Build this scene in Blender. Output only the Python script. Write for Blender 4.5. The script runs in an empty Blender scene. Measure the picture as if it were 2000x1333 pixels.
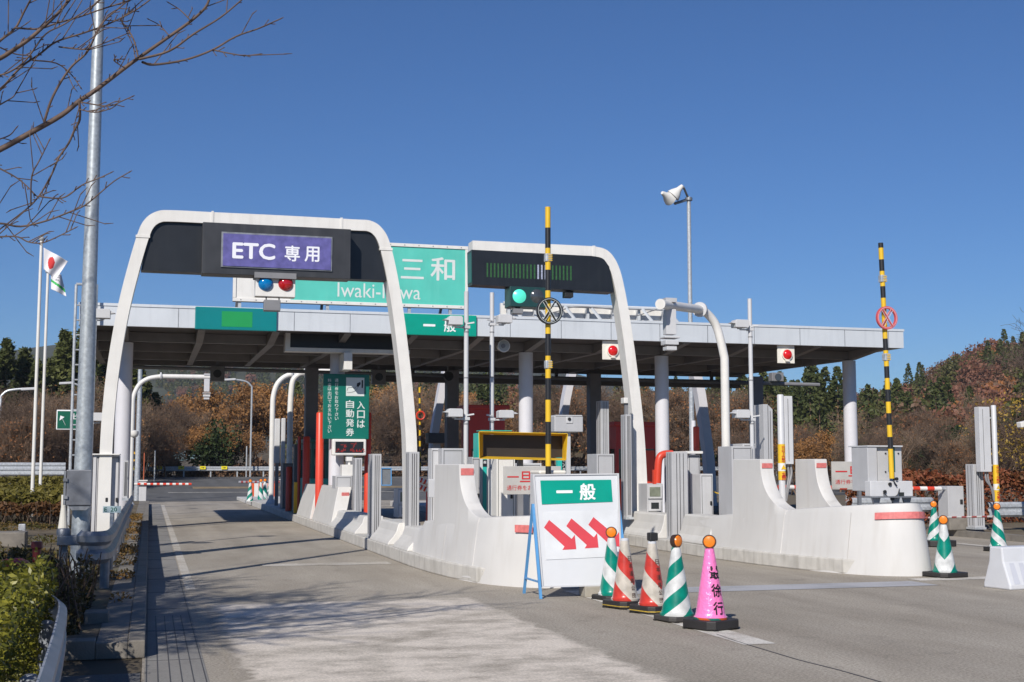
import bpy, math, random
import numpy as np
from mathutils import Vector, Matrix
random.seed(7); RNG = np.random.default_rng(11)
R_ = math.radians
scene = bpy.context.scene
COL = scene.collection
# ------------------------------------------------------------------ camera
YAW, PITCH, EYE, FPX = R_(15.7188), R_(5.6198), 1.6, 2500.0
cam_d = bpy.data.cameras.new("camera"); cam = bpy.data.objects.new("camera", cam_d); COL.objects.link(cam)
cam_d.sensor_width = 36.0; cam_d.lens = 45.0; cam_d.clip_start = 0.1; cam_d.clip_end = 6000
cam.location = (0, 0, EYE); cam.rotation_euler = (math.pi/2 + PITCH, 0, -YAW)
scene.camera = cam
# ------------------------------------------------------------------ light
SUN_AZ, SUN_EL = R_(34), R_(35)          # light travels towards (sin, cos) of SUN_AZ
w = bpy.data.worlds.new("World"); scene.world = w; w.use_nodes = True
nt = w.node_tree; bg = nt.nodes["Background"]
sky = nt.nodes.new("ShaderNodeTexSky"); sky.sky_type = 'NISHITA'; sky.sun_disc = False
sky.sun_elevation = SUN_EL; sky.sun_rotation = math.pi + SUN_AZ
sky.altitude = 0; sky.air_density = 1.0; sky.dust_density = 0.0; sky.ozone_density = 4.5
tint = nt.nodes.new("ShaderNodeMix"); tint.data_type = 'RGBA'; tint.blend_type = 'MULTIPLY'; tint.inputs["Factor"].default_value = 1.0
tint.inputs[7].default_value = (0.43, 0.665, 0.97, 1); nt.links.new(sky.outputs[0], tint.inputs[6]); nt.links.new(tint.outputs[2], bg.inputs[0]); bg.inputs[1].default_value = 0.083
sd = bpy.data.lights.new("sun", 'SUN'); sd.energy = 5.0; sd.angle = R_(0.53); sd.color = (1.0, 0.95, 0.87)
sun = bpy.data.objects.new("sun", sd); COL.objects.link(sun)
sdir = Vector((math.sin(SUN_AZ)*math.cos(SUN_EL), math.cos(SUN_AZ)*math.cos(SUN_EL), -math.sin(SUN_EL)))
sun.rotation_euler = sdir.to_track_quat('-Z', 'Y').to_euler(); sun.location = (-20, -20, 40)
scene.view_settings.view_transform = 'Standard'; scene.view_settings.look = 'None'
scene.view_settings.exposure = 0.0; scene.view_settings.gamma = 1.0
# ------------------------------------------------------------------ helpers: measured points
_f = Vector((math.sin(YAW)*math.cos(PITCH), math.cos(YAW)*math.cos(PITCH), math.sin(PITCH)))
_r = Vector((math.cos(YAW), -math.sin(YAW), 0)); _u = _r.cross(_f); EYEV = Vector((0, 0, EYE))
def ray(px, py): return _f*FPX + _r*(px-1000) - _u*(py-666.5)
def pt(px, py, Y): d = ray(px, py); return EYEV + d*(Y/d.y)
def ptx(px, py, X): d = ray(px, py); return EYEV + d*(X/d.x)
def gnd(px, py, z=0.0): d = ray(px, py); return EYEV + d*((z-EYE)/d.z)
def proj(p):
    v = Vector(p)-EYEV; z = v.dot(_f)
    return (1000+FPX*v.dot(_r)/z, 666.5-FPX*v.dot(_u)/z, z)
def sstep(t): t = min(1, max(0, t)); return t*t*(3-2*t)
def smooth(pts, n=6):
    P = [Vector(p) for p in pts]; P = [P[0]*2-P[1]]+P+[P[-1]*2-P[-2]]; out = []
    for i in range(1, len(P)-2):
        a, b, c, d = P[i-1], P[i], P[i+1], P[i+2]
        for k in range(n):
            t = k/n
            out.append(0.5*((2*b)+(c-a)*t+(2*a-5*b+4*c-d)*t*t+(3*b-3*c+d-a)*t**3))
    out.append(P[-2]); return out
# ------------------------------------------------------------------ materials
MATS = {}
def M(name, col, rough=0.5, metal=0.0, var=0.08, scale=4.0, dirt=0.0, dcol=(0.12, 0.10, 0.08), bump=0.0, bscale=60, streak=False, emit=None, coat=0, spec=0.5):
    if name in MATS: return MATS[name]
    m = bpy.data.materials.new(name); m.use_nodes = True; MATS[name] = m
    n, l = m.node_tree.nodes, m.node_tree.links; b = n["Principled BSDF"]
    b.inputs["Roughness"].default_value = rough; b.inputs["Metallic"].default_value = metal
    b.inputs["Specular IOR Level"].default_value = spec
    if coat: b.inputs["Coat Weight"].default_value = coat
    geo = n.new("ShaderNodeNewGeometry")
    nz = n.new("ShaderNodeTexNoise"); nz.inputs["Scale"].default_value = scale; nz.inputs["Detail"].default_value = 6
    l.new(geo.outputs["Position"], nz.inputs["Vector"])
    rp = n.new("ShaderNodeMapRange"); rp.inputs["From Min"].default_value = 0.3; rp.inputs["From Max"].default_value = 0.7
    rp.inputs["To Min"].default_value = 1-var; rp.inputs["To Max"].default_value = 1+var
    l.new(nz.outputs["Fac"], rp.inputs["Value"])
    mx = n.new("ShaderNodeMix"); mx.data_type = 'RGBA'; mx.blend_type = 'MULTIPLY'; mx.inputs["Factor"].default_value = 1
    mx.inputs[6].default_value = (*col, 1); l.new(rp.outputs[0], mx.inputs[7]); out = mx.outputs[2]
    if dirt > 0:
        mp = n.new("ShaderNodeMapping"); mp.inputs["Scale"].default_value = (9, 9, 0.7) if streak else (1.5, 1.5, 1.5)
        l.new(geo.outputs["Position"], mp.inputs["Vector"])
        n2 = n.new("ShaderNodeTexNoise"); n2.inputs["Scale"].default_value = 1.0; n2.inputs["Detail"].default_value = 8
        l.new(mp.outputs[0], n2.inputs["Vector"])
        r2 = n.new("ShaderNodeMapRange"); r2.inputs["From Min"].default_value = 0.5; r2.inputs["From Max"].default_value = 0.78
        r2.inputs["To Max"].default_value = dirt; l.new(n2.outputs["Fac"], r2.inputs["Value"])
        m2 = n.new("ShaderNodeMix"); m2.data_type = 'RGBA'; l.new(r2.outputs[0], m2.inputs["Factor"])
        l.new(out, m2.inputs[6]); m2.inputs[7].default_value = (*dcol, 1); out = m2.outputs[2]
    l.new(out, b.inputs["Base Color"])
    if bump > 0:
        n3 = n.new("ShaderNodeTexNoise"); n3.inputs["Scale"].default_value = bscale; n3.inputs["Detail"].default_value = 5
        l.new(geo.outputs["Position"], n3.inputs["Vector"])
        bp = n.new("ShaderNodeBump"); bp.inputs["Strength"].default_value = bump; bp.inputs["Distance"].default_value = 0.02
        l.new(n3.outputs["Fac"], bp.inputs["Height"]); l.new(bp.outputs[0], b.inputs["Normal"])
    if emit:
        b.inputs["Emission Color"].default_value = (*emit[0], 1); b.inputs["Emission Strength"].default_value = emit[1]
    return m
def leafmat(name, c1, c2, scale=0.5, rough=0.6):
    m = bpy.data.materials.new(name); m.use_nodes = True; MATS[name] = m
    n, l = m.node_tree.nodes, m.node_tree.links; b = n["Principled BSDF"]; b.inputs["Roughness"].default_value = rough
    b.inputs["Specular IOR Level"].default_value = 0.3
    geo = n.new("ShaderNodeNewGeometry"); oi = n.new("ShaderNodeObjectInfo")
    nz = n.new("ShaderNodeTexNoise"); nz.inputs["Scale"].default_value = scale; nz.inputs["Detail"].default_value = 4
    l.new(geo.outputs["Position"], nz.inputs["Vector"])
    ad = n.new("ShaderNodeMath"); ad.operation = 'MULTIPLY_ADD'; ad.inputs[1].default_value = 0.35; l.new(oi.outputs["Random"], ad.inputs[0]); l.new(nz.outputs["Fac"], ad.inputs[2])
    isl = n.new("ShaderNodeMath"); isl.operation = 'MULTIPLY_ADD'; isl.inputs[1].default_value = 0.4; l.new(geo.outputs["Random Per Island"], isl.inputs[0]); l.new(ad.outputs[0], isl.inputs[2])
    rp = n.new("ShaderNodeMapRange"); rp.inputs["From Min"].default_value = 0.45; rp.inputs["From Max"].default_value = 1.15
    l.new(isl.outputs[0], rp.inputs["Value"])
    mx = n.new("ShaderNodeMix"); mx.data_type = 'RGBA'; mx.inputs[6].default_value = (*c1, 1); mx.inputs[7].default_value = (*c2, 1)
    l.new(rp.outputs[0], mx.inputs["Factor"]); l.new(mx.outputs[2], b.inputs["Base Color"])
    tr = n.new("ShaderNodeBsdfTranslucent"); l.new(mx.outputs[2], tr.inputs["Color"])
    ms = n.new("ShaderNodeMixShader"); ms.inputs[0].default_value = 0.25
    l.new(b.outputs[0], ms.inputs[1]); l.new(tr.outputs[0], ms.inputs[2]); l.new(ms.outputs[0], n["Material Output"].inputs["Surface"])
    return m
white = M("white_paint", (0.71, 0.69, 0.655), 0.42, var=0.04, dirt=0.22, dcol=(0.40, 0.36, 0.30), streak=True)
white2 = M("white_steel", (0.54, 0.54, 0.55), 0.45, var=0.04, dirt=0.22, dcol=(0.33, 0.31, 0.29), streak=True)
greybox = M("grey_cabinet_paint", (0.44, 0.44, 0.45), 0.45, var=0.04, dirt=0.18, dcol=(0.28, 0.26, 0.25), streak=True)
greyd = M("dark_grey_paint", (0.20, 0.20, 0.21), 0.5, var=0.08)
gap_m = M("shadow_gap_rubber", (0.06, 0.06, 0.065), 0.7)
black = M("black_panel", (0.012, 0.014, 0.018), 0.38, var=0.15, dirt=0.12, dcol=(0.06, 0.06, 0.06), streak=True)
blackm = M("black_matte", (0.015, 0.015, 0.016), 0.6)
casing = M("sign_casing", (0.035, 0.036, 0.04), 0.4, var=0.2, dirt=0.35, dcol=(0.09, 0.09, 0.09), streak=True)
galv = M("galvanised_steel", (0.46, 0.48, 0.50), 0.42, metal=0.3, var=0.22, scale=14)
galvd = M("dark_galvanised", (0.24, 0.25, 0.27), 0.5, metal=0.5, var=0.25, scale=9)
alum = M("fascia_metal", (0.62, 0.645, 0.67), 0.4, metal=0.15, var=0.05, scale=1.2, dirt=0.22, dcol=(0.33, 0.35, 0.38), streak=True)
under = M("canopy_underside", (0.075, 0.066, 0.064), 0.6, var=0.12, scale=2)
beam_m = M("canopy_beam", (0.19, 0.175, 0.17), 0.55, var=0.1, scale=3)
colm = M("column_paint", (0.62, 0.61, 0.64), 0.4, var=0.03, dirt=0.08, dcol=(0.4, 0.4, 0.4), streak=True)
conc_w = M("white_concrete", (0.56, 0.545, 0.52), 0.6, var=0.05, scale=2.5, dirt=0.25, dcol=(0.40, 0.36, 0.31), streak=True, bump=0.05)
conc_bow = M("bow_concrete", (0.575, 0.562, 0.545), 0.6, var=0.05, scale=1.4, dirt=0.24, dcol=(0.40, 0.365, 0.32), streak=True, bump=0.06)
kerbm = M("kerb_concrete", (0.50, 0.48, 0.445), 0.75, var=0.12, scale=5, dirt=0.5, dcol=(0.22, 0.20, 0.17), streak=True, bump=0.15)
kerbd = M("old_kerb_concrete", (0.20, 0.18, 0.155), 0.85, var=0.2, scale=6, dirt=0.5, dcol=(0.10, 0.09, 0.07), bump=0.2)
green_s = M("sign_green", (0.0, 0.30, 0.215), 0.35, var=0.05, dirt=0.05, dcol=(0.1, 0.35, 0.3))
teal_s = M("sign_teal", (0.0, 0.19, 0.20), 0.35, var=0.03)
green_b = M("patch_green", (0.01, 0.28, 0.075), 0.4, var=0.03)
mint = M("faded_sign_green", (0.09, 0.50, 0.41), 0.45, var=0.07, scale=2, dirt=0.3, dcol=(0.17, 0.56, 0.48), streak=True)
deepg = M("hanging_sign_green", (0.0, 0.135, 0.10), 0.4, var=0.03)
letter = M("white_lettering", (0.80, 0.80, 0.80), 0.5, var=0.02)
letterg = M("grey_lettering", (0.62, 0.66, 0.64), 0.5, var=0.03)
purple = M("purple_display", (0.105, 0.095, 0.27), 0.3, var=0.25, scale=9, emit=((0.10, 0.09, 0.26), 0.15))
dtext = M("display_lettering", (0.7, 0.7, 0.75), 0.4, var=0.02, emit=((0.7, 0.7, 0.75), 0.12))
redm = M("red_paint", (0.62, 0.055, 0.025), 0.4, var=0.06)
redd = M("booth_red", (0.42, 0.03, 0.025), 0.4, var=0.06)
redsign = M("sign_red", (0.62, 0.06, 0.075), 0.45, var=0.06)
redtxt = M("red_lettering", (0.55, 0.03, 0.03), 0.5, var=0.1)
redfade = M("faded_red_reflector", (0.62, 0.17, 0.16), 0.4, var=0.15, scale=20)
yel = M("yellow_paint", (0.70, 0.44, 0.02), 0.4, var=0.06)
pinkm = M("pink_vinyl", (0.86, 0.20, 0.48), 0.22, var=0.06, bump=0.5, bscale=28, coat=0.4)
rubber = M("black_rubber", (0.022, 0.020, 0.020), 0.6, var=0.2, bump=0.1)
amber = M("amber_lens", (0.85, 0.22, 0.01), 0.25, var=0.05, bump=0.1, bscale=150, coat=0.5)
bluem = M("blue_paint", (0.10, 0.30, 0.58), 0.4, var=0.08)
tealbooth = M("booth_teal", (0.02, 0.42, 0.36), 0.4, var=0.05)
tealdark = M("booth_dark_teal", (0.01, 0.12, 0.11), 0.4, var=0.05)
signgrey = M("weathered_sign_grey", (0.46, 0.44, 0.41), 0.55, var=0.08, dirt=0.35, dcol=(0.28, 0.27, 0.25))
lensb = M("blue_lens", (0.0, 0.16, 0.42), 0.12, var=0.03, coat=1)
lensr = M("red_lens", (0.40, 0.008, 0.01), 0.12, var=0.03, coat=1)
lensr_on = M("lit_red_lens", (0.45, 0.005, 0.005), 0.15, var=0.03, coat=1, emit=((1, 0.02, 0.02), 0.25))
lensg_on = M("lit_green_lens", (0.05, 0.5, 0.38), 0.3, emit=((0.12, 0.85, 0.60), 0.55), var=0.02)
lens_off = M("dark_lens", (0.05, 0.055, 0.06), 0.15, coat=1)
glass = M("dark_glass", (0.03, 0.035, 0.035), 0.08, var=0.1, coat=0.5)
screen = M("reader_window", (0.20, 0.22, 0.17), 0.15, var=0.2, scale=8)
ledred = M("red_led_text", (0.3, 0.02, 0.015), 0.5, emit=((0.8, 0.04, 0.02), 0.18))
ledgrn = M("green_led_strip", (0.025, 0.10, 0.03), 0.5, var=0.3, scale=40)
ledwht = M("pale_led_strip", (0.35, 0.38, 0.5), 0.5, var=0.3, scale=40)
ivory = M("ivory_plate", (0.74, 0.70, 0.62), 0.5, var=0.03)
plastic = M("translucent_barrier_plastic", (0.62, 0.63, 0.66), 0.35, var=0.05, dirt=0.15, dcol=(0.45, 0.42, 0.38))
bark = M("twig_bark", (0.115, 0.075, 0.058), 0.75, var=0.3, scale=12)
barkd = M("grey_brown_bark", (0.115, 0.074, 0.050), 0.85, var=0.3, scale=3)
barkl = M("pale_bark", (0.185, 0.118, 0.075), 0.85, var=0.3, scale=3)
soil = M("verge_soil", (0.13, 0.10, 0.065), 0.95, var=0.4, scale=3, dirt=0.6, dcol=(0.07, 0.09, 0.03), bump=0.6, bscale=12)
hillm = M("hill_soil", (0.085, 0.065, 0.04), 0.95, var=0.4, scale=0.3)
# ------------------------------------------------------------------ helpers: objects
def link(o): COL.objects.link(o); return o
def tag(o, label, cat, group=None, kind=None):
    if label: o['label'] = label
    if cat: o['category'] = cat
    if group: o['group'] = group
    if kind: o['kind'] = kind
    return o
def thing(name, label, cat, loc=(0, 0, 0), group=None, rot=0.0):
    o = bpy.data.objects.new(name, None); o.empty_display_size = 0.2; link(o)
    o.location = loc; o.rotation_euler = (0, 0, rot); return tag(o, label, cat, group)
def root(o):
    while o.parent: o = o.parent
    return o
class MB:
    def __init__(s): s.v = []; s.f = []
    def add(s, vs, fs):
        n = len(s.v); s.v += [tuple(v) for v in vs]; s.f += [tuple(i+n for i in f) for f in fs]; return s
    def box(s, x0, x1, y0, y1, z0, z1):
        if x0 > x1: x0, x1 = x1, x0
        if y0 > y1: y0, y1 = y1, y0
        if z0 > z1: z0, z1 = z1, z0
        return s.add([(x0,y0,z0),(x1,y0,z0),(x1,y1,z0),(x0,y1,z0),(x0,y0,z1),(x1,y0,z1),(x1,y1,z1),(x0,y1,z1)],
                     [(3,2,1,0),(4,5,6,7),(0,1,5,4),(1,2,6,5),(2,3,7,6),(3,0,4,7)])
    def pbox(s, a, b, c, d, Y, dep):               # photo rectangle on the plane at Y, given depth
        m, n = (a+c)/2, (b+d)/2
        return s.box(pt(a, n, Y).x, pt(c, n, Y).x, Y, Y+dep, pt(m, b, Y).z, pt(m, d, Y).z)
    def obox(s, c, ax, ay, az):                    # centre and three half vectors
        c, ax, ay, az = map(Vector, (c, ax, ay, az))
        vs = [c+ax*i+ay*j+az*k for k in (-1, 1) for i, j in ((-1,-1),(1,-1),(1,1),(-1,1))]
        fl = [(3,2,1,0),(4,5,6,7),(0,1,5,4),(1,2,6,5),(2,3,7,6),(3,0,4,7)]
        if ax.cross(ay).dot(az) < 0: fl = [f[::-1] for f in fl]
        return s.add(vs, fl)
    def bar(s, p, q, w, h=None):
        p, q = Vector(p), Vector(q); d = (q-p); L = d.length; d.normalize(); h = h or w
        a = d.cross(Vector((0, 0, 1)));
        if a.length < 1e-4: a = Vector((1, 0, 0))
        a.normalize(); b = d.cross(a)
        return s.obox((p+q)/2, d*(L/2), a*(w/2), b*(h/2))
    def tube(s, path, r, n=10, cap=True):
        P = [Vector(p) for p in path]; rs = r if isinstance(r, (list, tuple)) else [r]*len(P)
        vs, fs = [], []; up = Vector((0.13, 0.21, 0.97)); prev = None
        for i, p in enumerate(P):
            t = (P[min(i+1, len(P)-1)]-P[max(i-1, 0)]).normalized()
            if prev is None:
                a = t.cross(up);
                if a.length < 1e-3: a = t.cross(Vector((1, 0, 0)))
            else: a = prev-t*prev.dot(t)
            a.normalize(); prev = a; b = t.cross(a)
            for k in range(n):
                g = 2*math.pi*k/n; vs.append(p+(a*math.cos(g)+b*math.sin(g))*rs[i])
        for i in range(len(P)-1):
            for k in range(n):
                k2 = (k+1) % n; fs.append((i*n+k, i*n+k2, (i+1)*n+k2, (i+1)*n+k))
        if cap: fs.append(tuple(range(n))[::-1]); fs.append(tuple((len(P)-1)*n+k for k in range(n)))
        return s.add(vs, fs)
    def lathe(s, prof, c=(0, 0, 0), axis='z', n=24, cap=True):
        c = Vector(c); vs, fs = [], []
        for r, h in prof:
            for k in range(n):
                g = 2*math.pi*k/n; a, b = r*math.cos(g), r*math.sin(g)
                vs.append(c+(Vector((a, b, h)) if axis == 'z' else Vector((a, h, -b)) if axis == 'y' else Vector((h, a, b))))
        for i in range(len(prof)-1):
            for k in range(n):
                k2 = (k+1) % n; fs.append((i*n+k, i*n+k2, (i+1)*n+k2, (i+1)*n+k))
        if cap: fs.append(tuple(range(n))[::-1]); fs.append(tuple((len(prof)-1)*n+k for k in range(n)))
        return s.add(vs, fs)
    def prism(s, poly, off):                       # polygon (3-D points) swept by a vector
        P = [Vector(p) for p in poly]; off = Vector(off); n = len(P)
        nrm = Vector((0, 0, 0))
        for i in range(n): nrm += P[i].cross(P[(i+1) % n])
        if nrm.dot(off) > 0: P = P[::-1]
        vs = P+[p+off for p in P]
        fs = [tuple(range(n)), tuple(range(n, 2*n))[::-1]]+[((i+1) % n, i, n+i, n+(i+1) % n) for i in range(n)]
        return s.add(vs, fs)
    def sweep(s, path, w, dep):                    # rectangular section along a path lying in a plane Y = const
        P = [Vector(p) for p in path]; vs, fs = [], []
        ws = w if isinstance(w, (list, tuple)) else [w]*len(P)
        for i, p in enumerate(P):
            t = (P[min(i+1, len(P)-1)]-P[max(i-1, 0)]); t.y = 0; t.normalize(); a = Vector((-t.z, 0, t.x))
            for q in (p-a*ws[i]/2, p+a*ws[i]/2): vs.append(q); vs.append(q+Vector((0, dep, 0)))
        for i in range(len(P)-1):
            k = 4*i; m = k+4
            fs += [(k, k+2, m+2, m), (k+1, m+1, m+3, k+3), (k, m, m+1, k+1), (k+2, k+3, m+3, m+2)]
        fs += [(0, 1, 3, 2), (4*len(P)-4, 4*len(P)-2, 4*len(P)-1, 4*len(P)-3)]
        return s.add(vs, fs)
    def build(s, name, mat, parent=None, local=False, bev=0.0, smooth_=False):
        me = bpy.data.meshes.new(name); off = Vector((0, 0, 0))
        if parent is not None and not local: off = root(parent).location
        me.from_pydata([(v[0]-off[0], v[1]-off[1], v[2]-off[2]) for v in s.v], [], s.f); me.materials.append(mat)
        o = link(bpy.data.objects.new(name, me))
        if parent is not None: o.parent = parent
        if smooth_:
            me.polygons.foreach_set('use_smooth', [True]*len(me.polygons))
            try: me.set_sharp_from_angle(angle=R_(40))
            except Exception: pass
        if bev > 0:
            b = o.modifiers.new('bevel', 'BEVEL'); b.width = bev; b.segments = 2; b.limit_method = 'ANGLE'; b.angle_limit = R_(50)
        return o
def npmesh(name, V, F, mats, parent=None, midx=None, smooth_=False):
    V = np.asarray(V, np.float32); F = np.asarray(F, np.int32); k = F.shape[1]
    me = bpy.data.meshes.new(name); me.vertices.add(len(V)); me.vertices.foreach_set('co', V.ravel())
    me.loops.add(F.size); me.loops.foreach_set('vertex_index', F.ravel())
    me.polygons.add(len(F)); me.polygons.foreach_set('loop_start', np.arange(0, F.size, k, dtype=np.int32))
    if midx is not None: me.polygons.foreach_set('material_index', np.asarray(midx, np.int32))
    if smooth_: me.polygons.foreach_set('use_smooth', np.ones(len(F), bool))
    for m in (mats if isinstance(mats, (list, tuple)) else [mats]): me.materials.append(m)
    me.update(calc_edges=True)
    o = link(bpy.data.objects.new(name, me))
    if parent is not None: o.parent = parent
    return o
def dup(o, loc, rot=None, scale=None, label=None, group=None):
    c = o.copy(); link(c); c.location = loc
    if rot is not None: c.rotation_euler = (0, 0, rot)
    if scale is not None: c.scale = scale if hasattr(scale, '__len__') else (scale,)*3
    if label: c['label'] = label
    if group: c['group'] = group
    for ch in list(o.children):
        d = ch.copy(); link(d); d.parent = c
        for g in list(ch.children):
            e = g.copy(); link(e); e.parent = d
    return c
# text -> flat faces
_GL = {}
def glyphs(body, bold=0.0):
    if body in _GL: return _GL[body]
    cu = bpy.data.curves.new("t", 'FONT'); cu.body = body; cu.offset = 0.0; cu.resolution_u = 3
    o = bpy.data.objects.new("t", cu); link(o)
    me = bpy.data.meshes.new_from_object(o.evaluated_get(bpy.context.evaluated_depsgraph_get()))
    v = [tuple(p.co)[:2] for p in me.vertices]; f = [tuple(p.vertices) for p in me.polygons]
    bpy.data.objects.remove(o); bpy.data.curves.remove(cu); bpy.data.meshes.remove(me); _GL[body] = (v, f); return v, f
def shifts(bold):
    b = bold*0.75
    return [(0, 0, 0)] if b < 0.006 else [(-b, 0, 0), (b, 0, 1), (0, -b, 2), (0, b, 3)]
def text(mb, body, c, right, up, w, h=None, bold=0.012):       # text centred on c, fitted to w x h
    v, f = glyphs(body); c, right, up = Vector(c), Vector(right).normalized(), Vector(up).normalized(); nn = right.cross(up)
    xs = [p[0] for p in v]; ys = [p[1] for p in v]; x0, x1, y0, y1 = min(xs), max(xs), min(ys), max(ys)
    b = 0 if bold*0.75 < 0.006 else bold*1.5; b = b if h is None or len(body) > 1 or (y1-y0) > 0.3 else b*0.3
    sx = w/(x1-x0+b); sy = sx if h is None else h/(y1-y0+b)
    for dx, dy, k in shifts(bold if b else 0):
        mb.add([c+right*((p[0]+dx-(x0+x1)/2)*sx)+up*((p[1]+dy*(1 if (y1-y0) > .3 else 0.3)-(y0+y1)/2)*sy)+nn*(0.0004*k) for p in v], f)
    return mb
def ptext(mb, body, a, b, c, d, Y, bold=0.012, keep=False):     # fitted to a photo rectangle on a plane facing the road
    m, n = (a+c)/2, (b+d)/2; p = pt(m, n, Y)
    return text(mb, body, p, (1, 0, 0), (0, 0, 1), pt(c, n, Y).x-pt(a, n, Y).x, None if keep else pt(m, b, Y).z-pt(m, d, Y).z, bold)
# ------------------------------------------------------------------ setting: ground, roads
def zg(x, y):
    h = 0.85*sstep((y-62)/42)
    q = x/max(y, 1.0)
    h += 4.2*sstep((y-84)/40)*sstep((-x-1.5)/15)
    h += sstep((y-105)/135)*(9.0*sstep((q+0.05)/0.25)+11.5*sstep((q-0.60)/0.15))
    return h
def sheet(name, xs, ys, z, mat, parent=None):
    V = [(x, y, z(x, y)) for y in ys for x in xs]; nx = len(xs)
    F = [(j*nx+i, j*nx+i+1, (j+1)*nx+i+1, (j+1)*nx+i) for j in range(len(ys)-1) for i in range(len(xs)-1)]
    return npmesh(name, V, F, mat, parent, smooth_=True)
def lin(a, b, n): return [a+(b-a)*i/(n-1) for i in range(n)]
ys_ = [-400, -60, -20]+lin(-10, 60, 15)+lin(64, 150, 30)+lin(156, 420, 40)+[600, 1500, 4000]
xs_ = [-3000, -900, -300]+lin(-160, -20, 15)+lin(-16, 60, 30)+lin(64, 420, 50)+[900, 3000]
g = sheet("ground", xs_, ys_, lambda x, y: zg(x, y)-(0.0 if y < 400 else 0.02)-0.004, hillm); tag(g, None, None, kind='structure')
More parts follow.
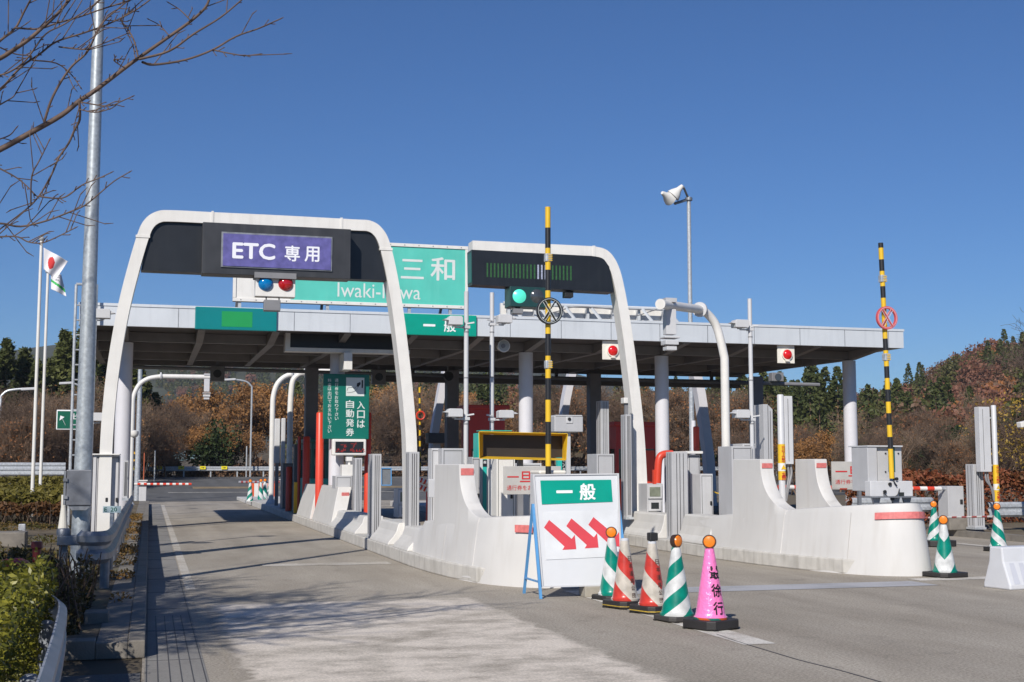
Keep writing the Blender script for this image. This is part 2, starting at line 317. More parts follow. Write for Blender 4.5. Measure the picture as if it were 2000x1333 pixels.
# asphalt
def asphalt_mat(name, c1, c2, worn=0.0, worncol=(0.45, 0.43, 0.40), speck=0.35, rect=None):
    m = bpy.data.materials.new(name); m.use_nodes = True; n, l = m.node_tree.nodes, m.node_tree.links; b = n["Principled BSDF"]
    b.inputs["Roughness"].default_value = 0.85; b.inputs["Specular IOR Level"].default_value = 0.25
    geo = n.new("ShaderNodeNewGeometry")
    mp = n.new("ShaderNodeMapping"); mp.inputs["Scale"].default_value = (0.9, 0.28, 1); l.new(geo.outputs["Position"], mp.inputs["Vector"])
    n1 = n.new("ShaderNodeTexNoise"); n1.inputs["Scale"].default_value = 1.0; n1.inputs["Detail"].default_value = 8; n1.inputs["Roughness"].default_value = 0.65
    l.new(mp.outputs[0], n1.inputs["Vector"])
    r1 = n.new("ShaderNodeMapRange"); r1.inputs["From Min"].default_value = 0.32; r1.inputs["From Max"].default_value = 0.68; l.new(n1.outputs["Fac"], r1.inputs["Value"])
    mx = n.new("ShaderNodeMix"); mx.data_type = 'RGBA'; mx.inputs[6].default_value = (*c1, 1); mx.inputs[7].default_value = (*c2, 1); l.new(r1.outputs[0], mx.inputs["Factor"])
    n2 = n.new("ShaderNodeTexNoise"); n2.inputs["Scale"].default_value = 42; n2.inputs["Detail"].default_value = 6; n2.inputs["Roughness"].default_value = 0.7; l.new(geo.outputs["Position"], n2.inputs["Vector"])
    r2 = n.new("ShaderNodeMapRange"); r2.inputs["From Min"].default_value = 0.3; r2.inputs["From Max"].default_value = 0.7
    r2.inputs["To Min"].default_value = 1-speck; r2.inputs["To Max"].default_value = 1+speck; l.new(n2.outputs["Fac"], r2.inputs["Value"])
    tp = n.new("ShaderNodeMapping"); tp.inputs["Scale"].default_value = (1.5, 0.05, 1); l.new(geo.outputs["Position"], tp.inputs["Vector"])
    tn = n.new("ShaderNodeTexNoise"); tn.inputs["Scale"].default_value = 1.0; tn.inputs["Detail"].default_value = 3; l.new(tp.outputs[0], tn.inputs["Vector"])
    tr_ = n.new("ShaderNodeMapRange"); tr_.inputs["From Min"].default_value = 0.35; tr_.inputs["From Max"].default_value = 0.65; tr_.inputs["To Min"].default_value = 0.90; tr_.inputs["To Max"].default_value = 1.05; l.new(tn.outputs["Fac"], tr_.inputs["Value"])
    sp_ = n.new("ShaderNodeTexNoise"); sp_.inputs["Scale"].default_value = 2.3; sp_.inputs["Detail"].default_value = 5; l.new(geo.outputs["Position"], sp_.inputs["Vector"])
    sr_ = n.new("ShaderNodeMapRange"); sr_.inputs["From Min"].default_value = 0.60; sr_.inputs["From Max"].default_value = 0.74; sr_.inputs["To Min"].default_value = 1.0; sr_.inputs["To Max"].default_value = 0.82; l.new(sp_.outputs["Fac"], sr_.inputs["Value"])
    tm_ = n.new("ShaderNodeMath"); tm_.operation = 'MULTIPLY'; l.new(tr_.outputs[0], tm_.inputs[0]); l.new(sr_.outputs[0], tm_.inputs[1])
    mt_ = n.new("ShaderNodeMix"); mt_.data_type = 'RGBA'; mt_.blend_type = 'MULTIPLY'; mt_.inputs["Factor"].default_value = 1; l.new(mx.outputs[2], mt_.inputs[6]); l.new(tm_.outputs[0], mt_.inputs[7])
    m2 = n.new("ShaderNodeMix"); m2.data_type = 'RGBA'; m2.blend_type = 'MULTIPLY'; m2.inputs["Factor"].default_value = 1
    l.new(mt_.outputs[2], m2.inputs[6]); l.new(r2.outputs[0], m2.inputs[7]); out = m2.outputs[2]
    if worn > 0:      # worn paint over the asphalt
        m3p = n.new("ShaderNodeMapping"); m3p.inputs["Scale"].default_value = (1.3, 1.7, 1); l.new(geo.outputs["Position"], m3p.inputs["Vector"])
        n3 = n.new("ShaderNodeTexNoise"); n3.inputs["Scale"].default_value = 1.0; n3.inputs["Detail"].default_value = 9; n3.inputs["Roughness"].default_value = 0.7; l.new(m3p.outputs[0], n3.inputs["Vector"])
        r3 = n.new("ShaderNodeMapRange"); r3.inputs["From Min"].default_value = 0.44; r3.inputs["From Max"].default_value = 0.62
        r3.inputs["To Min"].default_value = worn; r3.inputs["To Max"].default_value = 0.15*worn; l.new(n3.outputs["Fac"], r3.inputs["Value"])
        m4 = n.new("ShaderNodeMix"); m4.data_type = 'RGBA'; fac = r3.outputs[0]
        if rect:      # ragged, worn-off borders
            sx = n.new("ShaderNodeSeparateXYZ"); l.new(geo.outputs["Position"], sx.inputs[0])
            def mm(op, a, b_):
                k = n.new("ShaderNodeMath"); k.operation = op
                for i_, v_ in enumerate((a, b_)):
                    if isinstance(v_, (int, float)): k.inputs[i_].default_value = v_
                    else: l.new(v_, k.inputs[i_])
                return k.outputs[0]
            e_ = mm('MINIMUM', mm('MINIMUM', mm('SUBTRACT', sx.outputs[0], rect[0]), mm('SUBTRACT', rect[1], sx.outputs[0])), mm('SUBTRACT', rect[2], sx.outputs[1]))
            e_ = mm('ADD', e_, mm('MULTIPLY', mm('SUBTRACT', n3.outputs["Fac"], 0.55), 0.75))
            rr_ = n.new("ShaderNodeMapRange"); rr_.inputs["From Min"].default_value = -0.02; rr_.inputs["From Max"].default_value = 0.07; l.new(e_, rr_.inputs["Value"]); fac = mm('MULTIPLY', fac, rr_.outputs[0])
        l.new(fac, m4.inputs["Factor"]); l.new(out, m4.inputs[6])
        wc = n.new("ShaderNodeMix"); wc.data_type = 'RGBA'; wc.blend_type = 'MULTIPLY'; wc.inputs["Factor"].default_value = 0.6
        wc.inputs[6].default_value = (*worncol, 1); l.new(r2.outputs[0], wc.inputs[7]); l.new(wc.outputs[2], m4.inputs[7]); out = m4.outputs[2]
    l.new(out, b.inputs["Base Color"])
    bp = n.new("ShaderNodeBump"); bp.inputs["Strength"].default_value = 0.35; bp.inputs["Distance"].default_value = 0.01; l.new(n2.outputs["Fac"], bp.inputs["Height"]); l.new(bp.outputs[0], b.inputs["Normal"])
    return m
asph = asphalt_mat("plaza_asphalt", (0.285, 0.250, 0.205), (0.39, 0.35, 0.295), speck=0.5)
asph_far = asphalt_mat("dark_asphalt", (0.10, 0.10, 0.10), (0.135, 0.134, 0.132), speck=0.15)
asph_l = asphalt_mat("shoulder_asphalt", (0.10, 0.10, 0.105), (0.15, 0.15, 0.15))
worn = asphalt_mat("worn_white_paint", (0.285, 0.250, 0.205), (0.39, 0.35, 0.295), worn=0.92, worncol=(0.67, 0.60, 0.52), speck=0.45, rect=(0.70, 3.86, 15.55))
worn2 = asphalt_mat("worn_line_paint", (0.285, 0.250, 0.205), (0.39, 0.35, 0.295), worn=0.85, speck=0.45, worncol=(0.66, 0.63, 0.58))
worn3 = asphalt_mat("faint_line_paint", (0.285, 0.250, 0.205), (0.39, 0.35, 0.295), worn=0.5, speck=0.45, worncol=(0.66, 0.63, 0.58))
band = asphalt_mat("pale_patch_paint", (0.30, 0.30, 0.31), (0.36, 0.36, 0.38), worn=0.9, worncol=(0.42, 0.42, 0.44), speck=0.15)
gutm = asphalt_mat("gutter_concrete", (0.20, 0.19, 0.18), (0.27, 0.26, 0.245), speck=0.15)
ST = lambda o: tag(o, None, None, kind='structure')
ST(sheet("road", lin(-0.02, 24, 9), lin(-12, 62, 20), lambda x, y: 0.0, asph))
ST(sheet("far_road", lin(-60, 70, 40), lin(61.9, 101, 26), lambda x, y: zg(x, y)+0.004, asph_far))
ST(sheet("shoulder", lin(-0.85, -0.03, 3), lin(-12, 10.6, 3), lambda x, y: 0.0, asph_l))
ST(sheet("gutter", lin(0.0, 0.47, 2), lin(-6, 58, 8), lambda x, y: 0.004, gutm))
mb = MB()
for x in (0.015, 0.10, 0.19, 0.275, 0.36, 0.45): mb.box(x-0.004, x+0.004, -4, 20 if x in (0.015, 0.45) else 14.5, 0.004, 0.0065)
for y in [i*2.0+5.2 for i in range(24)]: mb.box(0.005, 0.465, y-0.004, y+0.004, 0.004, 0.0068)
ST(mb.build("gutter_joints", gap_m))
ST(sheet("painted_square", lin(0.66, 3.95, 3), lin(3, 15.65, 4), lambda x, y: 0.004, worn))
ST(sheet("painted_edge_line", [0.49, 0.62], lin(17.5, 56, 4), lambda x, y: 0.004, worn3))
ST(sheet("painted_band", lin(5.9, 10.35, 3), [15.38, 16.05], lambda x, y: 0.004, band))
ST(sheet("median_soil", lin(2.5, 17, 8), [79.0, 80.2, 81.6], lambda x, y: zg(x, y)+(0.05 if y == 80.2 else 0.008), M("dry_grass_soil", (0.22, 0.165, 0.095), 0.95, var=0.4, scale=2)))
ST(sheet("painted_cone_line", [5.2, 5.52], lin(10.75, 16.0, 4), lambda x, y: 0.004, worn2))
ST(sheet("painted_nose_line", lin(10.5, 12.2, 3), [16.05, 16.4], lambda x, y: 0.004, worn2))
ST(sheet("painted_side_line", [16.3, 16.45], lin(8, 60, 6), lambda x, y: 0.004, worn2))
ST(sheet("painted_far_line", lin(-8, 45, 12), [96.6, 96.9], lambda x, y: zg(x, y)+0.012, worn2))
ST(sheet("painted_turn_line", lin(1.0, 18, 8), [74.0, 74.35], lambda x, y: zg(x, y)+0.012, worn2))
ST(sheet("rumble_patch", lin(1.8, 3.9, 3), [21.2, 21.7], lambda x, y: 0.004, worn3))
mb = MB(); P = [gnd(*p) for p in ((1400, 1240), (1440, 1254), (1480, 1266), (1560, 1290), (1640, 1310), (1720, 1333), (1800, 1352))]
for a, b in zip(P, P[1:]): mb.bar((a.x, a.y, 0.002), (b.x, b.y, 0.002), 0.012, 0.006)
ST(mb.build("road_joint", gap_m))
# left verge: soil bank
def zv(x, y): return 0.13+0.30*sstep((-x-1.6)/4)*sstep((y-9)/9)+0.02*math.sin(x*5+y*3)
ST(sheet("verge", lin(-16, -0.4, 20), lin(11.6, 58, 30), zv, soil))
ST(sheet("verge_front", lin(-16, -0.86, 16), lin(-12, 11.6, 14), lambda x, y: 0.06+0.02*math.sin(x*5+y*3), soil))
ST(sheet("right_verge", lin(18.2, 70, 20), lin(-12, 61.8, 14), lambda x, y: 0.10+0.05*math.sin(x+y*.7), soil))
ST(MB().box(18.0, 18.2, -12, 61.5, 0, 0.14).build("right_kerb", kerbd))
mb = MB().box(-0.14, 0.0, 11.4, 58, 0, 0.15).box(-0.40, -0.14, 11.4, 57.9, 0, 0.14).box(-0.86, -0.401, 11.4, 11.62, 0, 0.16)
ST(mb.build("left_kerb", kerbd, bev=0.01))
# ------------------------------------------------------------------ toll canopy
CY0, CY1, CX0, CX1, CZ0, CZ1 = 32.5, 43.0, -1.75, 20.95, 5.03, 5.57
t = thing("toll_canopy", "long flat toll plaza roof with pale blue-grey metal fascia on round white columns", "canopy", (9.6, 32.5, 0))
mb = MB().box(CX0, CX1, CY0, CY0+0.12, CZ0, CZ1-0.06).box(CX0, CX0+0.1, CY0+0.12, CY1, CZ0, CZ1-0.06).box(CX1-0.1, CX1, CY0+0.12, CY1, CZ0, CZ1-0.06)
mb.build("fascia", alum, t)
MB().box(CX0-0.02, CX1+0.02, CY0-0.02, CY0+0.25, CZ1-0.057, CZ1+0.01).build("coping", alum, t)
mb = MB(); x = CX0+0.9
while x < CX1-0.3: mb.box(x, x+0.014, CY0-0.006, CY0+0.01, CZ0, CZ1-0.06); x += 1.42
mb.build("panel_joint", galvd, t)
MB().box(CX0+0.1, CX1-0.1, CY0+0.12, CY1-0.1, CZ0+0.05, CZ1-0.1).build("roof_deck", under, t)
colx = [-0.70, 4.80, 10.10, 14.20, 20.30]
for x in [-1.55, -0.70, 1.15, 2.98, 4.80, 6.55, 8.33, 10.10, 12.15, 14.20, 16.2, 18.25, 20.30]:
    poly = [(x-0.09, CY0+0.13, 5.075), (x-0.09, CY0+0.13, 4.99), (x-0.09, 34.2, 4.81), (x-0.09, CY1-0.15, 4.90), (x-0.09, CY1-0.15, 5.075)]
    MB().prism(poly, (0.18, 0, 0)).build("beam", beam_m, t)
for y, d in ((34.32, 0.16), (37.2, 0.12), (40.0, 0.12)):
    xs = [-1.55, -0.70, 1.15, 2.98, 4.80, 6.55, 8.33, 10.10, 12.15, 14.20, 16.2, 18.25, 20.30]
    mb = MB()
    for a, b in zip(xs, xs[1:]): mb.box(a+0.092, b-0.092, y, y+d, 4.83, 5.07)
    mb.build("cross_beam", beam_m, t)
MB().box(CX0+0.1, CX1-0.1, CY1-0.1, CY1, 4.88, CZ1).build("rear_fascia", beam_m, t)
mb = MB().box(7.5, 20.6, 42.5, 42.75, 4.46, 4.74)
for x in (8.5, 11.2, 13.6, 16.5, 19.5): mb.box(x-0.05, x+0.05, 42.55, 42.65, 4.741, 5.07)
mb.build("rear_duct", M("duct_paint", (0.11, 0.10, 0.095), 0.6), t)
for x in colx:
    c = MB().lathe([(0.20, 0.0), (0.20, 4.80)], (x, 34.45, 0.0), n=28).build("column", colm, t, smooth_=True)
    MB().lathe([(0.27, 0.0), (0.27, 0.26), (0.24, 0.30)], (x, 34.45, 0.0), n=28).build("collar", kerbm, c)
for x in (4.95, 9.6, 14.6, 20.7): MB().box(x-0.2, x+0.2, 41.3, 41.7, 0, 4.80).build("rear_column", M("rear_column_shade", (0.17, 0.165, 0.18), 0.5), t, bev=0.015)  # canopy shade on the rear columns is put into their dark colour
mb = MB()
for (px, py) in ((384, 601),):
    p = pt(px, py, 34.5); mb.lathe([(0.34, 0), (0.33, 0.05), (0.22, 0.11), (0.03, 0.14)], (p.x, 34.5, 5.56), n=24)
mb.build("roof_vent", white, t, smooth_=True)
p = pt(825, 598, 34.2)
for i in range(2): MB().lathe([(0.30, 0), (0.29, 0.05), (0.18, 0.10), (0.03, 0.13)], (p.x+8.6*i, 34.6, 5.56), n=20).build("roof_vent", white, t, smooth_=True)
mb = MB().tube([pt(250, 717, 42.3), pt(842, 733, 42.3)], 0.06, 8).tube([pt(842, 733, 42.3), pt(1600, 752, 42.3)], 0.07, 8)
mb.build("cable_tray", greyd, t)
# lane panels under the roof
t = thing("lane_indicator_frame", "white-framed lane panel with a black back hanging under the canopy front", "sign frame", pt(666, 672, 33.6))
a, b, zt, zb = pt(557, 672, 33.6).x, pt(800, 676, 33.6).x, pt(666, 655, 33.6).z, pt(666, 689, 33.6).z
MB().box(a+0.13, b, 33.65, 33.9, zb+0.11, zt+0.02).build("dark_panel", black, t)
mb = MB().box(a, a+0.125, 33.55, 33.95, zb, zt+0.02).box(a+0.126, b, 33.55, 33.95, zb, zb+0.10); mb.build("frame", white, t)
MB().pbox(672, 689, 688, 722, 33.3, 0.9).build("bracket", white, t)
# fascia plates
t = thing("lane_sign_plate", "teal plate with a bright green block in it on the canopy fascia", "sign plate", pt(461, 646, 32.45))
MB().pbox(381, 601.5, 541, 645.5, 32.42, 0.06).build("plate", teal_s, t, bev=0.02)
MB().pbox(433, 609, 493, 639, 32.415, 0.005).build("green_patch", green_b, t)
t = thing("lane_sign_plate", "green plate lettered with two white characters on the canopy fascia", "sign plate", pt(863, 656, 32.45))
MB().pbox(786, 614.5, 931, 656, 32.42, 0.06).build("plate", green_s, t, bev=0.02)
mb = MB(); ptext(mb, "一", 827, 633.5, 850, 638, 32.415, 0.02); ptext(mb, "般", 867, 623, 891, 649, 32.415, 0.02); mb.build("lettering", letter, t)
# big roof sign
Ys = 33.5
t = thing("roof_name_sign", "big faded green place-name board in a white frame standing on the canopy roof", "sign", pt(684, 600, Ys))
xa, xb = pt(455, 565, Ys).x, pt(914, 545, Ys).x; z0, z1 = pt(684, 596.5, Ys).z, pt(914, 482, Ys).z; xm = pt(568, 560, Ys).x
MB().box(xa+0.08, xm, Ys, Ys+0.12, z0+0.09, z1-0.09).build("blank_panel", white, t)
MB().box(xm+0.001, xb-0.08, Ys, Ys+0.12, z0+0.09, z1-0.09).build("green_panel", mint, t)
mb = MB().box(xa, xb, Ys-0.03, Ys+0.16, z0, z0+0.089).box(xa, xb, Ys-0.03, Ys+0.16, z1-0.089, z1).box(xa, xa+0.079, Ys-0.03, Ys+0.16, z0+0.09, z1-0.09).box(xb-0.079, xb, Ys-0.03, Ys+0.16, z0+0.09, z1-0.09)
mb.build("frame", white, t, bev=0.008)
mb = MB(); n = 16
for i in range(n):
    x = xa+0.2+(xb-xa-0.4)*i/(n-1)
    for z in (z0+0.045, z1-0.045): mb.box(x-0.012, x+0.012, Ys-0.04, Ys-0.028, z-0.012, z+0.012)
mb.build("bolt", greyd, t)
mb = MB(); ptext(mb, "三", 783, 507, 828, 545, Ys-0.004, 0.012); ptext(mb, "和", 841, 503, 889, 549, Ys-0.004, 0.02); ptext(mb, "いわき", 610, 500, 745, 540, Ys-0.004, 0.015)
ptext(mb, "Iwaki-Miwa", 660, 555, 822, 583, Ys-0.004, 0.0); mb.build("lettering", letterg, t)
for px in (468, 640, 800, 880):
    x = pt(px, 600, Ys).x
    MB().box(x-0.04, x+0.04, Ys+0.02, Ys+0.1, CZ1, z0).bar((x, Ys+0.08, z1-0.4), (x, Ys+1.6, CZ1+0.02), 0.07).build("support_leg", galv, t)
# low sign back on the roof at the right
Yb = 36.0
t = thing("roof_sign_back", "long low white sign back with braces lying along the canopy roof", "sign", pt(1140, 620, Yb))
xa, xb = pt(983, 600, Yb).x, pt(1312, 610, Yb).x; z1 = pt(1140, 592, Yb).z
MB().box(xa, xb, Yb+0.3, Yb+0.4, 5.56, z1-0.05).build("panel", white, t)
mb = MB().tube([(xa, Yb, z1-0.1), (xb, Yb, z1-0.1)], 0.06, 8)
for i in range(7):
    x = xa+0.2+(xb-xa-0.4)*i/6; mb.box(x-0.04, x+0.04, Yb+0.1, Yb+0.29, 5.56, z1-0.12); mb.bar((x+0.05, Yb-0.02, z1-0.12), (x+0.45, Yb-0.6, 5.57), 0.07)
mb.build("brace", alum, t)
MB().tube(smooth([(xa+0.5, Yb-0.08, z1-0.16), (xa+1.4, Yb-0.08, z1-0.34), (xa+2.2, Yb-0.08, z1-0.14), (xa+3.4, Yb-0.08, z1-0.18), (xa+4.0, Yb-0.08, z1-0.36), (xa+4.8, Yb-0.08, z1-0.13)]), 0.018, 6).build("cable", greyd, t)
# ladder
t = thing("roof_ladder", "tall grey steel ladder hooped over the left end of the canopy", "ladder", (-2.05, 33.2, 0))
pl = [ptx(150, 900, -2.05), ]; Yl = 32.3
for nm, pxs in (("rail", (141, 149)), ("rail", (176, 189))):
    top = pt(pxs[1], 556, Yl); MB().tube([(top.x, Yl, 0.1), (top.x, Yl, top.z)], 0.035, 8).build(nm, galv, t, smooth_=True)
xl, xr, zt = pt(149, 556, Yl).x, pt(189, 556, Yl).x, pt(170, 556, Yl).z
mb = MB().tube([(xl, Yl, zt), (xr, Yl, zt)], 0.035, 8)
mb.build("hoop", galv, t)
for i in range(14): MB().tube([(xl, Yl, 0.8+i*0.36), (xr, Yl, 0.8+i*0.36)], 0.018, 6).build("rung", galv, t)
# ------------------------------------------------------------------ islands
def island(name, label, outline, z1, mat=kerbm):
    mb = MB().prism([(x, y, 0) for x, y in outline], (0, 0, z1)); o = mb.build(name, mat, bev=0.02); return tag(o, label, "traffic island")
i1 = [(4.08, 57), (4.08, 20.6), (4.125, 19.4), (4.215, 18.4), (4.39, 17.45), (4.70, 16.86), (5.1, 16.6), (5.8, 17.0), (6.1, 17.6), (6.25, 18.4), (6.3, 20.6), (6.3, 57)]
i2 = [(9.46, 52), (9.48, 23.5), (9.52, 20.8), (9.645, 19.4), (9.845, 18.3), (10.10, 17.45), (10.47, 16.95), (10.85, 16.85), (11.15, 17.3), (11.35, 18.0), (11.45, 19.2), (11.9, 23.5), (11.9, 52)]
i3 = [(13.5, 46), (13.5, 31.5), (13.8, 30.6), (14.25, 30.3), (14.7, 30.6), (15.0, 31.5), (15.0, 46)]
island("toll_island", "long pale concrete toll island with stepped blocks right of the dedicated lane", i1, 0.22)
island("toll_island", "pale concrete toll island in the middle ending in two tall white fins", i2, 0.22)
island("toll_island", "short concrete island deep under the canopy at right", i3, 0.22)
island("island_end_step", "low white concrete step at the far end of the left toll island", [(4.1, 64), (4.1, 57.02), (6.3, 57.02), (6.3, 64)], 0.16, conc_w)
def inset(o, d, c):
    out = []
    for x, y in o:
        v = Vector((x-c[0], 0)); out.append((x-d*(1 if x > c[0] else -1)*min(1, abs(x-c[0])/0.4), y+d*max(0, 1-abs(x-c[0])/0.9)))
    return out
def bow(outl, z0, ztop, d, cx):
    n = len(outl); vs = [(x, y, z0) for x, y in outl]; top = inset(outl, d, (cx, 0))
    mid = inset(outl, d*0.75, (cx, 0))
    vs += [(x, y, z0+(ztop(y)-z0)*0.9) for x, y in mid]
    vs += [(x, y, ztop(y)) for x, y in top]
    top2 = inset(top, 0.10, (cx, 0)); vs += [(x, y, ztop(y)+0.012) for x, y in top2]
    fs = []
    for k in range(3):
        for i in range(n):
            j = (i+1) % n; fs.append((k*n+j, k*n+i, (k+1)*n+i, (k+1)*n+j))
    fs.append(tuple(range(3*n, 4*n))[::-1]); return MB().add(vs, fs)
def dense(o, n=4):
    return [tuple(p[:2]) for p in smooth([(x, y, 0) for x, y in o], n)]
b1 = dense([(4.15, 21.2), (4.155, 20.4), (4.18, 19.4), (4.245, 18.4), (4.40, 17.45), (4.68, 16.83), (5.0, 16.50), (5.35, 16.40), (5.7, 16.55), (6.0, 17.15), (6.17, 18.2), (6.22, 20.4), (6.22, 21.2)])
t = thing("crash_bow", "white concrete ship-bow guard with a single fin behind the folding arrow sign", "crash barrier", (5.2, 18, 0))
bow(b1, 0.0, lambda y: 0.95-0.055*(y-16.5) if y < 20.5 else 0.6, 0.13, 5.2).build("bow", conc_bow, t, smooth_=True)
def wall_x(outl, y, cx, left=True):
    P = [p for p in outl if (p[0] < cx) == left]; P.sort(key=lambda p: p[1])
    for a, b in zip(P, P[1:]):
        if a[1] <= y <= b[1]: return a[0]+(b[0]-a[0])*(y-a[1])/max(b[1]-a[1], 1e-6)
    return P[0][0] if y < P[0][1] else P[-1][0]
def fin(outl, cx, xoff, yb, yt, zt, yf, d, th, ztop, left=True):      # tall fin rising from the wall of a bow, concave towards the traffic
    N = 22; st = [(yb, zt), (yt, zt)]
    for k in range(1, N+1):
        s_ = k/N; y = yt+(yf-yt)*(0.12*s_+0.88*s_**2.6); zf = ztop(yf)+0.004; st.append((y, zt+(zf-zt)*(1-(1-s_)**1.30)))
    vs, fs = [], []
    for y, z in st:
        xw = wall_x(outl, y, cx, left) if xoff is None else xoff; z0 = 0.05; zm = z0+(ztop(y)-z0)*0.9
        if xoff is None: xa, xb_, xc = xw-0.004, xw+d*0.75-0.004, xw+d*0.9-0.004
        else: xa = xb_ = xc = xw
        ring = [(xa, y, z0), (xb_, y, min(zm, z-0.01)), (xc, y, z-0.012), (xc+0.012, y, z), (xc+th-0.012, y, z), (xc+th, y, z-0.012), (xc+th, y, z0)]; vs += ring
    m = 7
    for i in range(len(st)-1):
        for k in range(m-1): fs.append((i*m+k, i*m+k+1, (i+1)*m+k+1, (i+1)*m+k))
    fs += [tuple(range(m))[::-1], tuple((len(st)-1)*m+k for k in range(m))]; fs = [f[::-1] for f in fs]
    return MB().add(vs, fs)
zt1 = lambda y: 0.95-0.055*(y-16.5) if y < 20.5 else 0.6
fa, fb, fc = ptx(848, 960, 4.27).y, ptx(886, 907, 4.28).y, ptx(932, 1027, 4.45).y
fin(b1, 5.2, None, fa, fb, ptx(886, 907, 4.28).z, fc, 0.13, 0.225, zt1).build("fin", conc_bow, t, smooth_=True)
xw = wall_x(b1, fb, 5.2)+0.117; MB().obox((xw+0.113, fb-0.028, 1.53), (0.095, 0, 0), (0, 0.006, 0.001), (0, -0.006, 0.05)).build("reflector", redfade, t)
y0 = 16.82; p = Vector((wall_x(b1, y0, 5.2)+0.10, y0, zt1(y0)-0.16)); q = Vector((wall_x(b1, y0-0.22, 5.2)+0.10, y0-0.22, zt1(y0)-0.16)); n_ = (q-p).cross(Vector((0, 0, 1))).normalized(); n_ = n_ if n_.y < 0 else -n_
MB().prism([p+n_*0.02+Vector((0, 0, -.05)), q+n_*0.02+Vector((0, 0, -.05)), q+n_*0.02+Vector((0, 0, .05)), p+n_*0.02+Vector((0, 0, .05))], n_*0.006).build("reflector", redfade, t)
b2 = dense([(9.58, 22.2), (9.59, 20.8), (9.69, 19.4), (9.87, 18.3), (10.11, 17.45), (10.45, 16.93), (10.85, 16.74), (11.15, 16.78), (11.36, 17.1), (11.44, 17.8), (11.48, 20.8), (11.48, 22.2)])
zt2 = lambda y: 1.055-0.075*(y-16.9) if y < 22 else 0.6
t = thing("crash_bow", "white concrete ship-bow guard with two tall fins in front of the middle island", "crash barrier", (10.6, 18, 0))
bow(b2, 0.0, zt2, 0.15, 10.7).build("bow", conc_bow, t, smooth_=True)
ya, yb_, yc = ptx(1430, 900, 9.72).y, ptx(1477, 897, 9.74).y, ptx(1535, 1014, 9.9).y; zf = ptx(1477, 897, 9.74).z
fin(b2, 10.7, None, ya, yb_, zf, yc, 0.15, 0.235, zt2).build("fin", conc_bow, t, smooth_=True)
xw = wall_x(b2, yb_, 10.7)+0.135; MB().obox((xw+0.115, yb_-0.03, zf-0.11), (0.095, 0, 0), (0, 0.006, 0.001), (0, -0.006, 0.04)).build("reflector", redfade, t)
ya, yb_, yc = ptx(1553, 898, 11.2).y, ptx(1591, 898, 11.2).y, ptx(1660, 997, 11.43).y; zf = ptx(1591, 897, 11.2).z
fin(b2, 10.7, 11.2, ya, yb_, zf, yc, 0.15, 0.235, zt2).build("fin", conc_bow, t, smooth_=True)
MB().obox((11.2+0.115, yb_-0.03, zf-0.11), (0.095, 0, 0), (0, 0.006, 0.001), (0, -0.006, 0.04)).build("reflector", redfade, t)
# nose strip follows the bow
mb = MB(); tp = inset(b2, 0.15*0.72, (10.7, 0)); S = [Vector((x, y, 0)) for x, y in tp if y < 17.75 and 10.38 < x < 11.45]; S.sort(key=lambda p: p.x)
NN = []
for i in range(len(S)): d = (S[min(i+1, len(S)-1)]-S[max(i-1, 0)]).normalized(); NN.append(Vector((d.y, -d.x, 0)))
for (p, n1), (q, n2) in zip(zip(S, NN), list(zip(S, NN))[1:]):
    a, b = p+n1*0.022, q+n2*0.022; ha, hb = zt2(p.y)-0.17, zt2(q.y)-0.17
    mb.add([a+Vector((0, 0, ha-.05))+n1*0.012, b+Vector((0, 0, hb-.05))+n2*0.012, b+Vector((0, 0, hb+.05)), a+Vector((0, 0, ha+.05))], [(0, 1, 2, 3)])
mb.build("reflector", redfade, t)
def wall_at(outl, cx, d, y, z, ztf, off=0.006):   # point and outward direction on the left wall of a bow
    f = 0.75*min(1, z/(0.9*ztf(y))); x0 = wall_x(outl, y, cx); x1 = wall_x(outl, y+0.06, cx); dd = Vector((x1-x0, 0.06, 0)).normalized(); nn = Vector((-dd.y, dd.x, 0)); nn = nn if nn.x < 0 or nn.y < 0 else -nn
    return Vector((x0+d*f, y, z))+nn*off, nn
for o_, cx_, d_, ztf, yy in ((b1, 5.2, 0.13, zt1, 17.35), (b2, 10.7, 0.15, zt2, 17.75)):
    p, n_ = wall_at(o_, cx_, d_, yy, 0.17, ztf, 0.0); tt = bpy.data.objects["crash_bow" if o_ is b1 else "crash_bow.001"]
    MB().tube([p-n_*0.05, p+n_*0.006], 0.024, 12).build("drain_hole", blackm, tt)
    for y_ in ((17.42,) if o_ is b2 else (18.9,)):
        mb = MB(); L_ = [wall_at(o_, cx_, d_, y_, z, ztf, 0.0008)[0] for z in lin(0.02, 0.9*ztf(y_), 6)]
        for a, b in zip(L_, L_[1:]): mb.bar(a, b, 0.006, 0.004)
        mb.build("casting_joint", M("joint_grey", (0.50, 0.48, 0.45), 0.7), tt)
# Jersey style guard blocks on the island edges
def jersey(x, y0, y1, h, z0=0.22, wd=0.62):
    prof = [(0, 0), (0.03, 0.06), (0.11, 0.14), (0.17, h*0.6), (0.21, h-0.03), (0.24, h), (wd, h), (wd, 0)]
    vs = [(x+a, y0+0.10*(b/h), z0+b) for a, b in prof]+[(x+a, y1, z0+b) for a, b in prof]; n = len(prof)
    fs = [tuple(range(n))[::-1], tuple(range(n, 2*n))]+[((i+1) % n, i, n+i, n+(i+1) % n)[::-1] for i in range(n)]
    return MB().add(vs, fs)
JL = [("nearest low white concrete block on the left island, beside the tall bow", 4.10, 20.95, 22.25, 0.36), ("low white concrete block on the left island at the foot of the grooved post", 4.10, 22.75, 24.7, 0.38), ("low white concrete block on the left island in front of the grey cabinet", 4.10, 26.6, 30.6, 0.36)]
for lb, x, a, b, h in JL: tag(jersey(x, a, b, h).build("guard_block", conc_w, bev=0.015), lb, "concrete block", "low guard blocks on the islands")
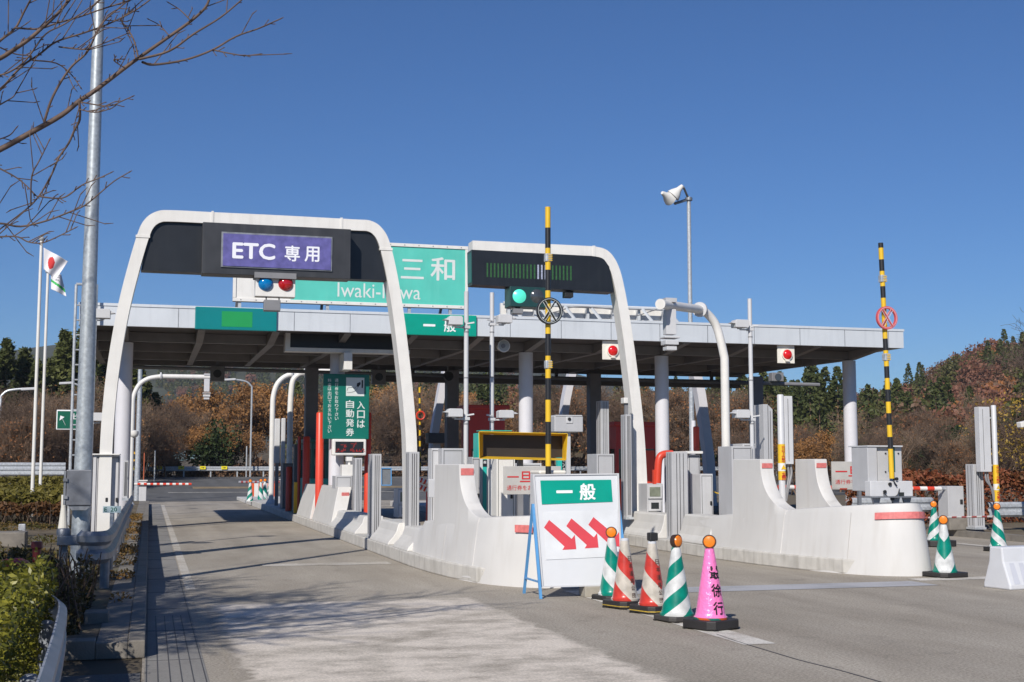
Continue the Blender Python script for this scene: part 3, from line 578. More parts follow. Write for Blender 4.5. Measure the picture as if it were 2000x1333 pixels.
tag(jersey(9.5, 23.4, 26.0, 0.46).build("guard_block", conc_w, bev=0.015), "low white concrete block on the middle island under the card reader cabinet", "concrete block", "low guard blocks on the islands")
tag(jersey(9.5, 21.15, 22.55, 0.5).build("guard_block", conc_w, bev=0.03), "low white concrete block with a rounded stained end beside the left fin", "concrete block", "low guard blocks on the islands")
for lb, q, X in (("leaning grey concrete guard plate farther from the camera on the left island", ((579, 946), (605, 1015)), 4.13), ("leaning grey concrete guard plate with a red mark, nearer on the left island", ((609, 950), (646, 1015)), 4.13)):
    ya, yb = ptx(q[0][0], 1000, X).y, ptx(q[1][0], 1000, X).y; zt = ptx(q[1][0]-10, q[0][1], X+0.1).z
    t = thing("guard_plate", lb, "concrete plate", (X, ya, 0), "leaning guard plates on the left island")
    poly = [(X, yb, 0.22), (X, ya, 0.22), (X+0.22, ya-0.25, zt), (X+0.22, yb+0.35, zt)]
    MB().prism(poly, (0.32, 0, 0)).build("plate", conc_w, t, bev=0.012)
    MB().obox((X+0.38, yb+0.27, zt-0.17), (0.09, 0, 0), (0, 0.012, 0.002), (0, -0.01, 0.04)).build("reflector", redfade, t)
# ------------------------------------------------------------------ sign gantries
def signal(px0, py0, px1, py1, Y, dep, parent, body, l1, l2):
    o = MB().pbox(px0, py0, px1, py1, Y, dep).build("signal_box", body, parent, bev=0.01); return o
Yg = 22.6
t = thing("sign_gantry", "white arched gantry carrying the black board with the purple lit panel", "gantry", (1.9, Yg, 0))
path = [pt(*q, Yg) for q in ((203, 1000), (207, 880), (215, 770), (227, 680), (243, 595), (262, 520), (280, 460), (292, 436), (310, 424), (335, 422), (420, 426), (560, 432.5), (690, 439.5), (722, 442), (740, 455), (752, 480), (766, 540), (779, 620), (790, 710), (799, 800), (804, 880), (806, 1000))]
path[0].z = 0.14; path[-1].z = 0.22
MB().sweep(smooth(path, 5), 0.20, 0.40).build("arch", white, t, smooth_=True)
mb = MB()
for q in ((279, 462, 1), (415, 425.8, 0), (667, 438.3, 0), (754, 487, 1)):
    p = pt(q[0], q[1], Yg); d = 0.118
    mb.obox((p.x, Yg+0.2, p.z), (d if q[2] else 0.02, 0, 0.0), (0, 0.212, 0), (0.0, 0, 0.022 if q[2] else d))
mb.build("joint_band", white, t)
poly = [pt(*q, Yg-0.02) for q in ((275, 527), (283, 490), (296, 448), (310, 432), (340, 431), (560, 441), (705, 448), (735, 456), (745, 480), (757, 547))]
for p in poly: p.y = Yg+0.06
MB().prism(poly, (0, 0.28, 0)).build("black_board", black, t)
sb = MB().pbox(395, 441, 685, 540, Yg-0.32, 0.38).build("display_casing", casing, t, bev=0.008)
MB().pbox(432, 458, 649, 526, Yg-0.345, 0.025).build("display_rim", galvd, sb)
MB().pbox(435.5, 461, 646.5, 523.5, Yg-0.36, 0.015).build("display", purple, sb)
mb = MB(); ptext(mb, "ETC", 454, 475, 538, 507, Yg-0.364, 0.035); ptext(mb, "専", 556, 480, 586, 511, Yg-0.364, 0.025); ptext(mb, "用", 595, 482, 624, 512, Yg-0.364, 0.025)
mb.build("lettering", dtext, sb)
s = signal(499, 542, 577, 580, Yg-0.25, 0.22, t, white, None, None)
MB().pbox(497, 533, 579, 544, Yg-0.34, 0.32).build("visor", greyd, s)
for px, mt, nm in ((519, lensb, "blue_lamp"), (558, lensr, "red_lamp")):
    p = pt(px, 554.5, Yg-0.25); r = 14.5*p.y/FPX*1.0
    MB().lathe([(0.01, -0.075), (r*0.5, -0.066), (r*0.85, -0.04), (r, 0.0)], (p.x, Yg-0.25, p.z), axis='y', n=28).build(nm, mt, s, smooth_=True)
t2 = thing("gantry_floodlight", "small grey floodlight hanging below the blue and red lamps", "floodlight", pt(532, 610, Yg))
MB().pbox(516, 586, 548, 607, Yg-0.3, 0.2).build("housing", greyd, t2, bev=0.01)
mb = MB(); p, q = pt(520, 579, Yg-0.2), pt(545, 587, Yg-0.2); mb.bar((p.x, Yg-0.2, p.z), (p.x, Yg-0.2, q.z-0.02), 0.02).bar((q.x, Yg-0.2, p.z), (q.x, Yg-0.2, q.z-0.02), 0.02); mb.build("bracket", blackm, t2)
def cabinet(name, label, q, Y, dep, mat=greybox, cat="cabinet", group=None, z0=None, door=True, bev=0.008, parts=()):
    a, b, c, d = q; base = pt((a+c)/2, d, Y)
    t = thing(name, label, cat, base, group); m = MB().pbox(a, b, c, d, Y, dep)
    if z0 is not None:
        m.v = [(v[0], v[1], z0 if v[2] < base.z+0.01 else v[2]) for v in m.v]
    bd = m.build("body", mat, t, bev=bev)
    x0, x1 = pt(a, (b+d)/2, Y).x, pt(c, (b+d)/2, Y).x; zt = pt((a+c)/2, b, Y).z; zb = base.z if z0 is None else z0; wd = x1-x0
    if door and wd > 0.12:
        mb = MB(); e = 0.0035
        mb.box(x0+wd*0.08, x0+wd*0.08+0.008, Y-e, Y+0.002, zb+0.04, zt-0.03).box(x1-wd*0.08-0.008, x1-wd*0.08, Y-e, Y+0.002, zb+0.04, zt-0.03).box(x0+wd*0.08+0.009, x1-wd*0.08-0.009, Y-e, Y+0.002, zt-0.045, zt-0.035)
        mb.build("door_seam", gap_m, t)
        MB().box(x1-wd*0.2-0.02, x1-wd*0.2+0.02, Y-0.03, Y-0.002, zt-(zt-zb)*0.45-0.035, zt-(zt-zb)*0.45+0.035).build("handle", blackm, t, bev=0.008)
    return t
def lcpost(label, q, Y, dep, group="grooved light-curtain posts"):
    a, b, c, d = q; t = thing("sensor_post", label, "sensor post", pt((a+c)/2, d, Y), group)
    x0, x1 = pt(a, (b+d)/2, Y).x, pt(c, (b+d)/2, Y).x; zt, zb = pt((a+c)/2, b, Y).z, pt((a+c)/2, d, Y).z; wd = x1-x0
    MB().box(x0, x1, Y, Y+dep, zb, zt).build("body", greybox, t, bev=0.008)
    mb = MB()
    for k in (0.3, 0.5, 0.72): mb.box(x0+wd*k-0.006, x0+wd*k+0.006, Y-0.004, Y+0.002, zb+0.06, zt-0.03)
    for k in (0.3, 0.7): mb.box(x0-0.004, x0+0.002, Y+dep*k-0.006, Y+dep*k+0.006, zb+0.06, zt-0.03)
    mb.build("groove", gap_m, t)
    MB().box(x0-0.02, x1+0.02, Y-0.02, Y+dep+0.02, zb-0.03, zb+0.02).build("foot_plate", galv, t)
    return t
# gantry of the open lane
Yh = 25.4
t = thing("sign_gantry", "white half-arch gantry with the dark green-striped display over the general lane", "gantry", (9.9, Yh, 0))
path = [pt(*q, Yh) for q in ((923, 480), (1000, 483.5), (1130, 489.5), (1165, 492), (1185, 500), (1200, 524), (1211, 565), (1224, 640), (1236, 730), (1247, 830), (1253, 930), (1256, 1010))]
path[-1].z = 0.22
sp = smooth(path, 5); ws = [0.21]*len(sp)
for i, p in enumerate(sp):
    if p.z < pt(1205, 565, Yh).z: ws[i] = 0.21+0.04*(pt(1205, 565, Yh).z-p.z)/5.0
MB().sweep(sp, ws, 0.36).build("arch", white, t, smooth_=True)
p = pt(1160, 491.5, Yh); MB().obox((p.x, Yh+0.21, p.z), (0.03, 0, 0), (0, 0.222, 0), (0, 0, 0.122)).build("joint_band", white, t)
poly = [pt(*q, Yh) for q in ((920, 489), (1130, 500), (1160, 502), (1178, 508), (1188, 522), (1197, 572), (921, 557))]
for p in poly: p.y = Yh+0.0
bb = MB().prism([Vector((p.x, Yh-0.06, p.z)) for p in poly], (0, 0.4, 0)).build("black_board", black, t)
px0 = pt(921, 520, Yh).x; MB().box(px0-0.012, px0-0.001, Yh-0.02, Yh+0.3, pt(921, 555, Yh).z+0.03, pt(921, 491, Yh).z-0.03).build("end_panel", tealdark, t)
mb, mw = MB(), MB()
for i in range(24):
    px = 952+i*(1115-952)/23; s = (514+ i*0.26, 541.5+i*0.29)
    (mw if i in (14, 15, 16) else mb).pbox(px-1.5, s[0], px+1.5, s[1], Yh-0.066, 0.006)
mb.build("led_strip", ledgrn, bb); mw.build("led_strip", ledwht, bb)
s = MB().pbox(996, 561, 1075, 600, Yh-0.12, 0.42).build("signal_box", M("dark_green_casing", (0.012, 0.05, 0.05), 0.4), t, bev=0.01)
for px, mt, nm in ((1014.5, lensg_on, "green_lamp"), (1049, lens_off, "dark_lamp")):
    p = pt(px, 579, Yh-0.12); r = 13.5*27/FPX
    MB().lathe([(0.01, -0.05), (r*0.6, -0.04), (r, 0.0)], (p.x, Yh-0.12, p.z), axis='y', n=28).build(nm, mt, s, smooth_=True)
t2 = thing("gantry_floodlight", "small grey floodlight below the green signal lamp", "floodlight", pt(1015, 612, Yh)); MB().pbox(1003, 603, 1022, 613, Yh-0.1, 0.2).build("housing", greyd, t2, bev=0.01); MB().pbox(1009, 599.5, 1016, 603, Yh-0.05, 0.1).build("bracket", blackm, t2)
t2 = thing("gantry_camera", "small black camera hanging under the dark display board", "camera", pt(1111, 582, Yh)); MB().pbox(1104, 569.5, 1120, 581, Yh, 0.2).build("housing", blackm, t2, bev=0.008)
mb = MB(); p = pt(1112, 568, Yh+0.1); mb.box(p.x-0.07, p.x+0.09, Yh+0.08, Yh+0.12, p.z-0.02, p.z+0.03); mb.build("bracket", blackm, t2)
# gantries of the far side (left legs and arch)
def far_leg(name, label, pts, Y, wd=0.26, mat=colm):
    P = [pt(*q, Y) for q in pts]; P[-1].z = 0.05
    t = thing(name, label, "gantry", (P[-1].x, Y, 0)); MB().sweep(smooth(P, 4), wd, 0.4).build("leg", mat, t, smooth_=True); return t
far_leg("far_gantry", "slanted white gantry leg seen beyond the canopy left of the red booth", ((885, 690), (868, 745), (858, 800), (849, 865), (845, 930)), 45)
far_leg("far_gantry", "slanted shaded gantry leg beyond the canopy behind the small camera box", ((1122, 720), (1112, 760), (1104, 820), (1098, 900)), 45)
far_leg("far_gantry", "curved shaded gantry leg beyond the canopy right of the red pipe", ((1352, 700), (1368, 755), (1379, 830), (1388, 900), (1392, 930)), 45, 0.34)
# ------------------------------------------------------------------ poles with detection cameras
def det_pole(label, px, py_top, Y, zb=0.22, r=0.040):
    p = pt(px, py_top, Y); t = thing("camera_pole", label, "pole", (p.x, Y, zb), "thin white camera poles")
    MB().tube([(p.x, Y, zb), (p.x, Y, p.z)], r, 14).build("pole", white2, t, smooth_=True)
    mb = MB()
    for k in range(4): mb.lathe([(r+0.004, -0.01), (r+0.004, 0.01)], (p.x, Y, zb+(p.z-zb)*(0.3+0.18*k)), n=14)
    mb.build("pole_band", greyd, t); return p
def det_cam(label, q, Y, side, pole_x):
    a, b, c, d = q; cx, cz = pt((a+c)/2, (b+d)/2, Y).x, pt((a+c)/2, (b+d)/2, Y).z; hw = (pt(c, b, Y).x-pt(a, b, Y).x)/2; hh = (pt(a, b, Y).z-pt(a, d, Y).z)/2
    t = thing("detection_camera", label, "camera", (cx, Y, cz), "white box cameras clamped on the poles")
    MB().prism([(cx-hw, Y-0.14, cz-hh), (cx+hw, Y-0.14, cz-hh), (cx+hw, Y-0.14, cz+hh*0.7), (cx+hw*0.8, Y-0.14, cz+hh), (cx-hw*0.8, Y-0.14, cz+hh), (cx-hw, Y-0.14, cz+hh*0.7)], (0, 0.22, 0)).build("housing", white2, t, bev=0.008)
    MB().prism([(cx+side*hw, Y-0.12, cz+hh*0.6), (cx+side*(hw+0.09), Y-0.12, cz+hh*0.15), (cx+side*hw, Y-0.12, cz+0.0)], (0, 0.16, 0)).build("hood", white2, t)
    mb = MB().box(min(cx, pole_x), max(cx, pole_x), Y-0.03, Y+0.0, cz-hh-0.045, cz-hh-0.02).box(cx-0.03, cx+0.03, Y-0.04, Y+0.04, cz-hh-0.02, cz-hh).box(pole_x-0.055, pole_x+0.055, Y-0.055, Y+0.055, cz-hh-0.05, cz-hh+0.0)
    mb.bar((pole_x, Y-0.05, cz-hh+0.03), (pole_x-side*0.12, Y-0.1, cz-hh+0.05), 0.025)
    mb.build("bracket", white2, t)
p = det_pole("thin white pole on the left island topped level with the roof name sign", 911, 570, 21.4)
det_cam("white box camera overlapping the green lane plate, upper one on the first pole", (874, 619, 901, 636), 21.4, -1, p.x); det_cam("white box camera in front of the red booth, lower one on the first pole", (873, 799, 901, 815), 21.4, -1, p.x)
p = det_pole("thin white pole standing beside the round loudspeaker", 961, 572, 22.4)
det_cam("white box camera above the loudspeaker, upper one on the second pole", (970, 616, 997, 632), 22.4, 1, p.x); det_cam("white box camera above the yellow-framed board, lower one on the second pole", (971, 802, 1000, 817), 22.4, 1, p.x)
p = det_pole("thin white pole at the middle island rising above the canopy roof", 1464, 584, 22.0)
det_cam("white box camera against the fascia, upper one on the right pole", (1431, 626, 1457, 641), 22.0, -1, p.x); det_cam("white box camera below the fascia, lower one on the right pole", (1433, 801, 1459, 817), 22.0, -1, p.x)
p = det_pole("thin white pole half hidden behind the big galvanised pole", 172, 590, 25.2, 0.15)
det_cam("white box camera on the left verge in front of the fascia end", (186, 605, 216, 623), 25.2, 1, p.x); det_cam("white box camera on the left verge beside the gantry foot", (180, 807, 211, 823), 25.2, 1, p.x)
# loudspeaker and red lamps under the canopy
t = thing("loudspeaker", "round white horn loudspeaker under the canopy front", "loudspeaker", pt(984, 676, 33.0)); p = pt(984, 676, 33.0)
MB().lathe([(0.165, -0.02), (0.175, 0.0), (0.11, 0.12), (0.06, 0.22), (0.05, 0.26), (0.09, 0.27), (0.09, 0.40)], p, axis='y', n=24, cap=True).build("horn", white, t, smooth_=True)
MB().lathe([(0.145, -0.024), (0.10, -0.022)], p, axis='y', n=20).build("horn_mouth", M("horn_shade", (0.42, 0.42, 0.40), 0.5), t); MB().lathe([(0.055, -0.06), (0.06, -0.026)], p+Vector((-0.025, 0, -0.005)), axis='y', n=16).build("driver_cone", greyd, t)
MB().box(p.x-0.02, p.x+0.02, 33.3, 33.34, p.z, 5.08).build("bracket", galv, t)
for lb, q in (("square ivory plate with a lit red round lamp beside the half-arch gantry", (1177, 666, 1213, 703)), ("square ivory plate with a lit red round lamp near the right end of the canopy", (1519, 674, 1552, 710))):
    Y = 32.62; t = thing("red_stop_lamp", lb, "signal lamp", pt((q[0]+q[2])/2, q[3], Y), "red lamp plates under the fascia")
    pl = MB().pbox(*q, Y, 0.05).build("plate", ivory, t, bev=0.01); c = pt((q[0]+q[2])/2+1, (q[1]+q[3])/2+1, Y)
    MB().lathe([(0.165, -0.05), (0.165, 0.0)], c, axis='y', n=24).build("rim", ivory, t, smooth_=True)
    MB().lathe([(0.01, -0.12), (0.07, -0.11), (0.12, -0.08), (0.14, -0.051)], c, axis='y', n=24).build("lens", lensr_on, t, smooth_=True)
    MB().box(c.x-0.06, c.x+0.06, Y-0.08, Y, c.z-0.20, c.z-0.165).build("clip", ivory, t)
    MB().box(c.x-0.03, c.x+0.03, Y+0.05, Y+0.08, c.z, 5.08).build("hanger", galv, t)
for lb, q, Y in (("dark box signal hanging at the back of the canopy left of the leaning gantry", (411, 715, 439, 745), 42.2), ("dark box signal hanging at the back of the canopy right of the green hanging sign", (727, 722, 754, 751), 42.2), ("dark box lamp under the right rear of the canopy", (1508, 728, 1531, 745), 42.0)):
    t = thing("hanging_signal", lb, "signal box", pt((q[0]+q[2])/2, q[1], Y), "dark signal boxes at the back of the canopy"); MB().pbox(*q, Y, 0.3).build("box", greyd, t, bev=0.02)
    x = pt((q[0]+q[2])/2, q[1], Y).x; MB().box(x-0.04, x+0.04, Y+0.1, Y+0.18, pt(q[0], q[1], Y).z, 4.98).build("hanger", greyd, t)
    MB().lathe([(0.13, -0.02), (0.13, 0)], (x, Y, pt(q[0], (q[1]+q[3])/2, Y).z), axis='y', n=16).build("lens", lens_off, t)
t = thing("hanging_signal", "round black lamp at the back of the canopy left of the first pole", "signal box", pt(877, 735, 40.5), "dark signal boxes at the back of the canopy"); p = pt(877, 735, 40.5); MB().lathe([(0.15, 0), (0.16, 0.2), (0.1, 0.3)], p, axis='y', n=20).build("housing", blackm, t, smooth_=True); MB().box(p.x-0.02, p.x+0.02, 40.65, 40.7, p.z, 4.95).build("hanger", greyd, t)
# hanging entrance sign on red poles
Ye = 34.02
t = thing("entrance_sign", "tall dark green sign with a ticket pictogram and vertical white lettering", "sign", pt(676, 858, Ye))
MB().pbox(631, 731, 721, 858, Ye, 0.05).build("panel", deepg, t, bev=0.015)
MB().pbox(676, 738, 711.5, 774, Ye-0.004, 0.004).build("pictogram_plate", letterg, t)
mb = MB(); x0, zt = pt(676, 738, Ye).x, pt(676, 738, Ye).z; sc = (pt(711.5, 750, Ye).x-x0)
q = lambda a, b: (x0+a*sc, Ye-0.008, zt-b*sc)
mb.add([q(.60, .30), (q(.78, .22)), q(.80, .34), q(.66, .52), q(.58, .44)], [(0, 1, 2, 3, 4)]); mb.box(x0+.85*sc, x0+.93*sc, Ye-0.009, Ye-0.006, zt-.55*sc, zt-.12*sc)
def outline(P, wd):
    for a, b in zip(P, P[1:]): mb.bar(q(*a), q(*b), wd, 0.004)
outline([(.05, .72), (.10, .55), (.35, .52), (.45, .60), (.60, .45), (.66, .52), (.50, .72), (.35, .78), (.10, .82), (.05, .80)], 0.012); mb.build("pictogram", blackm, t)
mb = MB()
for ch, x, y, s in [(c, 705, 784+i*18.2, 15) for i, c in enumerate("入口は")]+[(c, 683.5, 782+i*18.2, 16) for i, c in enumerate("自動発券")]: ptext(mb, ch, x-s/2, y, x+s/2, y+15.5, Ye-0.004, 0.022)
for st, x in (("通行券をお取り下さい", 657.5), ("料金は出口でお支払い下さい", 643.8)):
    for i, c in enumerate(st): ptext(mb, c, x-3.4, 740+i*8.25, x+3.4, 746.6+i*8.25, Ye-0.004, 0.01)
mb.build("lettering", letterg, t)
def bollard(label, px, py0, py1, Y, r=0.105, mat=redm):
    p = pt(px, py0, Y); t = thing("red_post", label, "post", (p.x, Y, 0.22), "red posts around the left booth")
    z = min(p.z, 9); MB().lathe([(r, 0.22), (r, z-0.03), (r*0.8, z)], (p.x, Y, 0), n=18).build("post", mat, t, smooth_=True); return t, p
bollard("tall orange-red post carrying the left edge of the tall green sign", 625.5, 806, 960, 34.5); bollard("tall orange-red post behind the right edge of the tall green sign", 719, 806, 960, 34.5, 0.09)
bollard("shorter orange-red post left of the tall green sign, half in shade", 599, 853, 950, 38.5)
bollard("dark red post farthest left at the shaded booth corner", 565, 912, 990, 41.0, 0.10); bollard("thin dark red post beside the ticket window of the teal booth", 585, 853, 990, 40.0, 0.05)
mb = MB(); x = pt(577, 950, 38.9).x; mb.box(x-0.05, x+0.05, 38.8, 38.9, 0.22, 1.15); tag(mb.build("yellow_post", yel, bev=0.01), "short yellow post at the foot of the shaded red post", "post")
# booths
def booth(label, x0, x1, y0, y1, zt, mats, roof, win=True, doorx=None):
    t = thing("toll_booth", label, "booth", ((x0+x1)/2, y0, 0.22)); w0, w1 = 1.25, 2.15
    MB().box(x0, x1, y0, y1, 0.22, w0).build("lower_wall", mats[0], t, bev=0.02)
    mb = MB()
    for x in (x0, (x0+x1)/2-0.04, x1-0.08): mb.box(x, x+0.08, y0, y0+0.08, w0, w1)
    for y in (y0+0.081, (y0+y1)/2, y1-0.08): mb.box(x0, x0+0.08, y, y+0.08, w0, w1).box(x1-0.08, x1, y, y+0.08, w0, w1)
    mb.build("window_post", mats[1], t)
    MB().box(x0+0.03, x1-0.03, y0+0.03, y1-0.03, w0, w1).build("window", glass, t)
    MB().box(x0, x1, y0, y1, w1, zt).build("upper_wall", mats[1], t); MB().box(x0-0.12, x1+0.12, y0-0.15, y1+0.15, zt, zt+0.12).build("roof", roof, t, bev=0.02)
    dx = x0+(x1-x0)*0.55; MB().box(dx, x1-0.1, y0-0.02, y0-0.002, 0.25, 2.1).build("door", mats[0], t); MB().box(dx+0.06, dx+0.1, y0-0.06, y0-0.021, 1.1, 1.25).build("door_handle", galv, t)
booth("teal toll booth behind the orange-red posts on the left island", pt(592, 900, 41.5).x, pt(648, 900, 41.5).x, 39.3, 42.4, 2.35, (tealbooth, tealdark), tealdark)
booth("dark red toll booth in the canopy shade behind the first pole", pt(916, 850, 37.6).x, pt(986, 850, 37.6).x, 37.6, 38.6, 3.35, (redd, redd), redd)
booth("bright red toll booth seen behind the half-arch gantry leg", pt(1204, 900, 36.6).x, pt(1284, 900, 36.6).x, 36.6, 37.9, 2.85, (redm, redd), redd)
# small LED board and equipment near the left booth
Y = 33.88; t = thing("led_board", "small white-framed dark LED board with dim red characters below the tall green sign", "display", pt(682, 890, Y))
MB().pbox(649, 858, 715.5, 890, Y-0.03, 0.2).build("frame", white, t, bev=0.03); MB().pbox(655, 863, 710, 885, Y-0.036, 0.006).build("screen", black, t)
mb = MB(); rr = random.Random(5)
for cx, cy, s in [(672, 869.5, 4), (692, 869.5, 4)]+[(660+i*6.3, 880, 2.6) for i in range(9) if i not in (3,)]:
    for k in range(5):
        a, b = cx+rr.uniform(-s, s), cy+rr.uniform(-s, s)
        if k % 2: mb.pbox(a-s*0.8, b-0.35, a+s*0.8, b+0.35, Y-0.039, 0.003)
        else: mb.pbox(a-0.35, b-s*0.7, a+0.35, b+s*0.7, Y-0.039, 0.003)
mb.build("led_characters", ledred, t); MB().pbox(676, 890, 690, 930, Y+0.02, 0.08).build("stand", greyd, t)
cabinet("ticket_cabinet", "wide pale grey cabinet on the left island beyond the stepped blocks", (655, 930, 687, 1006), 31.2, 0.6, greybox, z0=0.22)
cabinet("white_box", "small plain white box on top of the wide grey cabinet", (668, 908, 692, 930), 31.3, 0.35, white, "box", door=False)
t = thing("cctv_camera", "small white camera on a stub above the plain white box", "camera", pt(682, 900, 31.4)); MB().pbox(677, 893, 688, 901, 31.4, 0.2).build("housing", white, t, bev=0.01); MB().pbox(680, 901, 684, 908, 31.45, 0.05).build("stub", white, t)
lcpost("grooved white post behind the tallest one, beside the wide grey cabinet", (693, 895, 707, 1011), 30.4, 0.4)
lcpost("tallest grooved white post on the left island between the guard blocks", (727, 887, 744.5, 1051), 24.95, 0.55)
lcpost("grooved white post standing against the foot of the arched gantry's right leg", (799, 883, 819, 1040), 22.2, 0.35)
def reader(label, q, Y):
    a, b, c, d = q; t = thing("card_reader_cabinet", label, "card reader", pt((a+c)/2, d, Y), "card reader cabinets with a window")
    MB().pbox(a, b, c, d, Y, 0.5).build("body", greybox, t, bev=0.008); h = d-b
    f = MB().pbox(a+2, b+h*0.05, c-2, b+h*0.52, Y-0.03, 0.03).build("window_frame", white2, t); MB().pbox(a+5, b+h*0.12, c-5, b+h*0.45, Y-0.036, 0.006).build("window", screen, f)
    f = MB().pbox(a+3, b+h*0.60, c-4, b+h*0.95, Y-0.03, 0.03).build("slot_frame", white2, t); MB().pbox(a+8, b+h*0.66, c-8, b+h*0.88, Y-0.036, 0.006).build("slot", glass, f)
    x = pt((a+c)/2, d, Y).x; MB().box(x-0.1, x+0.1, Y+0.1, Y+0.4, 0.22, pt(a, d, Y).z).build("pedestal", greyd, t)
reader("card reader cabinet left of the arched gantry's right leg", (777, 955, 798, 1011), 27.5); reader("card reader cabinet under the bent red pipe on the middle island", (1264, 945, 1295, 1001), 24.9)
bollard("slim red post with striped arms behind the gantry leg on the left island", 838, 950, 1030, 23.2, 0.055)
t = thing("folded_barrier_arm", "short red and white striped tubes folded beside the slim red post", "barrier arm", pt(828, 945, 23.4)); wr = MB(); rd = MB()
for z0 in (936, 950):
    a, b = pt(817, z0, 23.2), pt(838, z0+9, 23.2)
    for k in range(6): (wr if k % 2 == 0 else rd).tube([a.lerp(b, k/6), a.lerp(b, (k+1)/6)], 0.045, 10)
wr.build("white_band", white, t, smooth_=True); rd.build("red_band", redm, t, smooth_=True)
t = thing("striped_gate_arm", "distant raised black and yellow gate arm with a small red ring", "barrier arm", pt(821, 905, 47)); a, b = pt(819.5, 757, 47), pt(820.5, 925, 47); mk = MB(); my = MB()
for k in range(16): (my if k % 2 == 0 else mk).tube([a.lerp(b, k/16), a.lerp(b, (k+1)/16)], 0.038, 8)
my.build("yellow_band", yel, t); mk.build("black_band", blackm, t); c = pt(821.5, 812, 46.9)
MB().tube([c+Vector((math.cos(g)*0.15, 0, math.sin(g)*0.15)) for g in [i*math.pi/8 for i in range(17)]], 0.035, 6, False).build("ring", redm, t)
# equipment behind the left bow
cabinet("nose_cabinet", "tall pale grey cabinet behind the single fin", (863, 876, 906, 1000), 20.6, 0.7, greybox, z0=0.22, parts=())
cabinet("slim_cabinet", "slim pale cabinet column at the left edge of the single fin", (843, 876, 859, 1000), 20.9, 0.3, white2, z0=0.22)
cabinet("junction_box", "small pale junction box strapped at the left edge of the single fin", (838, 936, 861, 972), 20.5, 0.12, white2, "box", door=False)
t = thing("black_monitor", "black monitor facing the lane above the slim cabinet", "monitor", pt(853, 866, 24)); MB().pbox(837, 846, 869, 866, 24, 0.3).build("housing", blackm, t, bev=0.01); MB().pbox(848, 866, 860, 960, 24.1, 0.1).build("stand", greyd, t)
cabinet("chamfered_cabinet", "grey chamfer-topped cabinet right of the single fin", (922, 893, 937, 1010), 23.0, 0.5, greybox, z0=0.22)
t = thing("ticket_machine", "ticket machine with a mint green stripe right of the single fin", "ticket machine", pt(955, 1000, 23.4)); MB().pbox(938, 880, 968, 1012, 23.5, 0.6).build("body", white2, t, bev=0.02); MB().pbox(943, 897, 950.5, 997, 23.49, 0.01).build("mint_stripe", tealbooth, t); MB().pbox(943, 898, 951, 912, 23.485, 0.006).build("label_plate", black, t)
mb = MB(); ptext(mb, "般", 944.5, 900.5, 950, 906, 23.482, 0.02); mb.build("lettering", letter, t)
cabinet("tall_cabinet", "tall white cabinet behind the stop sign at the left bow", (970, 893, 1006, 1015), 22.0, 0.6, white, z0=0.22)
cabinet("tall_cabinet", "second white cabinet partly hidden behind the stop sign and the folding board", (1012, 905, 1058, 1015), 23.0, 0.6, white2, z0=0.22)
# yellow framed LED board
Y = 20.6; t = thing("yellow_led_board", "dark LED board in a flared bright yellow frame on the left island", "display", pt(1022, 900, Y))
MB().pbox(944, 850, 1100, 894, Y+0.02, 0.2).build("dark_screen", M("unlit_led_panel", (0.03, 0.024, 0.02), 0.5, var=0.1), t)
A = [pt(944, 849, Y), pt(1099, 852, Y), pt(1099, 895.5, Y), pt(944, 891.5, Y)]; B = [pt(936, 844, Y-0.28), pt(1108, 848, Y-0.28), pt(1105, 898.5, Y-0.28), pt(937, 895.5, Y-0.28)]
for p in A: p.y = Y+0.02
for p in B: p.y = Y-0.28
mb = MB()
for i in range(4):
    j = (i+1) % 4; n = 0.010*((A[i]-B[i]).cross(A[j]-B[i])).normalized(); vs = [A[i], A[j], B[j], B[i]]; mb.prism(vs, n*-1)
mb.build("flared_frame", yel, t); MB().pbox(1012, 896, 1022, 1010, Y+0.06, 0.08).build("stand", greyd, t)
mb = MB().pbox(933, 846, 936, 894, Y-0.1, 0.3).pbox(939, 840.8, 1000, 842.2, Y-0.1, 0.3); mb.build("green_trim", tealbooth, t)
def stop_sign(label, q, Y, rect_big, rect_small, group="grey stop signs with red lettering"):
    t = thing("stop_sign", label, "sign", pt((q[0]+q[2])/2, q[3], Y), group); MB().pbox(*q, Y, 0.03).build("board", signgrey, t, bev=0.006)
    mb = MB()
    a, b, c, d = rect_big; wch = (c-a)/4.0
    for i, ch in enumerate("一旦停車"):
        if ch == "一": ptext(mb, ch, a+2, (b+d)/2-1, a+wch-1.5, (b+d)/2+1.6, Y-0.004, 0.02)
        else: ptext(mb, ch, a+i*wch+0.8, b, a+(i+1)*wch-0.8, d, Y-0.004, 0.02)
    ptext(mb, "通行券をお取り下さい", *rect_small, Y-0.004, 0.005); mb.build("lettering", redtxt, t)
    x = pt((q[0]+q[2])/2, q[3], Y).x; MB().box(x-0.03, x+0.03, Y+0.035, Y+0.09, 0.22, pt(q[0], q[1]+10, Y).z).build("stand", galvd, t)
stop_sign("grey stop sign with red lettering beside the single fin, partly behind the folding board", (984, 911, 1096, 966), 19.2, (989, 921, 1091, 942), (990, 948, 1090, 958))
stop_sign("grey stop sign with red lettering partly behind the right gate machine", (1625, 902, 1738, 954), 20.6, (1630, 911, 1734, 931), (1632, 937, 1732, 946))
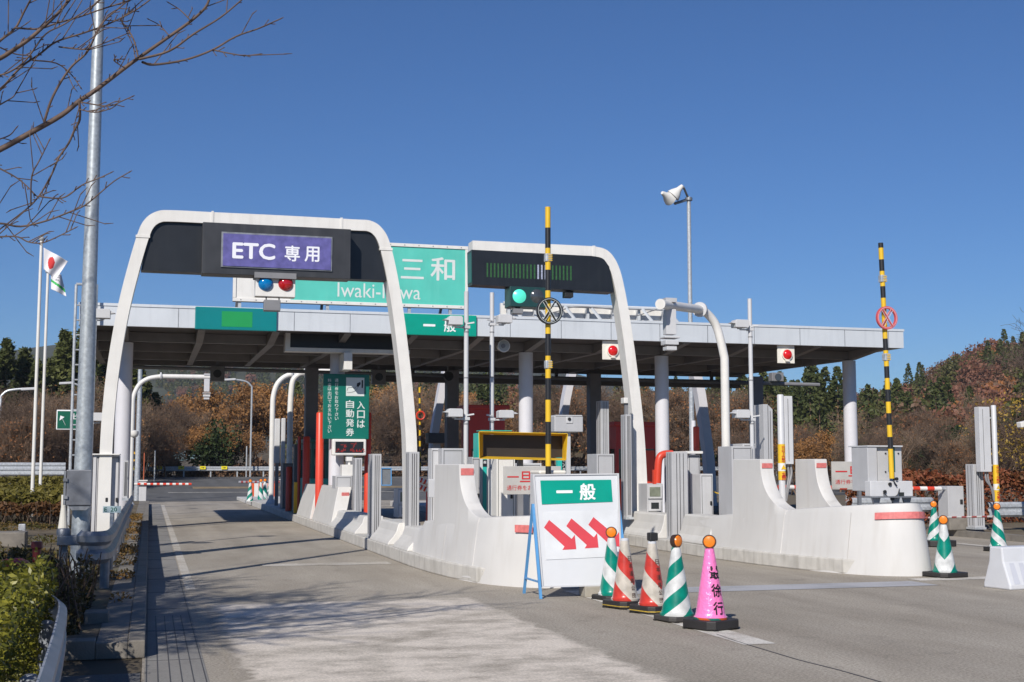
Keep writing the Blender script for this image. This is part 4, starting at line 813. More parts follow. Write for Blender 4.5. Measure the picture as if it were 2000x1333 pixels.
# teal text pillar and small camera box behind the folding board
t = thing("interchange_pillar", "teal strip pillar with white characters on black behind the folding board", "pillar", pt(1098, 940, 22)); MB().pbox(1089, 888, 1104.5, 1010, 22, 0.1).build("body", tealbooth, t); MB().pbox(1098, 893, 1104, 935, 21.995, 0.004).build("black_strip", blackm, t); mb = MB()
for i, c in enumerate("インター"): ptext(mb, c if c != "ー" else "｜", 1098.8 if c != "ー" else 1101, 896+i*9, 1103.4 if c != "ー" else 1101.6, 903+i*9, 21.99, 0.01)
mb.build("lettering", letter, t)
t = thing("camera_box", "wide pale camera box on a thin post behind the folding board", "camera", pt(1111, 845, 21.5)); MB().pbox(1083, 813, 1139, 844, 21.5, 0.3).build("housing", greybox, t, bev=0.015); MB().pbox(1106, 814, 1119, 827, 21.485, 0.014).build("lens_shroud", white2, t, bev=0.02); p = pt(1112, 819, 21.48); MB().lathe([(0.03, -0.01), (0.03, 0)], p, axis='y', n=14).build("lens", blackm, t)
MB().pbox(1107, 844, 1114.5, 1010, 21.6, 0.07).build("post", white2, t); MB().pbox(1085, 811, 1137, 813, 21.49, 0.32).build("lid", white2, t)
cabinet("chamfered_cabinet", "grey cabinet stack showing above the folding board's right corner", (1166, 887, 1200, 1012), 24.5, 0.6, greybox, z0=0.22); lcpost("pale shaded sensor post rising behind the folding board", (1174, 783, 1190, 990), 34.6, 0.4)
# middle island equipment
lcpost("slender white sensor post touching the half-arch gantry leg", (1223, 810, 1234, 1012), 25.0, 0.3)
t = thing("cctv_camera", "small white camera on top of the slender post by the half-arch leg", "camera", pt(1221, 790, 25.0)); MB().pbox(1219, 777, 1227, 788, 25.0, 0.2).build("housing", white, t, bev=0.01); MB().pbox(1221, 788, 1227, 812, 25.05, 0.06).build("stub", greyd, t)
t = thing("bent_red_pipe", "bright red pipe bent at a right angle beside the grooved grey panels", "pipe", pt(1288, 1000, 24.6)); P = [pt(1284, 944, 23.9), pt(1285, 925, 23.9), pt(1286, 905, 23.9), pt(1289, 893, 23.9), pt(1296, 888, 23.9), pt(1304, 887, 23.9), pt(1313, 887, 23.9)]
MB().tube([P[0], P[1]]+smooth(P[1:], 6), 0.075, 14).build("pipe", redm, t, smooth_=True); MB().pbox(1277, 918, 1282, 946, 23.85, 0.08).build("bracket", redm, t)
lcpost("broad grooved grey panel nearest on the middle island, with bolts at its foot", (1313, 883, 1344, 1055), 23.0, 0.3); lcpost("narrow grooved grey panel directly right of the bent red pipe", (1303, 893, 1312, 1012), 24.2, 0.15)
cabinet("roofed_cabinet", "grey cabinet with a thin white lid right of the broad grooved panel", (1345, 888, 1368, 1006), 23.6, 0.6, greybox, z0=0.22)
mb = MB().pbox(1340, 881.5, 1373, 886.5, 23.5, 0.8); tag(mb.build("cabinet_lid", white, bev=0.005), "thin white lid board on top of the grey cabinet", "lid")
tag(MB().pbox(1357, 833, 1367, 882, 24.2, 0.11).build("red_pipe", redm, bev=0.03), "short upright red pipe above the thin white lid", "pipe")
tag(MB().tube([pt(1354, 822, 30), pt(1354, 1000, 30)], 0.06, 12).build("shaded_post", colm, smooth_=True), "slim shaded post behind the short upright red pipe", "post")
cabinet("white_cabinet", "white cabinet with a large shadow patch right of the roofed cabinet", (1369, 926, 1393, 1027), 23.0, 0.5, white2, z0=0.22)
mb = MB().tube(smooth([pt(1393, 960, 23.2), pt(1402, 964, 23.2), pt(1412, 962, 23.2)], 5), 0.012, 6); tag(mb.build("yellow_cable", yel), "thin yellow cable between the white cabinet and the curved antenna pole", "cable")
cabinet("tall_cabinet", "tall pale cabinet at the left of the left tall fin", (1430, 872, 1471, 1010), 21.9, 0.6, greybox, z0=0.22); cabinet("wide_cabinet", "wide pale cabinet behind the left tall fin", (1452, 867, 1494, 1010), 23.2, 0.6, white2, z0=0.22)
t = thing("angled_panel", "tall grooved grey panel with a slanted top between the two poles", "sensor post", pt(1502, 960, 22.4)); x0, x1 = pt(1493, 900, 22.4).x, pt(1511, 900, 22.4).x; za, zb = pt(1494, 790, 22.4).z, pt(1511, 800, 22.4).z
MB().prism([(x0, 22.4, 0.22), (x1, 22.4, 0.22), (x1, 22.4, zb), (x0+(x1-x0)*0.45, 22.4, za), (x0, 22.4, za)], (0, 0.4, 0)).build("body", greybox, t, bev=0.006); MB().box(x0+(x1-x0)*0.45, x0+(x1-x0)*0.45+0.01, 22.396, 22.402, 0.3, za-0.02).box(x0+(x1-x0)*0.7, x0+(x1-x0)*0.7+0.01, 22.396, 22.402, 0.3, zb-0.03).build("groove", gap_m, t)
# sensor poles with yellow warning bands
def warn_pole(label, pcx, ptop, pbot, bx, ymark, Y, side, z0):
    t = thing("warning_pole", label, "sensor pole", pt(pcx, pbot, Y), "white sensor poles with yellow warning bands"); r = 0.060; p = pt(pcx, ptop, Y); zb = pt(pcx, pbot, Y).z if z0 is None else z0
    MB().lathe([(r, zb), (r, p.z-0.02), (r*0.8, p.z)], (p.x, Y, 0), n=20).build("pole", white2, t, smooth_=True)
    ya, yb = pt(pcx, ymark[0], Y).z, pt(pcx, ymark[1], Y).z; bd = MB().lathe([(r+0.006, yb), (r+0.006, ya)], (p.x, Y, 0), n=20, cap=False).build("yellow_band", yel, t, smooth_=True)
    MB().lathe([(r+0.009, (ya+yb)/2-0.16), (r+0.009, (ya+yb)/2-0.02)], (p.x, Y, 0), n=20, cap=False).build("white_band", white, t, smooth_=True)
    mb = MB(); chars = "センサー作動中"; h = (ya-(ya+yb)/2)*1.0
    for i, c in enumerate(chars):
        z = ya-0.03-(i+0.5)*(h-0.02)/len(chars)
        text(mb, c if c != "ー" else "｜", (p.x, Y-r-0.012, z), (1, 0, 0), (0, 0, 1), 0.075 if c != "ー" else 0.012, (h/len(chars))*0.82, 0.02)
    for i, c in enumerate("立入禁止"):
        z = (ya+yb)/2-0.2-(i+0.5)*((ya+yb)/2-0.22-yb)/4; text(mb, c, (p.x, Y-r-0.012, z), (1, 0, 0), (0, 0, 1), 0.085, 0.06, 0.02)
    mb.build("lettering", redtxt, t); z = (ya+yb)/2-0.09
    MB().add([(p.x-0.05, Y-r-0.013, z-0.04), (p.x+0.05, Y-r-0.013, z-0.04), (p.x, Y-r-0.013, z+0.045)], [(0, 1, 2)]).build("warning_triangle", yel, t)
    a, b, c, d = bx; MB().pbox(a, b, c, d, Y-0.04, 0.18).build("sensor_box", white2, t, bev=0.008); x0, x1 = pt(a, b, Y).x, pt(c, b, Y).x; zt, zb2 = pt(a, b, Y).z, pt(a, d, Y).z
    MB().box(x0+0.03, x0+0.038, Y-0.044, Y-0.038, zb2+0.05, zt-0.05).box(x1-0.038, x1-0.03, Y-0.044, Y-0.038, zb2+0.05, zt-0.05).build("box_groove", gap_m, t)
    mb = MB()
    for z in (zt-0.25, zb2+0.15): mb.box(min(p.x, (x0+x1)/2), max(p.x, (x0+x1)/2), Y+0.02, Y+0.06, z-0.02, z+0.02)
    mb.build("clamp", galv, t); xm = (x0+x1)/2
    MB().tube(smooth([(xm-0.03, Y+0.05, zb2), (xm-0.02, Y+0.03, zb2-0.2), (p.x+side*0.1, Y, zb2-0.4), (p.x+side*0.06, Y, zb2-0.6)]), 0.022, 8).tube(smooth([(xm+0.03, Y+0.05, zb2), (xm+0.03, Y+0.03, zb2-0.18), (p.x+side*0.12, Y, zb2-0.42), (p.x+side*0.07, Y, zb2-0.66)]), 0.022, 8).build("cable", greyd, t)
warn_pole("sensor pole with a yellow warning band between the two tall fins", 1524, 771, 1000, (1533, 774, 1549, 907), (868, 938), 20.8, 1, 0.22)
warn_pole("sensor pole with a yellow warning band at the right verge", 1940, 792, 1030, (1914, 795, 1935, 922), (908, 980), 25.4, -1, 0.0)
lcpost("white grooved post at the right verge below the sensor box", (1903, 907, 1922, 1032), 25.6, 0.3)
# antenna poles
def antenna(label, base, bend, arm_end, cap, Y, r, flange, device, zb=0.22, name="antenna_pole"):
    t = thing(name, label, "antenna pole", (base.x, base.y, zb), "curved white antenna poles"); P = [Vector((base.x, base.y, zb)), Vector((base.x, base.y, bend[0].z))]
    MB().tube([P[0]]+smooth([P[1]]+bend[1:], 8), r, 16).build("pole", white, t, smooth_=True); a, b = bend[-1], arm_end
    MB().tube([a, b], r*1.02, 16).build("arm", white, t, smooth_=True); d = (b-a).normalized()
    MB().tube([a-d*0.03, a+d*0.03], r*1.75, 20).build("flange", white2, t, smooth_=True); MB().tube([b, b+d*0.04], r*1.15, 16).build("end_cap", white, t, smooth_=True)
    MB().lathe([(r*2.0, zb), (r*2.0, zb+0.03), (r*1.1, zb+0.18)], (base.x, base.y, 0), n=16).build("base_plate", white2, t)
    if device:
        c = a.lerp(b, device); s = r/0.085
        MB().box(c.x-0.10*s, c.x+0.10*s, c.y-0.09*s, c.y+0.09*s, c.z-0.55*s, c.z-0.08*s).build("reader_bracket", white2, t, bev=0.01); MB().box(c.x-0.15*s, c.x+0.15*s, c.y-0.14*s, c.y+0.14*s, c.z-0.62*s, c.z-0.59*s).box(c.x-0.13*s, c.x+0.13*s, c.y-0.12*s, c.y+0.12*s, c.z-0.74*s, c.z-0.66*s).box(c.x-0.10*s, c.x+0.10*s, c.y-0.1*s, c.y+0.1*s, c.z-0.84*s, c.z-0.77*s).build("antenna_head", white2, t, bev=0.008)
        MB().box(c.x-0.11*s, c.x+0.11*s, c.y-0.1*s, c.y+0.1*s, c.z+r*0.6, c.z+r*1.5).build("saddle", greybox, t)
    return t
Y = 23.4; b = pt(1420, 1000, Y); b.z = 0.22
antenna("big curved antenna pole on the middle island reaching in front of the canopy fascia", b, [pt(1411, 700, Y), pt(1408, 668, Y), pt(1398, 635, Y), pt(1382, 614, Y-0.05), Vector((pt(1367, 605, Y-0.15).x, Y-0.15, pt(1367, 605, Y-0.15).z))], pt(1291, 594.5, Y-1.9), True, Y, 0.085, True, 0.8)
Y = 52; b = pt(254.5, 960, Y)
antenna("long-armed antenna pole on the left verge seen under the canopy", b, [pt(258.5, 800, Y), pt(261, 775, Y), pt(272, 752, Y), pt(290, 740, Y), pt(314, 735.5, Y)], pt(411, 737, Y), True, Y, 0.09, True, 0.93, 0.1)
Y = 49; b = pt(529, 992, Y)
antenna("curved antenna pole nearest the lane at the far end of the left island", b, [pt(532, 800, Y), pt(534, 775, Y), pt(541, 752, Y), pt(554, 738, Y), pt(570, 731, Y)], pt(640, 726, Y), True, Y, 0.10, True, None)
Y = 45.5; b = pt(564.5, 940, Y)
antenna("second curved antenna pole close behind the first at the far island end", b, [pt(567, 800, Y), pt(568.5, 770, Y), pt(572, 745, Y), pt(582, 733, Y), pt(596, 728, Y)], pt(655, 725, Y), True, Y, 0.10, True, None)
for lb, q, Y in (("white sensor box on a post beside the first curved antenna pole", (536, 818, 547, 905), 46.8), ("white cylinder sensor between the two curved antenna poles", (549.5, 817, 557.5, 905), 46.6)):
    t = thing("far_sensor", lb, "sensor", pt((q[0]+q[2])/2, q[3], Y)); MB().pbox(*q, Y, 0.2).build("housing", white2, t, bev=0.03); x = pt((q[0]+q[2])/2, q[3], Y).x; MB().box(x-0.06, x+0.06, Y+0.05, Y+0.17, 0.2, pt(q[0], q[3], Y).z).build("post", greyd, t)
cabinet("shaded_cabinet", "grey cabinet in the canopy shade right of the curved antenna poles", (552, 905, 574, 1004), 43.4, 0.8, greyd, z0=0.22); cabinet("lane_signal_box", "dark slim signal housing left of the dark red corner post", (574, 868, 583, 980), 42.5, 0.3, greyd, z0=0.22, door=False)
# ------------------------------------------------------------------ raised gate arms
def gate(label, mlabel, px0, py0, px1, py1, Y, ring, ringmat, bands, first, r=0.041, thick=None, joints=()):
    a, b = pt(px0, py0, Y), pt(px1, py1, Y); t = thing("raised_gate_arm", label, "gate arm", b, "raised striped gate arms"); my, mk = MB(), MB(); z = lambda py: a.lerp(b, (py-py0)/(py1-py0))
    for i, (y0, y1) in enumerate(zip(bands, bands[1:])): (my if (i % 2 == 0) == first else mk).tube([z(y0), z(y1)], r, 18)
    my.build("yellow_band", yel, t, smooth_=True); mk.build("black_band", M("gate_black", (0.018, 0.018, 0.02), 0.4), t, smooth_=True)
    for j in joints:
        c = z(j); cl = MB().box(c.x-r-0.008, c.x+r+0.008, Y-r-0.008, Y+r+0.008, c.z-0.06, c.z+0.06).build("clamp", galv, t, bev=0.01); mb = MB()
        for k in range(4): mb.box(c.x-0.01, c.x+r+0.012, Y-r-0.014, Y-r-0.008, c.z-0.05+k*0.027, c.z-0.038+k*0.027)
        mb.build("slot", yel, cl)
    c = z(ring[1]); c.y -= r+0.03; R0 = ring[2]*c.y/FPX*1.04; o = MB().lathe([(R0*0.80, -0.02), (R0, -0.02), (R0, 0.02), (R0*0.80, 0.02), (R0*0.80, -0.02)], c, axis='y', n=40, cap=False).build("ring", ringmat[0], t, smooth_=True)
    MB().lathe([(R0*0.875, -0.026), (R0*0.90, -0.026)], c, axis='y', n=40, cap=False).build("ring_line", ringmat[1], o)
    for s in (-1, 1):
        d1 = Vector((s*0.5, 0, 0.78))*R0*0.92
        MB().bar(c-d1+Vector((0, s*0.012, 0)), c+d1+Vector((0, s*0.012, 0)), 0.05, 0.012).build("cross_bar", ringmat[0], o); mb = MB(); n = Vector((d1.z, 0, -d1.x)).normalized()
        for e in (-1, 1): mb.bar(c-d1*0.95+n*e*0.02+Vector((0, -0.026, 0)), c+d1*0.95+n*e*0.021+Vector((0, -0.026, 0)), 0.0035, 0.006)
        mb.build("cross_line", ringmat[1], o)
    return t
bl = M("ring_black", (0.02, 0.02, 0.022), 0.4)
gate("tall raised black and yellow gate arm with a black crossed ring behind the folding board", "", 1070, 405, 1071, 985, 17.9, (1073, 612, 27), (bl, letterg), [405, 446.5, 487, 530, 571, 656, 699, 742.5, 784.5, 827, 870, 912.5, 955, 985], True, joints=(506, 716))
gate("raised black and yellow gate arm with a red crossed ring on the right machine", "", 1720, 475, 1742, 935, 18.46, (1730, 624, 25), (M("ring_red", (0.62, 0.10, 0.11), 0.4), M("ring_pale", (0.75, 0.62, 0.62), 0.4)), [475, 485, 508, 531, 561, 584, 664, 687, 718, 741, 763, 787, 809, 832, 855, 878, 935], False, joints=(546, 700))
t = thing("gate_machine", "ivory-lidded gate machine behind the folding board", "gate machine", pt(1080, 1000, 18.0)); MB().pbox(1052, 926, 1108, 1030, 18.0, 0.45).build("body", white2, t, bev=0.02); MB().pbox(1053, 919, 1107, 927, 17.98, 0.5).build("lid", ivory, t, bev=0.03)
t = thing("gate_machine", "pale grey gate machine with its workings on top of the right bow", "gate machine", pt(1735, 985, 18.6)); Y = 18.6
MB().pbox(1695, 873, 1714, 960, Y, 0.5).build("side_box", greybox, t, bev=0.01); MB().pbox(1714.5, 872, 1762, 962, Y+0.06, 0.5).build("body", greybox, t, bev=0.01); MB().pbox(1694, 870.5, 1763, 873, Y-0.02, 0.6).build("lid", white2, t)
MB().pbox(1735, 873.5, 1748, 922, Y+0.052, 0.006).build("slot", tealdark, t); MB().pbox(1700, 940, 1783, 970, Y-0.12, 0.17).build("lower_box", white2, t, bev=0.01); MB().pbox(1703, 970, 1790, 972.5, Y-0.2, 0.5).build("shelf", galvd, t)
MB().pbox(1756, 962, 1766, 970, Y-0.125, 0.005).build("window", glass, t)
mb = MB()
for px in (1712, 1750, 1772): a, c = pt(px, 972, Y-0.1), pt(px+8, 992, Y-0.1); mb.prism([pt(px-8, 972, Y-0.1), pt(px+8, 972, Y-0.1), pt(px+4, 992, Y-0.1), pt(px-2, 992, Y-0.1)], (0, 0.05, 0))
mb.build("bracket", galvd, t); mb = MB()
for q in ((1739, 946), (1729, 961), (1752, 936), (1744, 975)): p = pt(*q, Y-0.15); mb.lathe([(0.03, 0), (0.022, 0.05)], p, axis='y', n=10)
mb.tube(smooth([pt(1725, 964, Y-0.15), pt(1738, 972, Y-0.16), pt(1752, 968, Y-0.16), pt(1757, 955, Y-0.15)]), 0.008, 6).tube(smooth([pt(1744, 925, Y-0.05), pt(1746, 940, Y-0.15), pt(1752, 950, Y-0.15)]), 0.01, 6); mb.build("fittings", blackm, t)
mb = MB()
for q in ((1729, 886), (1754, 886), (1729, 922)): p = pt(*q, Y+0.06); mb.lathe([(0.012, -0.02), (0.012, 0)], p, axis='y', n=8)
mb.build("latch", blackm, t)
# ------------------------------------------------------------------ folding arrow board
t = thing("folding_board", "white folding signboard with three red arrows and a green two-character plate, on blue legs", "signboard", (5.35, 15.3, 0))
A, Bq = (pt(1058, 1148, 15.2), pt(1215, 1144, 15.2)), (pt(1040, 927, 15.5), pt(1208, 925, 15.5))
def bp(u, v, off=0.0):                         # board coordinates: u across, v up
    p = A[0].lerp(A[1], u).lerp(Bq[0].lerp(Bq[1], u), v); return p+Vector((0, -0.98, 0.2))*off
MB().prism([bp(0, 0), bp(1, 0), bp(1, 1), bp(0, 1)], (0, 0.03, 0)).build("panel", M("board_white", (0.62, 0.63, 0.65), 0.45, var=0.02, dirt=0.08, dcol=(0.5, 0.5, 0.5), streak=True), t)
mb = MB(); e = 0.012
for a, b, c, d in ((0, 0, 1, e), (0, 1-e, 1, 1), (0, e, e*1.6, 1-e), (1-e*1.6, e, 1, 1-e)): mb.prism([bp(a, b, .004), bp(c, b, .004), bp(c, d, .004), bp(a, d, .004)], (0, -0.012, 0))
mb.build("edge_trim", white2, t)
def inv(px, py):
    d = ray(px, py); n = (A[1]-A[0]).cross(Bq[0]-A[0]); h = EYEV+d*((A[0]-EYEV).dot(n)/d.dot(n)); return h+Vector((0, -0.006, 0.001))
MB().prism([inv(1055, 939), inv(1193, 937.5), inv(1196, 980.5), inv(1058, 985.5)], (0, -0.004, 0)).build("green_plate", green_s, t)
mb = MB(); o2 = Vector((0, -0.006, 0)); rt = inv(1194, 960)-inv(1056, 962); up = inv(1125, 939)-inv(1127, 983)
text(mb, "一", inv(1102, 961)+o2, rt, up, 0.21, 0.035, 0.02); text(mb, "般", inv(1147, 961)+o2, rt, up, 0.215, 0.215, 0.035); mb.build("lettering", letter, t)
MB().prism([inv(1060, 1000), inv(1205, 996), inv(1208, 1087), inv(1066, 1094)], (0, -0.002, 0)).build("arrow_sheet", M("sheet_white", (0.66, 0.67, 0.68), 0.3), t)
for dx, dy in ((0, 0), (43.5, -3), (86.5, -5.5)):
    q = [(1072, 1016), (1062, 1031), (1102, 1068), (1098, 1074.5), (1125, 1073), (1122, 1045), (1116, 1053)]
    mb = MB(); mb.prism([inv(x+dx, y+dy)+Vector((0, -0.003, 0)) for x, y in q], (0, -0.002, 0)); mb.build("arrow", redsign, t)
for s, xx in ((0, 4.62), (1, pt(1217, 1100, 15.3).x)):
    a = Vector((xx, 15.45, pt(1042, 985, 15.45).z)); f1, f2 = Vector((xx, 15.12, 0.0)), Vector((xx, 15.85, 0.0))
    mb = MB().bar(a, f1, 0.035, 0.02).bar(a, f2, 0.035, 0.02); z = 0.2; k = z/a.z; mb.bar(f1.lerp(a, k), f2.lerp(a, k), 0.03, 0.02); mb.build("leg", bluem, t)
tag(MB().box(5.05, 5.33, 15.25, 15.5, 0.0, 0.13).build("concrete_block", M("old_block", (0.33, 0.30, 0.25), 0.85, var=0.2, bump=0.2), bev=0.012), "small tan concrete weight block at the foot of the folding board", "block")
bpos = gnd(1153, 1166); bpy.data.objects["concrete_block"].location = (bpos.x-5.19+0.05, bpos.y-15.37+0.05, 0)
# ------------------------------------------------------------------ cones
def stripe_mat(name, c1, c2, period, slope, phase, chev=True, rough=0.3, offs=0.0):
    m = bpy.data.materials.new(name); m.use_nodes = True; n, l = m.node_tree.nodes, m.node_tree.links; b = n["Principled BSDF"]; b.inputs["Roughness"].default_value = rough
    tc = n.new("ShaderNodeTexCoord"); sp = n.new("ShaderNodeSeparateXYZ"); l.new(tc.outputs["Object"], sp.inputs[0])
    def mth(op, a, bb=None):
        k = n.new("ShaderNodeMath"); k.operation = op
        for i, v in enumerate((a, bb)):
            if v is None: continue
            if isinstance(v, (int, float)): k.inputs[i].default_value = v
            else: l.new(v, k.inputs[i])
        return k.outputs[0]
    at = mth('ARCTAN2', sp.outputs[0], mth('MULTIPLY', sp.outputs[1], -1.0))      # 0 towards -Y
    at = mth('ADD', at, phase)
    at = mth('WRAP', at, math.pi) if False else at
    k = n.new("ShaderNodeMath"); k.operation = 'WRAP'; l.new(at, k.inputs[0]); k.inputs[1].default_value = math.pi; k.inputs[2].default_value = -math.pi; at = k.outputs[0]
    if chev: at = mth('ABSOLUTE', at)
    rz_ = mth('ADD', mth('MULTIPLY', sp.outputs[2], -0.155), 0.165); s = mth('FRACT', mth('ADD', mth('DIVIDE', mth('ADD', sp.outputs[2], mth('MULTIPLY', mth('MULTIPLY', at, rz_), slope)), period), 5.0+offs)); g = mth('GREATER_THAN', s, 0.5)
    nz = n.new("ShaderNodeTexNoise"); nz.inputs["Scale"].default_value = 9; nz.inputs["Detail"].default_value = 6; l.new(tc.outputs["Object"], nz.inputs["Vector"])
    mx = n.new("ShaderNodeMix"); mx.data_type = 'RGBA'; mx.inputs[6].default_value = (*c1, 1); mx.inputs[7].default_value = (*c2, 1); l.new(g, mx.inputs["Factor"])
    r = n.new("ShaderNodeMapRange"); r.inputs["From Min"].default_value = 0.35; r.inputs["From Max"].default_value = 0.7; r.inputs["To Min"].default_value = 1.05; r.inputs["To Max"].default_value = 0.70; l.new(nz.outputs["Fac"], r.inputs["Value"])
    m2 = n.new("ShaderNodeMix"); m2.data_type = 'RGBA'; m2.blend_type = 'MULTIPLY'; m2.inputs["Factor"].default_value = 1; l.new(mx.outputs[2], m2.inputs[6]); l.new(r.outputs[0], m2.inputs[7]); l.new(m2.outputs[2], b.inputs["Base Color"])
    bpn = n.new("ShaderNodeBump"); bpn.inputs["Strength"].default_value = 0.25; bpn.inputs["Distance"].default_value = 0.01; l.new(nz.outputs["Fac"], bpn.inputs["Height"]); l.new(bpn.outputs[0], b.inputs["Normal"]); return m
GW = ((0.64, 0.65, 0.64), (0.0, 0.22, 0.155))
RW = ((0.56, 0.51, 0.44), (0.55, 0.045, 0.03))
m_gr = stripe_mat("green_spiral", *GW, 0.29, -0.75, 0.0, False, 0.3, 0.78); m_gv = stripe_mat("green_chevron", *GW, 0.51, -1.15, -0.65); m_gv2 = stripe_mat("green_chevron_left", *GW, 0.51, -1.15, 0.6); m_rv = stripe_mat("red_chevron", *RW, 0.51, -1.15, -0.62); m_rv2 = stripe_mat("red_chevron_turned", *RW, 0.51, -1.15, -0.52); m_gs2 = stripe_mat("green_spiral_left", *GW, 0.27, -0.8, 0.0, False)
lampbody = M("lamp_housing", (0.05, 0.028, 0.02), 0.4)
def cone(label, at, h, mat, lampdir=None, baseh=0.045, base_mat=rubber, yrim=False, rb=0.155, half=0.20, lean=0.0, rot=0.0, group="traffic cones on the plaza", basemask=None):
    t = thing("traffic_cone", label, "traffic cone", (at[0], at[1], at[2]), group)
    b = MB(); c = half*0.72
    oct_ = [(half, -c), (half, c), (c, half), (-c, half), (-half, c), (-half, -c), (-c, -half), (c, -half)]; cs, sn = math.cos(rot), math.sin(rot)
    rp = lambda q: (q[0]*cs-q[1]*sn, q[0]*sn+q[1]*cs)
    b.prism([(*rp(q), 0.012) for q in oct_], (0, 0, baseh)).build("base", base_mat, t, local=True, bev=0.01)
    mb = MB()
    for q in oct_[::2]: x, y = rp((q[0]*0.9, q[1]*0.9)); mb.box(x-0.025, x+0.025, y-0.025, y+0.025, 0.0, 0.0115)
    mb.build("foot", rubber, t, local=True)
    if yrim: MB().prism([(*rp((q[0]*1.012, q[1]*1.012)), 0.030) for q in oct_], (0, 0, 0.010)).build("yellow_rim", M("worn_yellow", (0.50, 0.34, 0.04), 0.6, var=0.3, scale=25, dirt=0.8, dcol=(0.06, 0.05, 0.03)), t, local=True)
    z0 = baseh+0.012; rt = 0.045; R = lambda z: rb+(rt-rb)*((z-z0)/(h-z0))
    bd = MB().lathe([(rb+0.012, z0), (rb+0.012, z0+0.02), (rb, z0+0.03)]+[(R(z0+(h-z0)*k/12), z0+(h-z0)*k/12) for k in range(1, 12)]+[(rt, h-0.004), (rt*0.8, h)], n=40).build("body", mat, t, local=True, smooth_=True)
    if lampdir is not None:
        d = Vector((lampdir[0], lampdir[1], 0)).normalized(); c = Vector((0, 0, h+0.066)); mb = MB(); mb.tube([c-d*0.035, c-d*0.03, c+d*0.022, c+d*0.03], [0.045, 0.064, 0.070, 0.070], 24)
        mb.box(-0.03, 0.03, -0.03, 0.03, h-0.01, h+0.02); lp = mb.build("lamp", lampbody, t, local=True, smooth_=True); MB().tube([c+d*0.0301, c+d*0.042, c+d*0.05], [0.059, 0.052, 0.02], 24).build("lens", amber, lp, local=True, smooth_=True)
    return t, R
def wrap_text(t, R, chars, phi, z_top, step, size, mat, bold=0.03, h=None):
    mb = MB()
    for i, ch in enumerate(chars):
        v, f = glyphs(ch); xs = [p[0] for p in v]; ys = [p[1] for p in v]; sw = size/(max(xs)-min(xs)); sh = (h or size)/(max(ys)-min(ys)); cx, cy = (max(xs)+min(xs))/2, (max(ys)+min(ys))/2; zc = z_top-step*i
        for dx, dy, k in shifts(bold):
            vs = []
            for p in v:
                z = zc+(p[1]+dy-cy)*sh; r = R(z)+0.0035+0.0004*k; a = phi+(p[0]+dx-cx)*sw/r; vs.append((r*math.sin(a), -r*math.cos(a), z))
            mb.add(vs, f)
    return mb.build("lettering", mat, t, local=True)
cd = lambda p: (-p[0], -p[1])                       # towards the photographer
G_ = lambda x, y: gnd(x, y)
p = G_(1195, 1171); t, R = cone("green and white cone with an amber lamp, farthest of the row by the folding board", p, 0.74, m_gv, cd(p), rot=0.3)
ink = M("black_marker", (0.02, 0.02, 0.02), 0.6); inkf = M("faded_marker", (0.10, 0.05, 0.04), 0.7)
p = G_(1221, 1187); t, R = cone("dirty red and white cone without a lamp, beside the farthest green cone", p, 0.77, m_rv, None, 0.075, rubber, True, 0.15, 0.21, rot=0.35)
wrap_text(t, R, "日本道路公団", 0.42, 0.56, 0.083, 0.052, inkf, 0.01)
MB().lathe([(0.046, 0.735), (0.048, 0.772), (0.03, 0.785)], n=20).build("clear_cap", plastic, t, local=True)
p = G_(1275, 1197); t, R = cone("dirty red and white cone with a dark square lamp turned away", p, 0.77, m_rv2, None, 0.075, rubber, True, 0.15, 0.21, rot=0.35)
wrap_text(t, R, "日本道路公団", 0.36, 0.56, 0.083, 0.052, inkf, 0.01)
MB().lathe([(0.046, 0.735), (0.048, 0.772), (0.03, 0.785)], n=20).build("clear_cap", plastic, t, local=True); MB().box(-0.045, 0.055, -0.05, 0.05, 0.786, 0.875).build("lamp", blackm, t, local=True, bev=0.012)
p = G_(1322, 1213); cone("clean green and white cone with amber lamp turned half aside beside the pink cone", p, 0.76, m_gr, (0.3, -0.55), 0.05, M("round_rubber", (0.05, 0.046, 0.044), 0.6), False, 0.165, 0.195, rot=0.2)
p = G_(1388, 1228); t, R = cone("pink plastic-wrapped cone with black writing and an amber lamp, nearest of the row", p, 0.79, pinkm, cd(p), 0.085, rubber, False, 0.155, 0.225, rot=0.38)
wrap_text(t, R, "最徐行", 0.22, 0.555, 0.172, 0.118, M("black_ink", (0.015, 0.012, 0.014), 0.4), 0.03, 0.122); MB().lathe([(0.171, 0.098), (0.171, 0.118)], n=40, cap=False).build("bottom_strip", stripe_mat("orange_green_strip", (0.6, 0.1, 0.02), (0.02, 0.16, 0.12), 0.12, 0.6, 0, False), t, local=True)
p = G_(1846, 1127); cone("green and white cone with an amber lamp at the tip of the right bow", p, 0.76, m_gv2, cd(p), 0.06, rubber, False, 0.165, 0.26, rot=0.15)
p = G_(1826, 1067); ta, R = cone("faded green and white cone with amber lamp at the striped bar's left end", p, 0.78, m_gs2, cd(p), 0.11, rubber, False, 0.15, 0.34, rot=0.15); pa = p
p = G_(1950, 1077); tb, R = cone("faded green and white cone with amber lamp at the striped bar's right end", p, 0.78, stripe_mat("green_spiral_right", *GW, 0.27, 0.8, 1.6, False), cd(p), 0.07, rubber, False, 0.16, 0.22, rot=0.15); pb = p
t = thing("cone_bar", "thin red and white striped bar linking two cones across the right lane", "cone bar", (pa.x, pa.y, 0)); a, b = Vector((pa.x-1.0, pa.y+0.6, 0.70)), Vector((pb.x, pb.y-0.05, 0.66)); mr, mw = MB(), MB(); a = Vector((pt(1797, 1012, 24).x, 24, pt(1797, 1012, 24).z))
for k in range(16): (mr if k % 2 else mw).tube([a.lerp(b, k/16), a.lerp(b, (k+1)/16)], 0.02, 8)
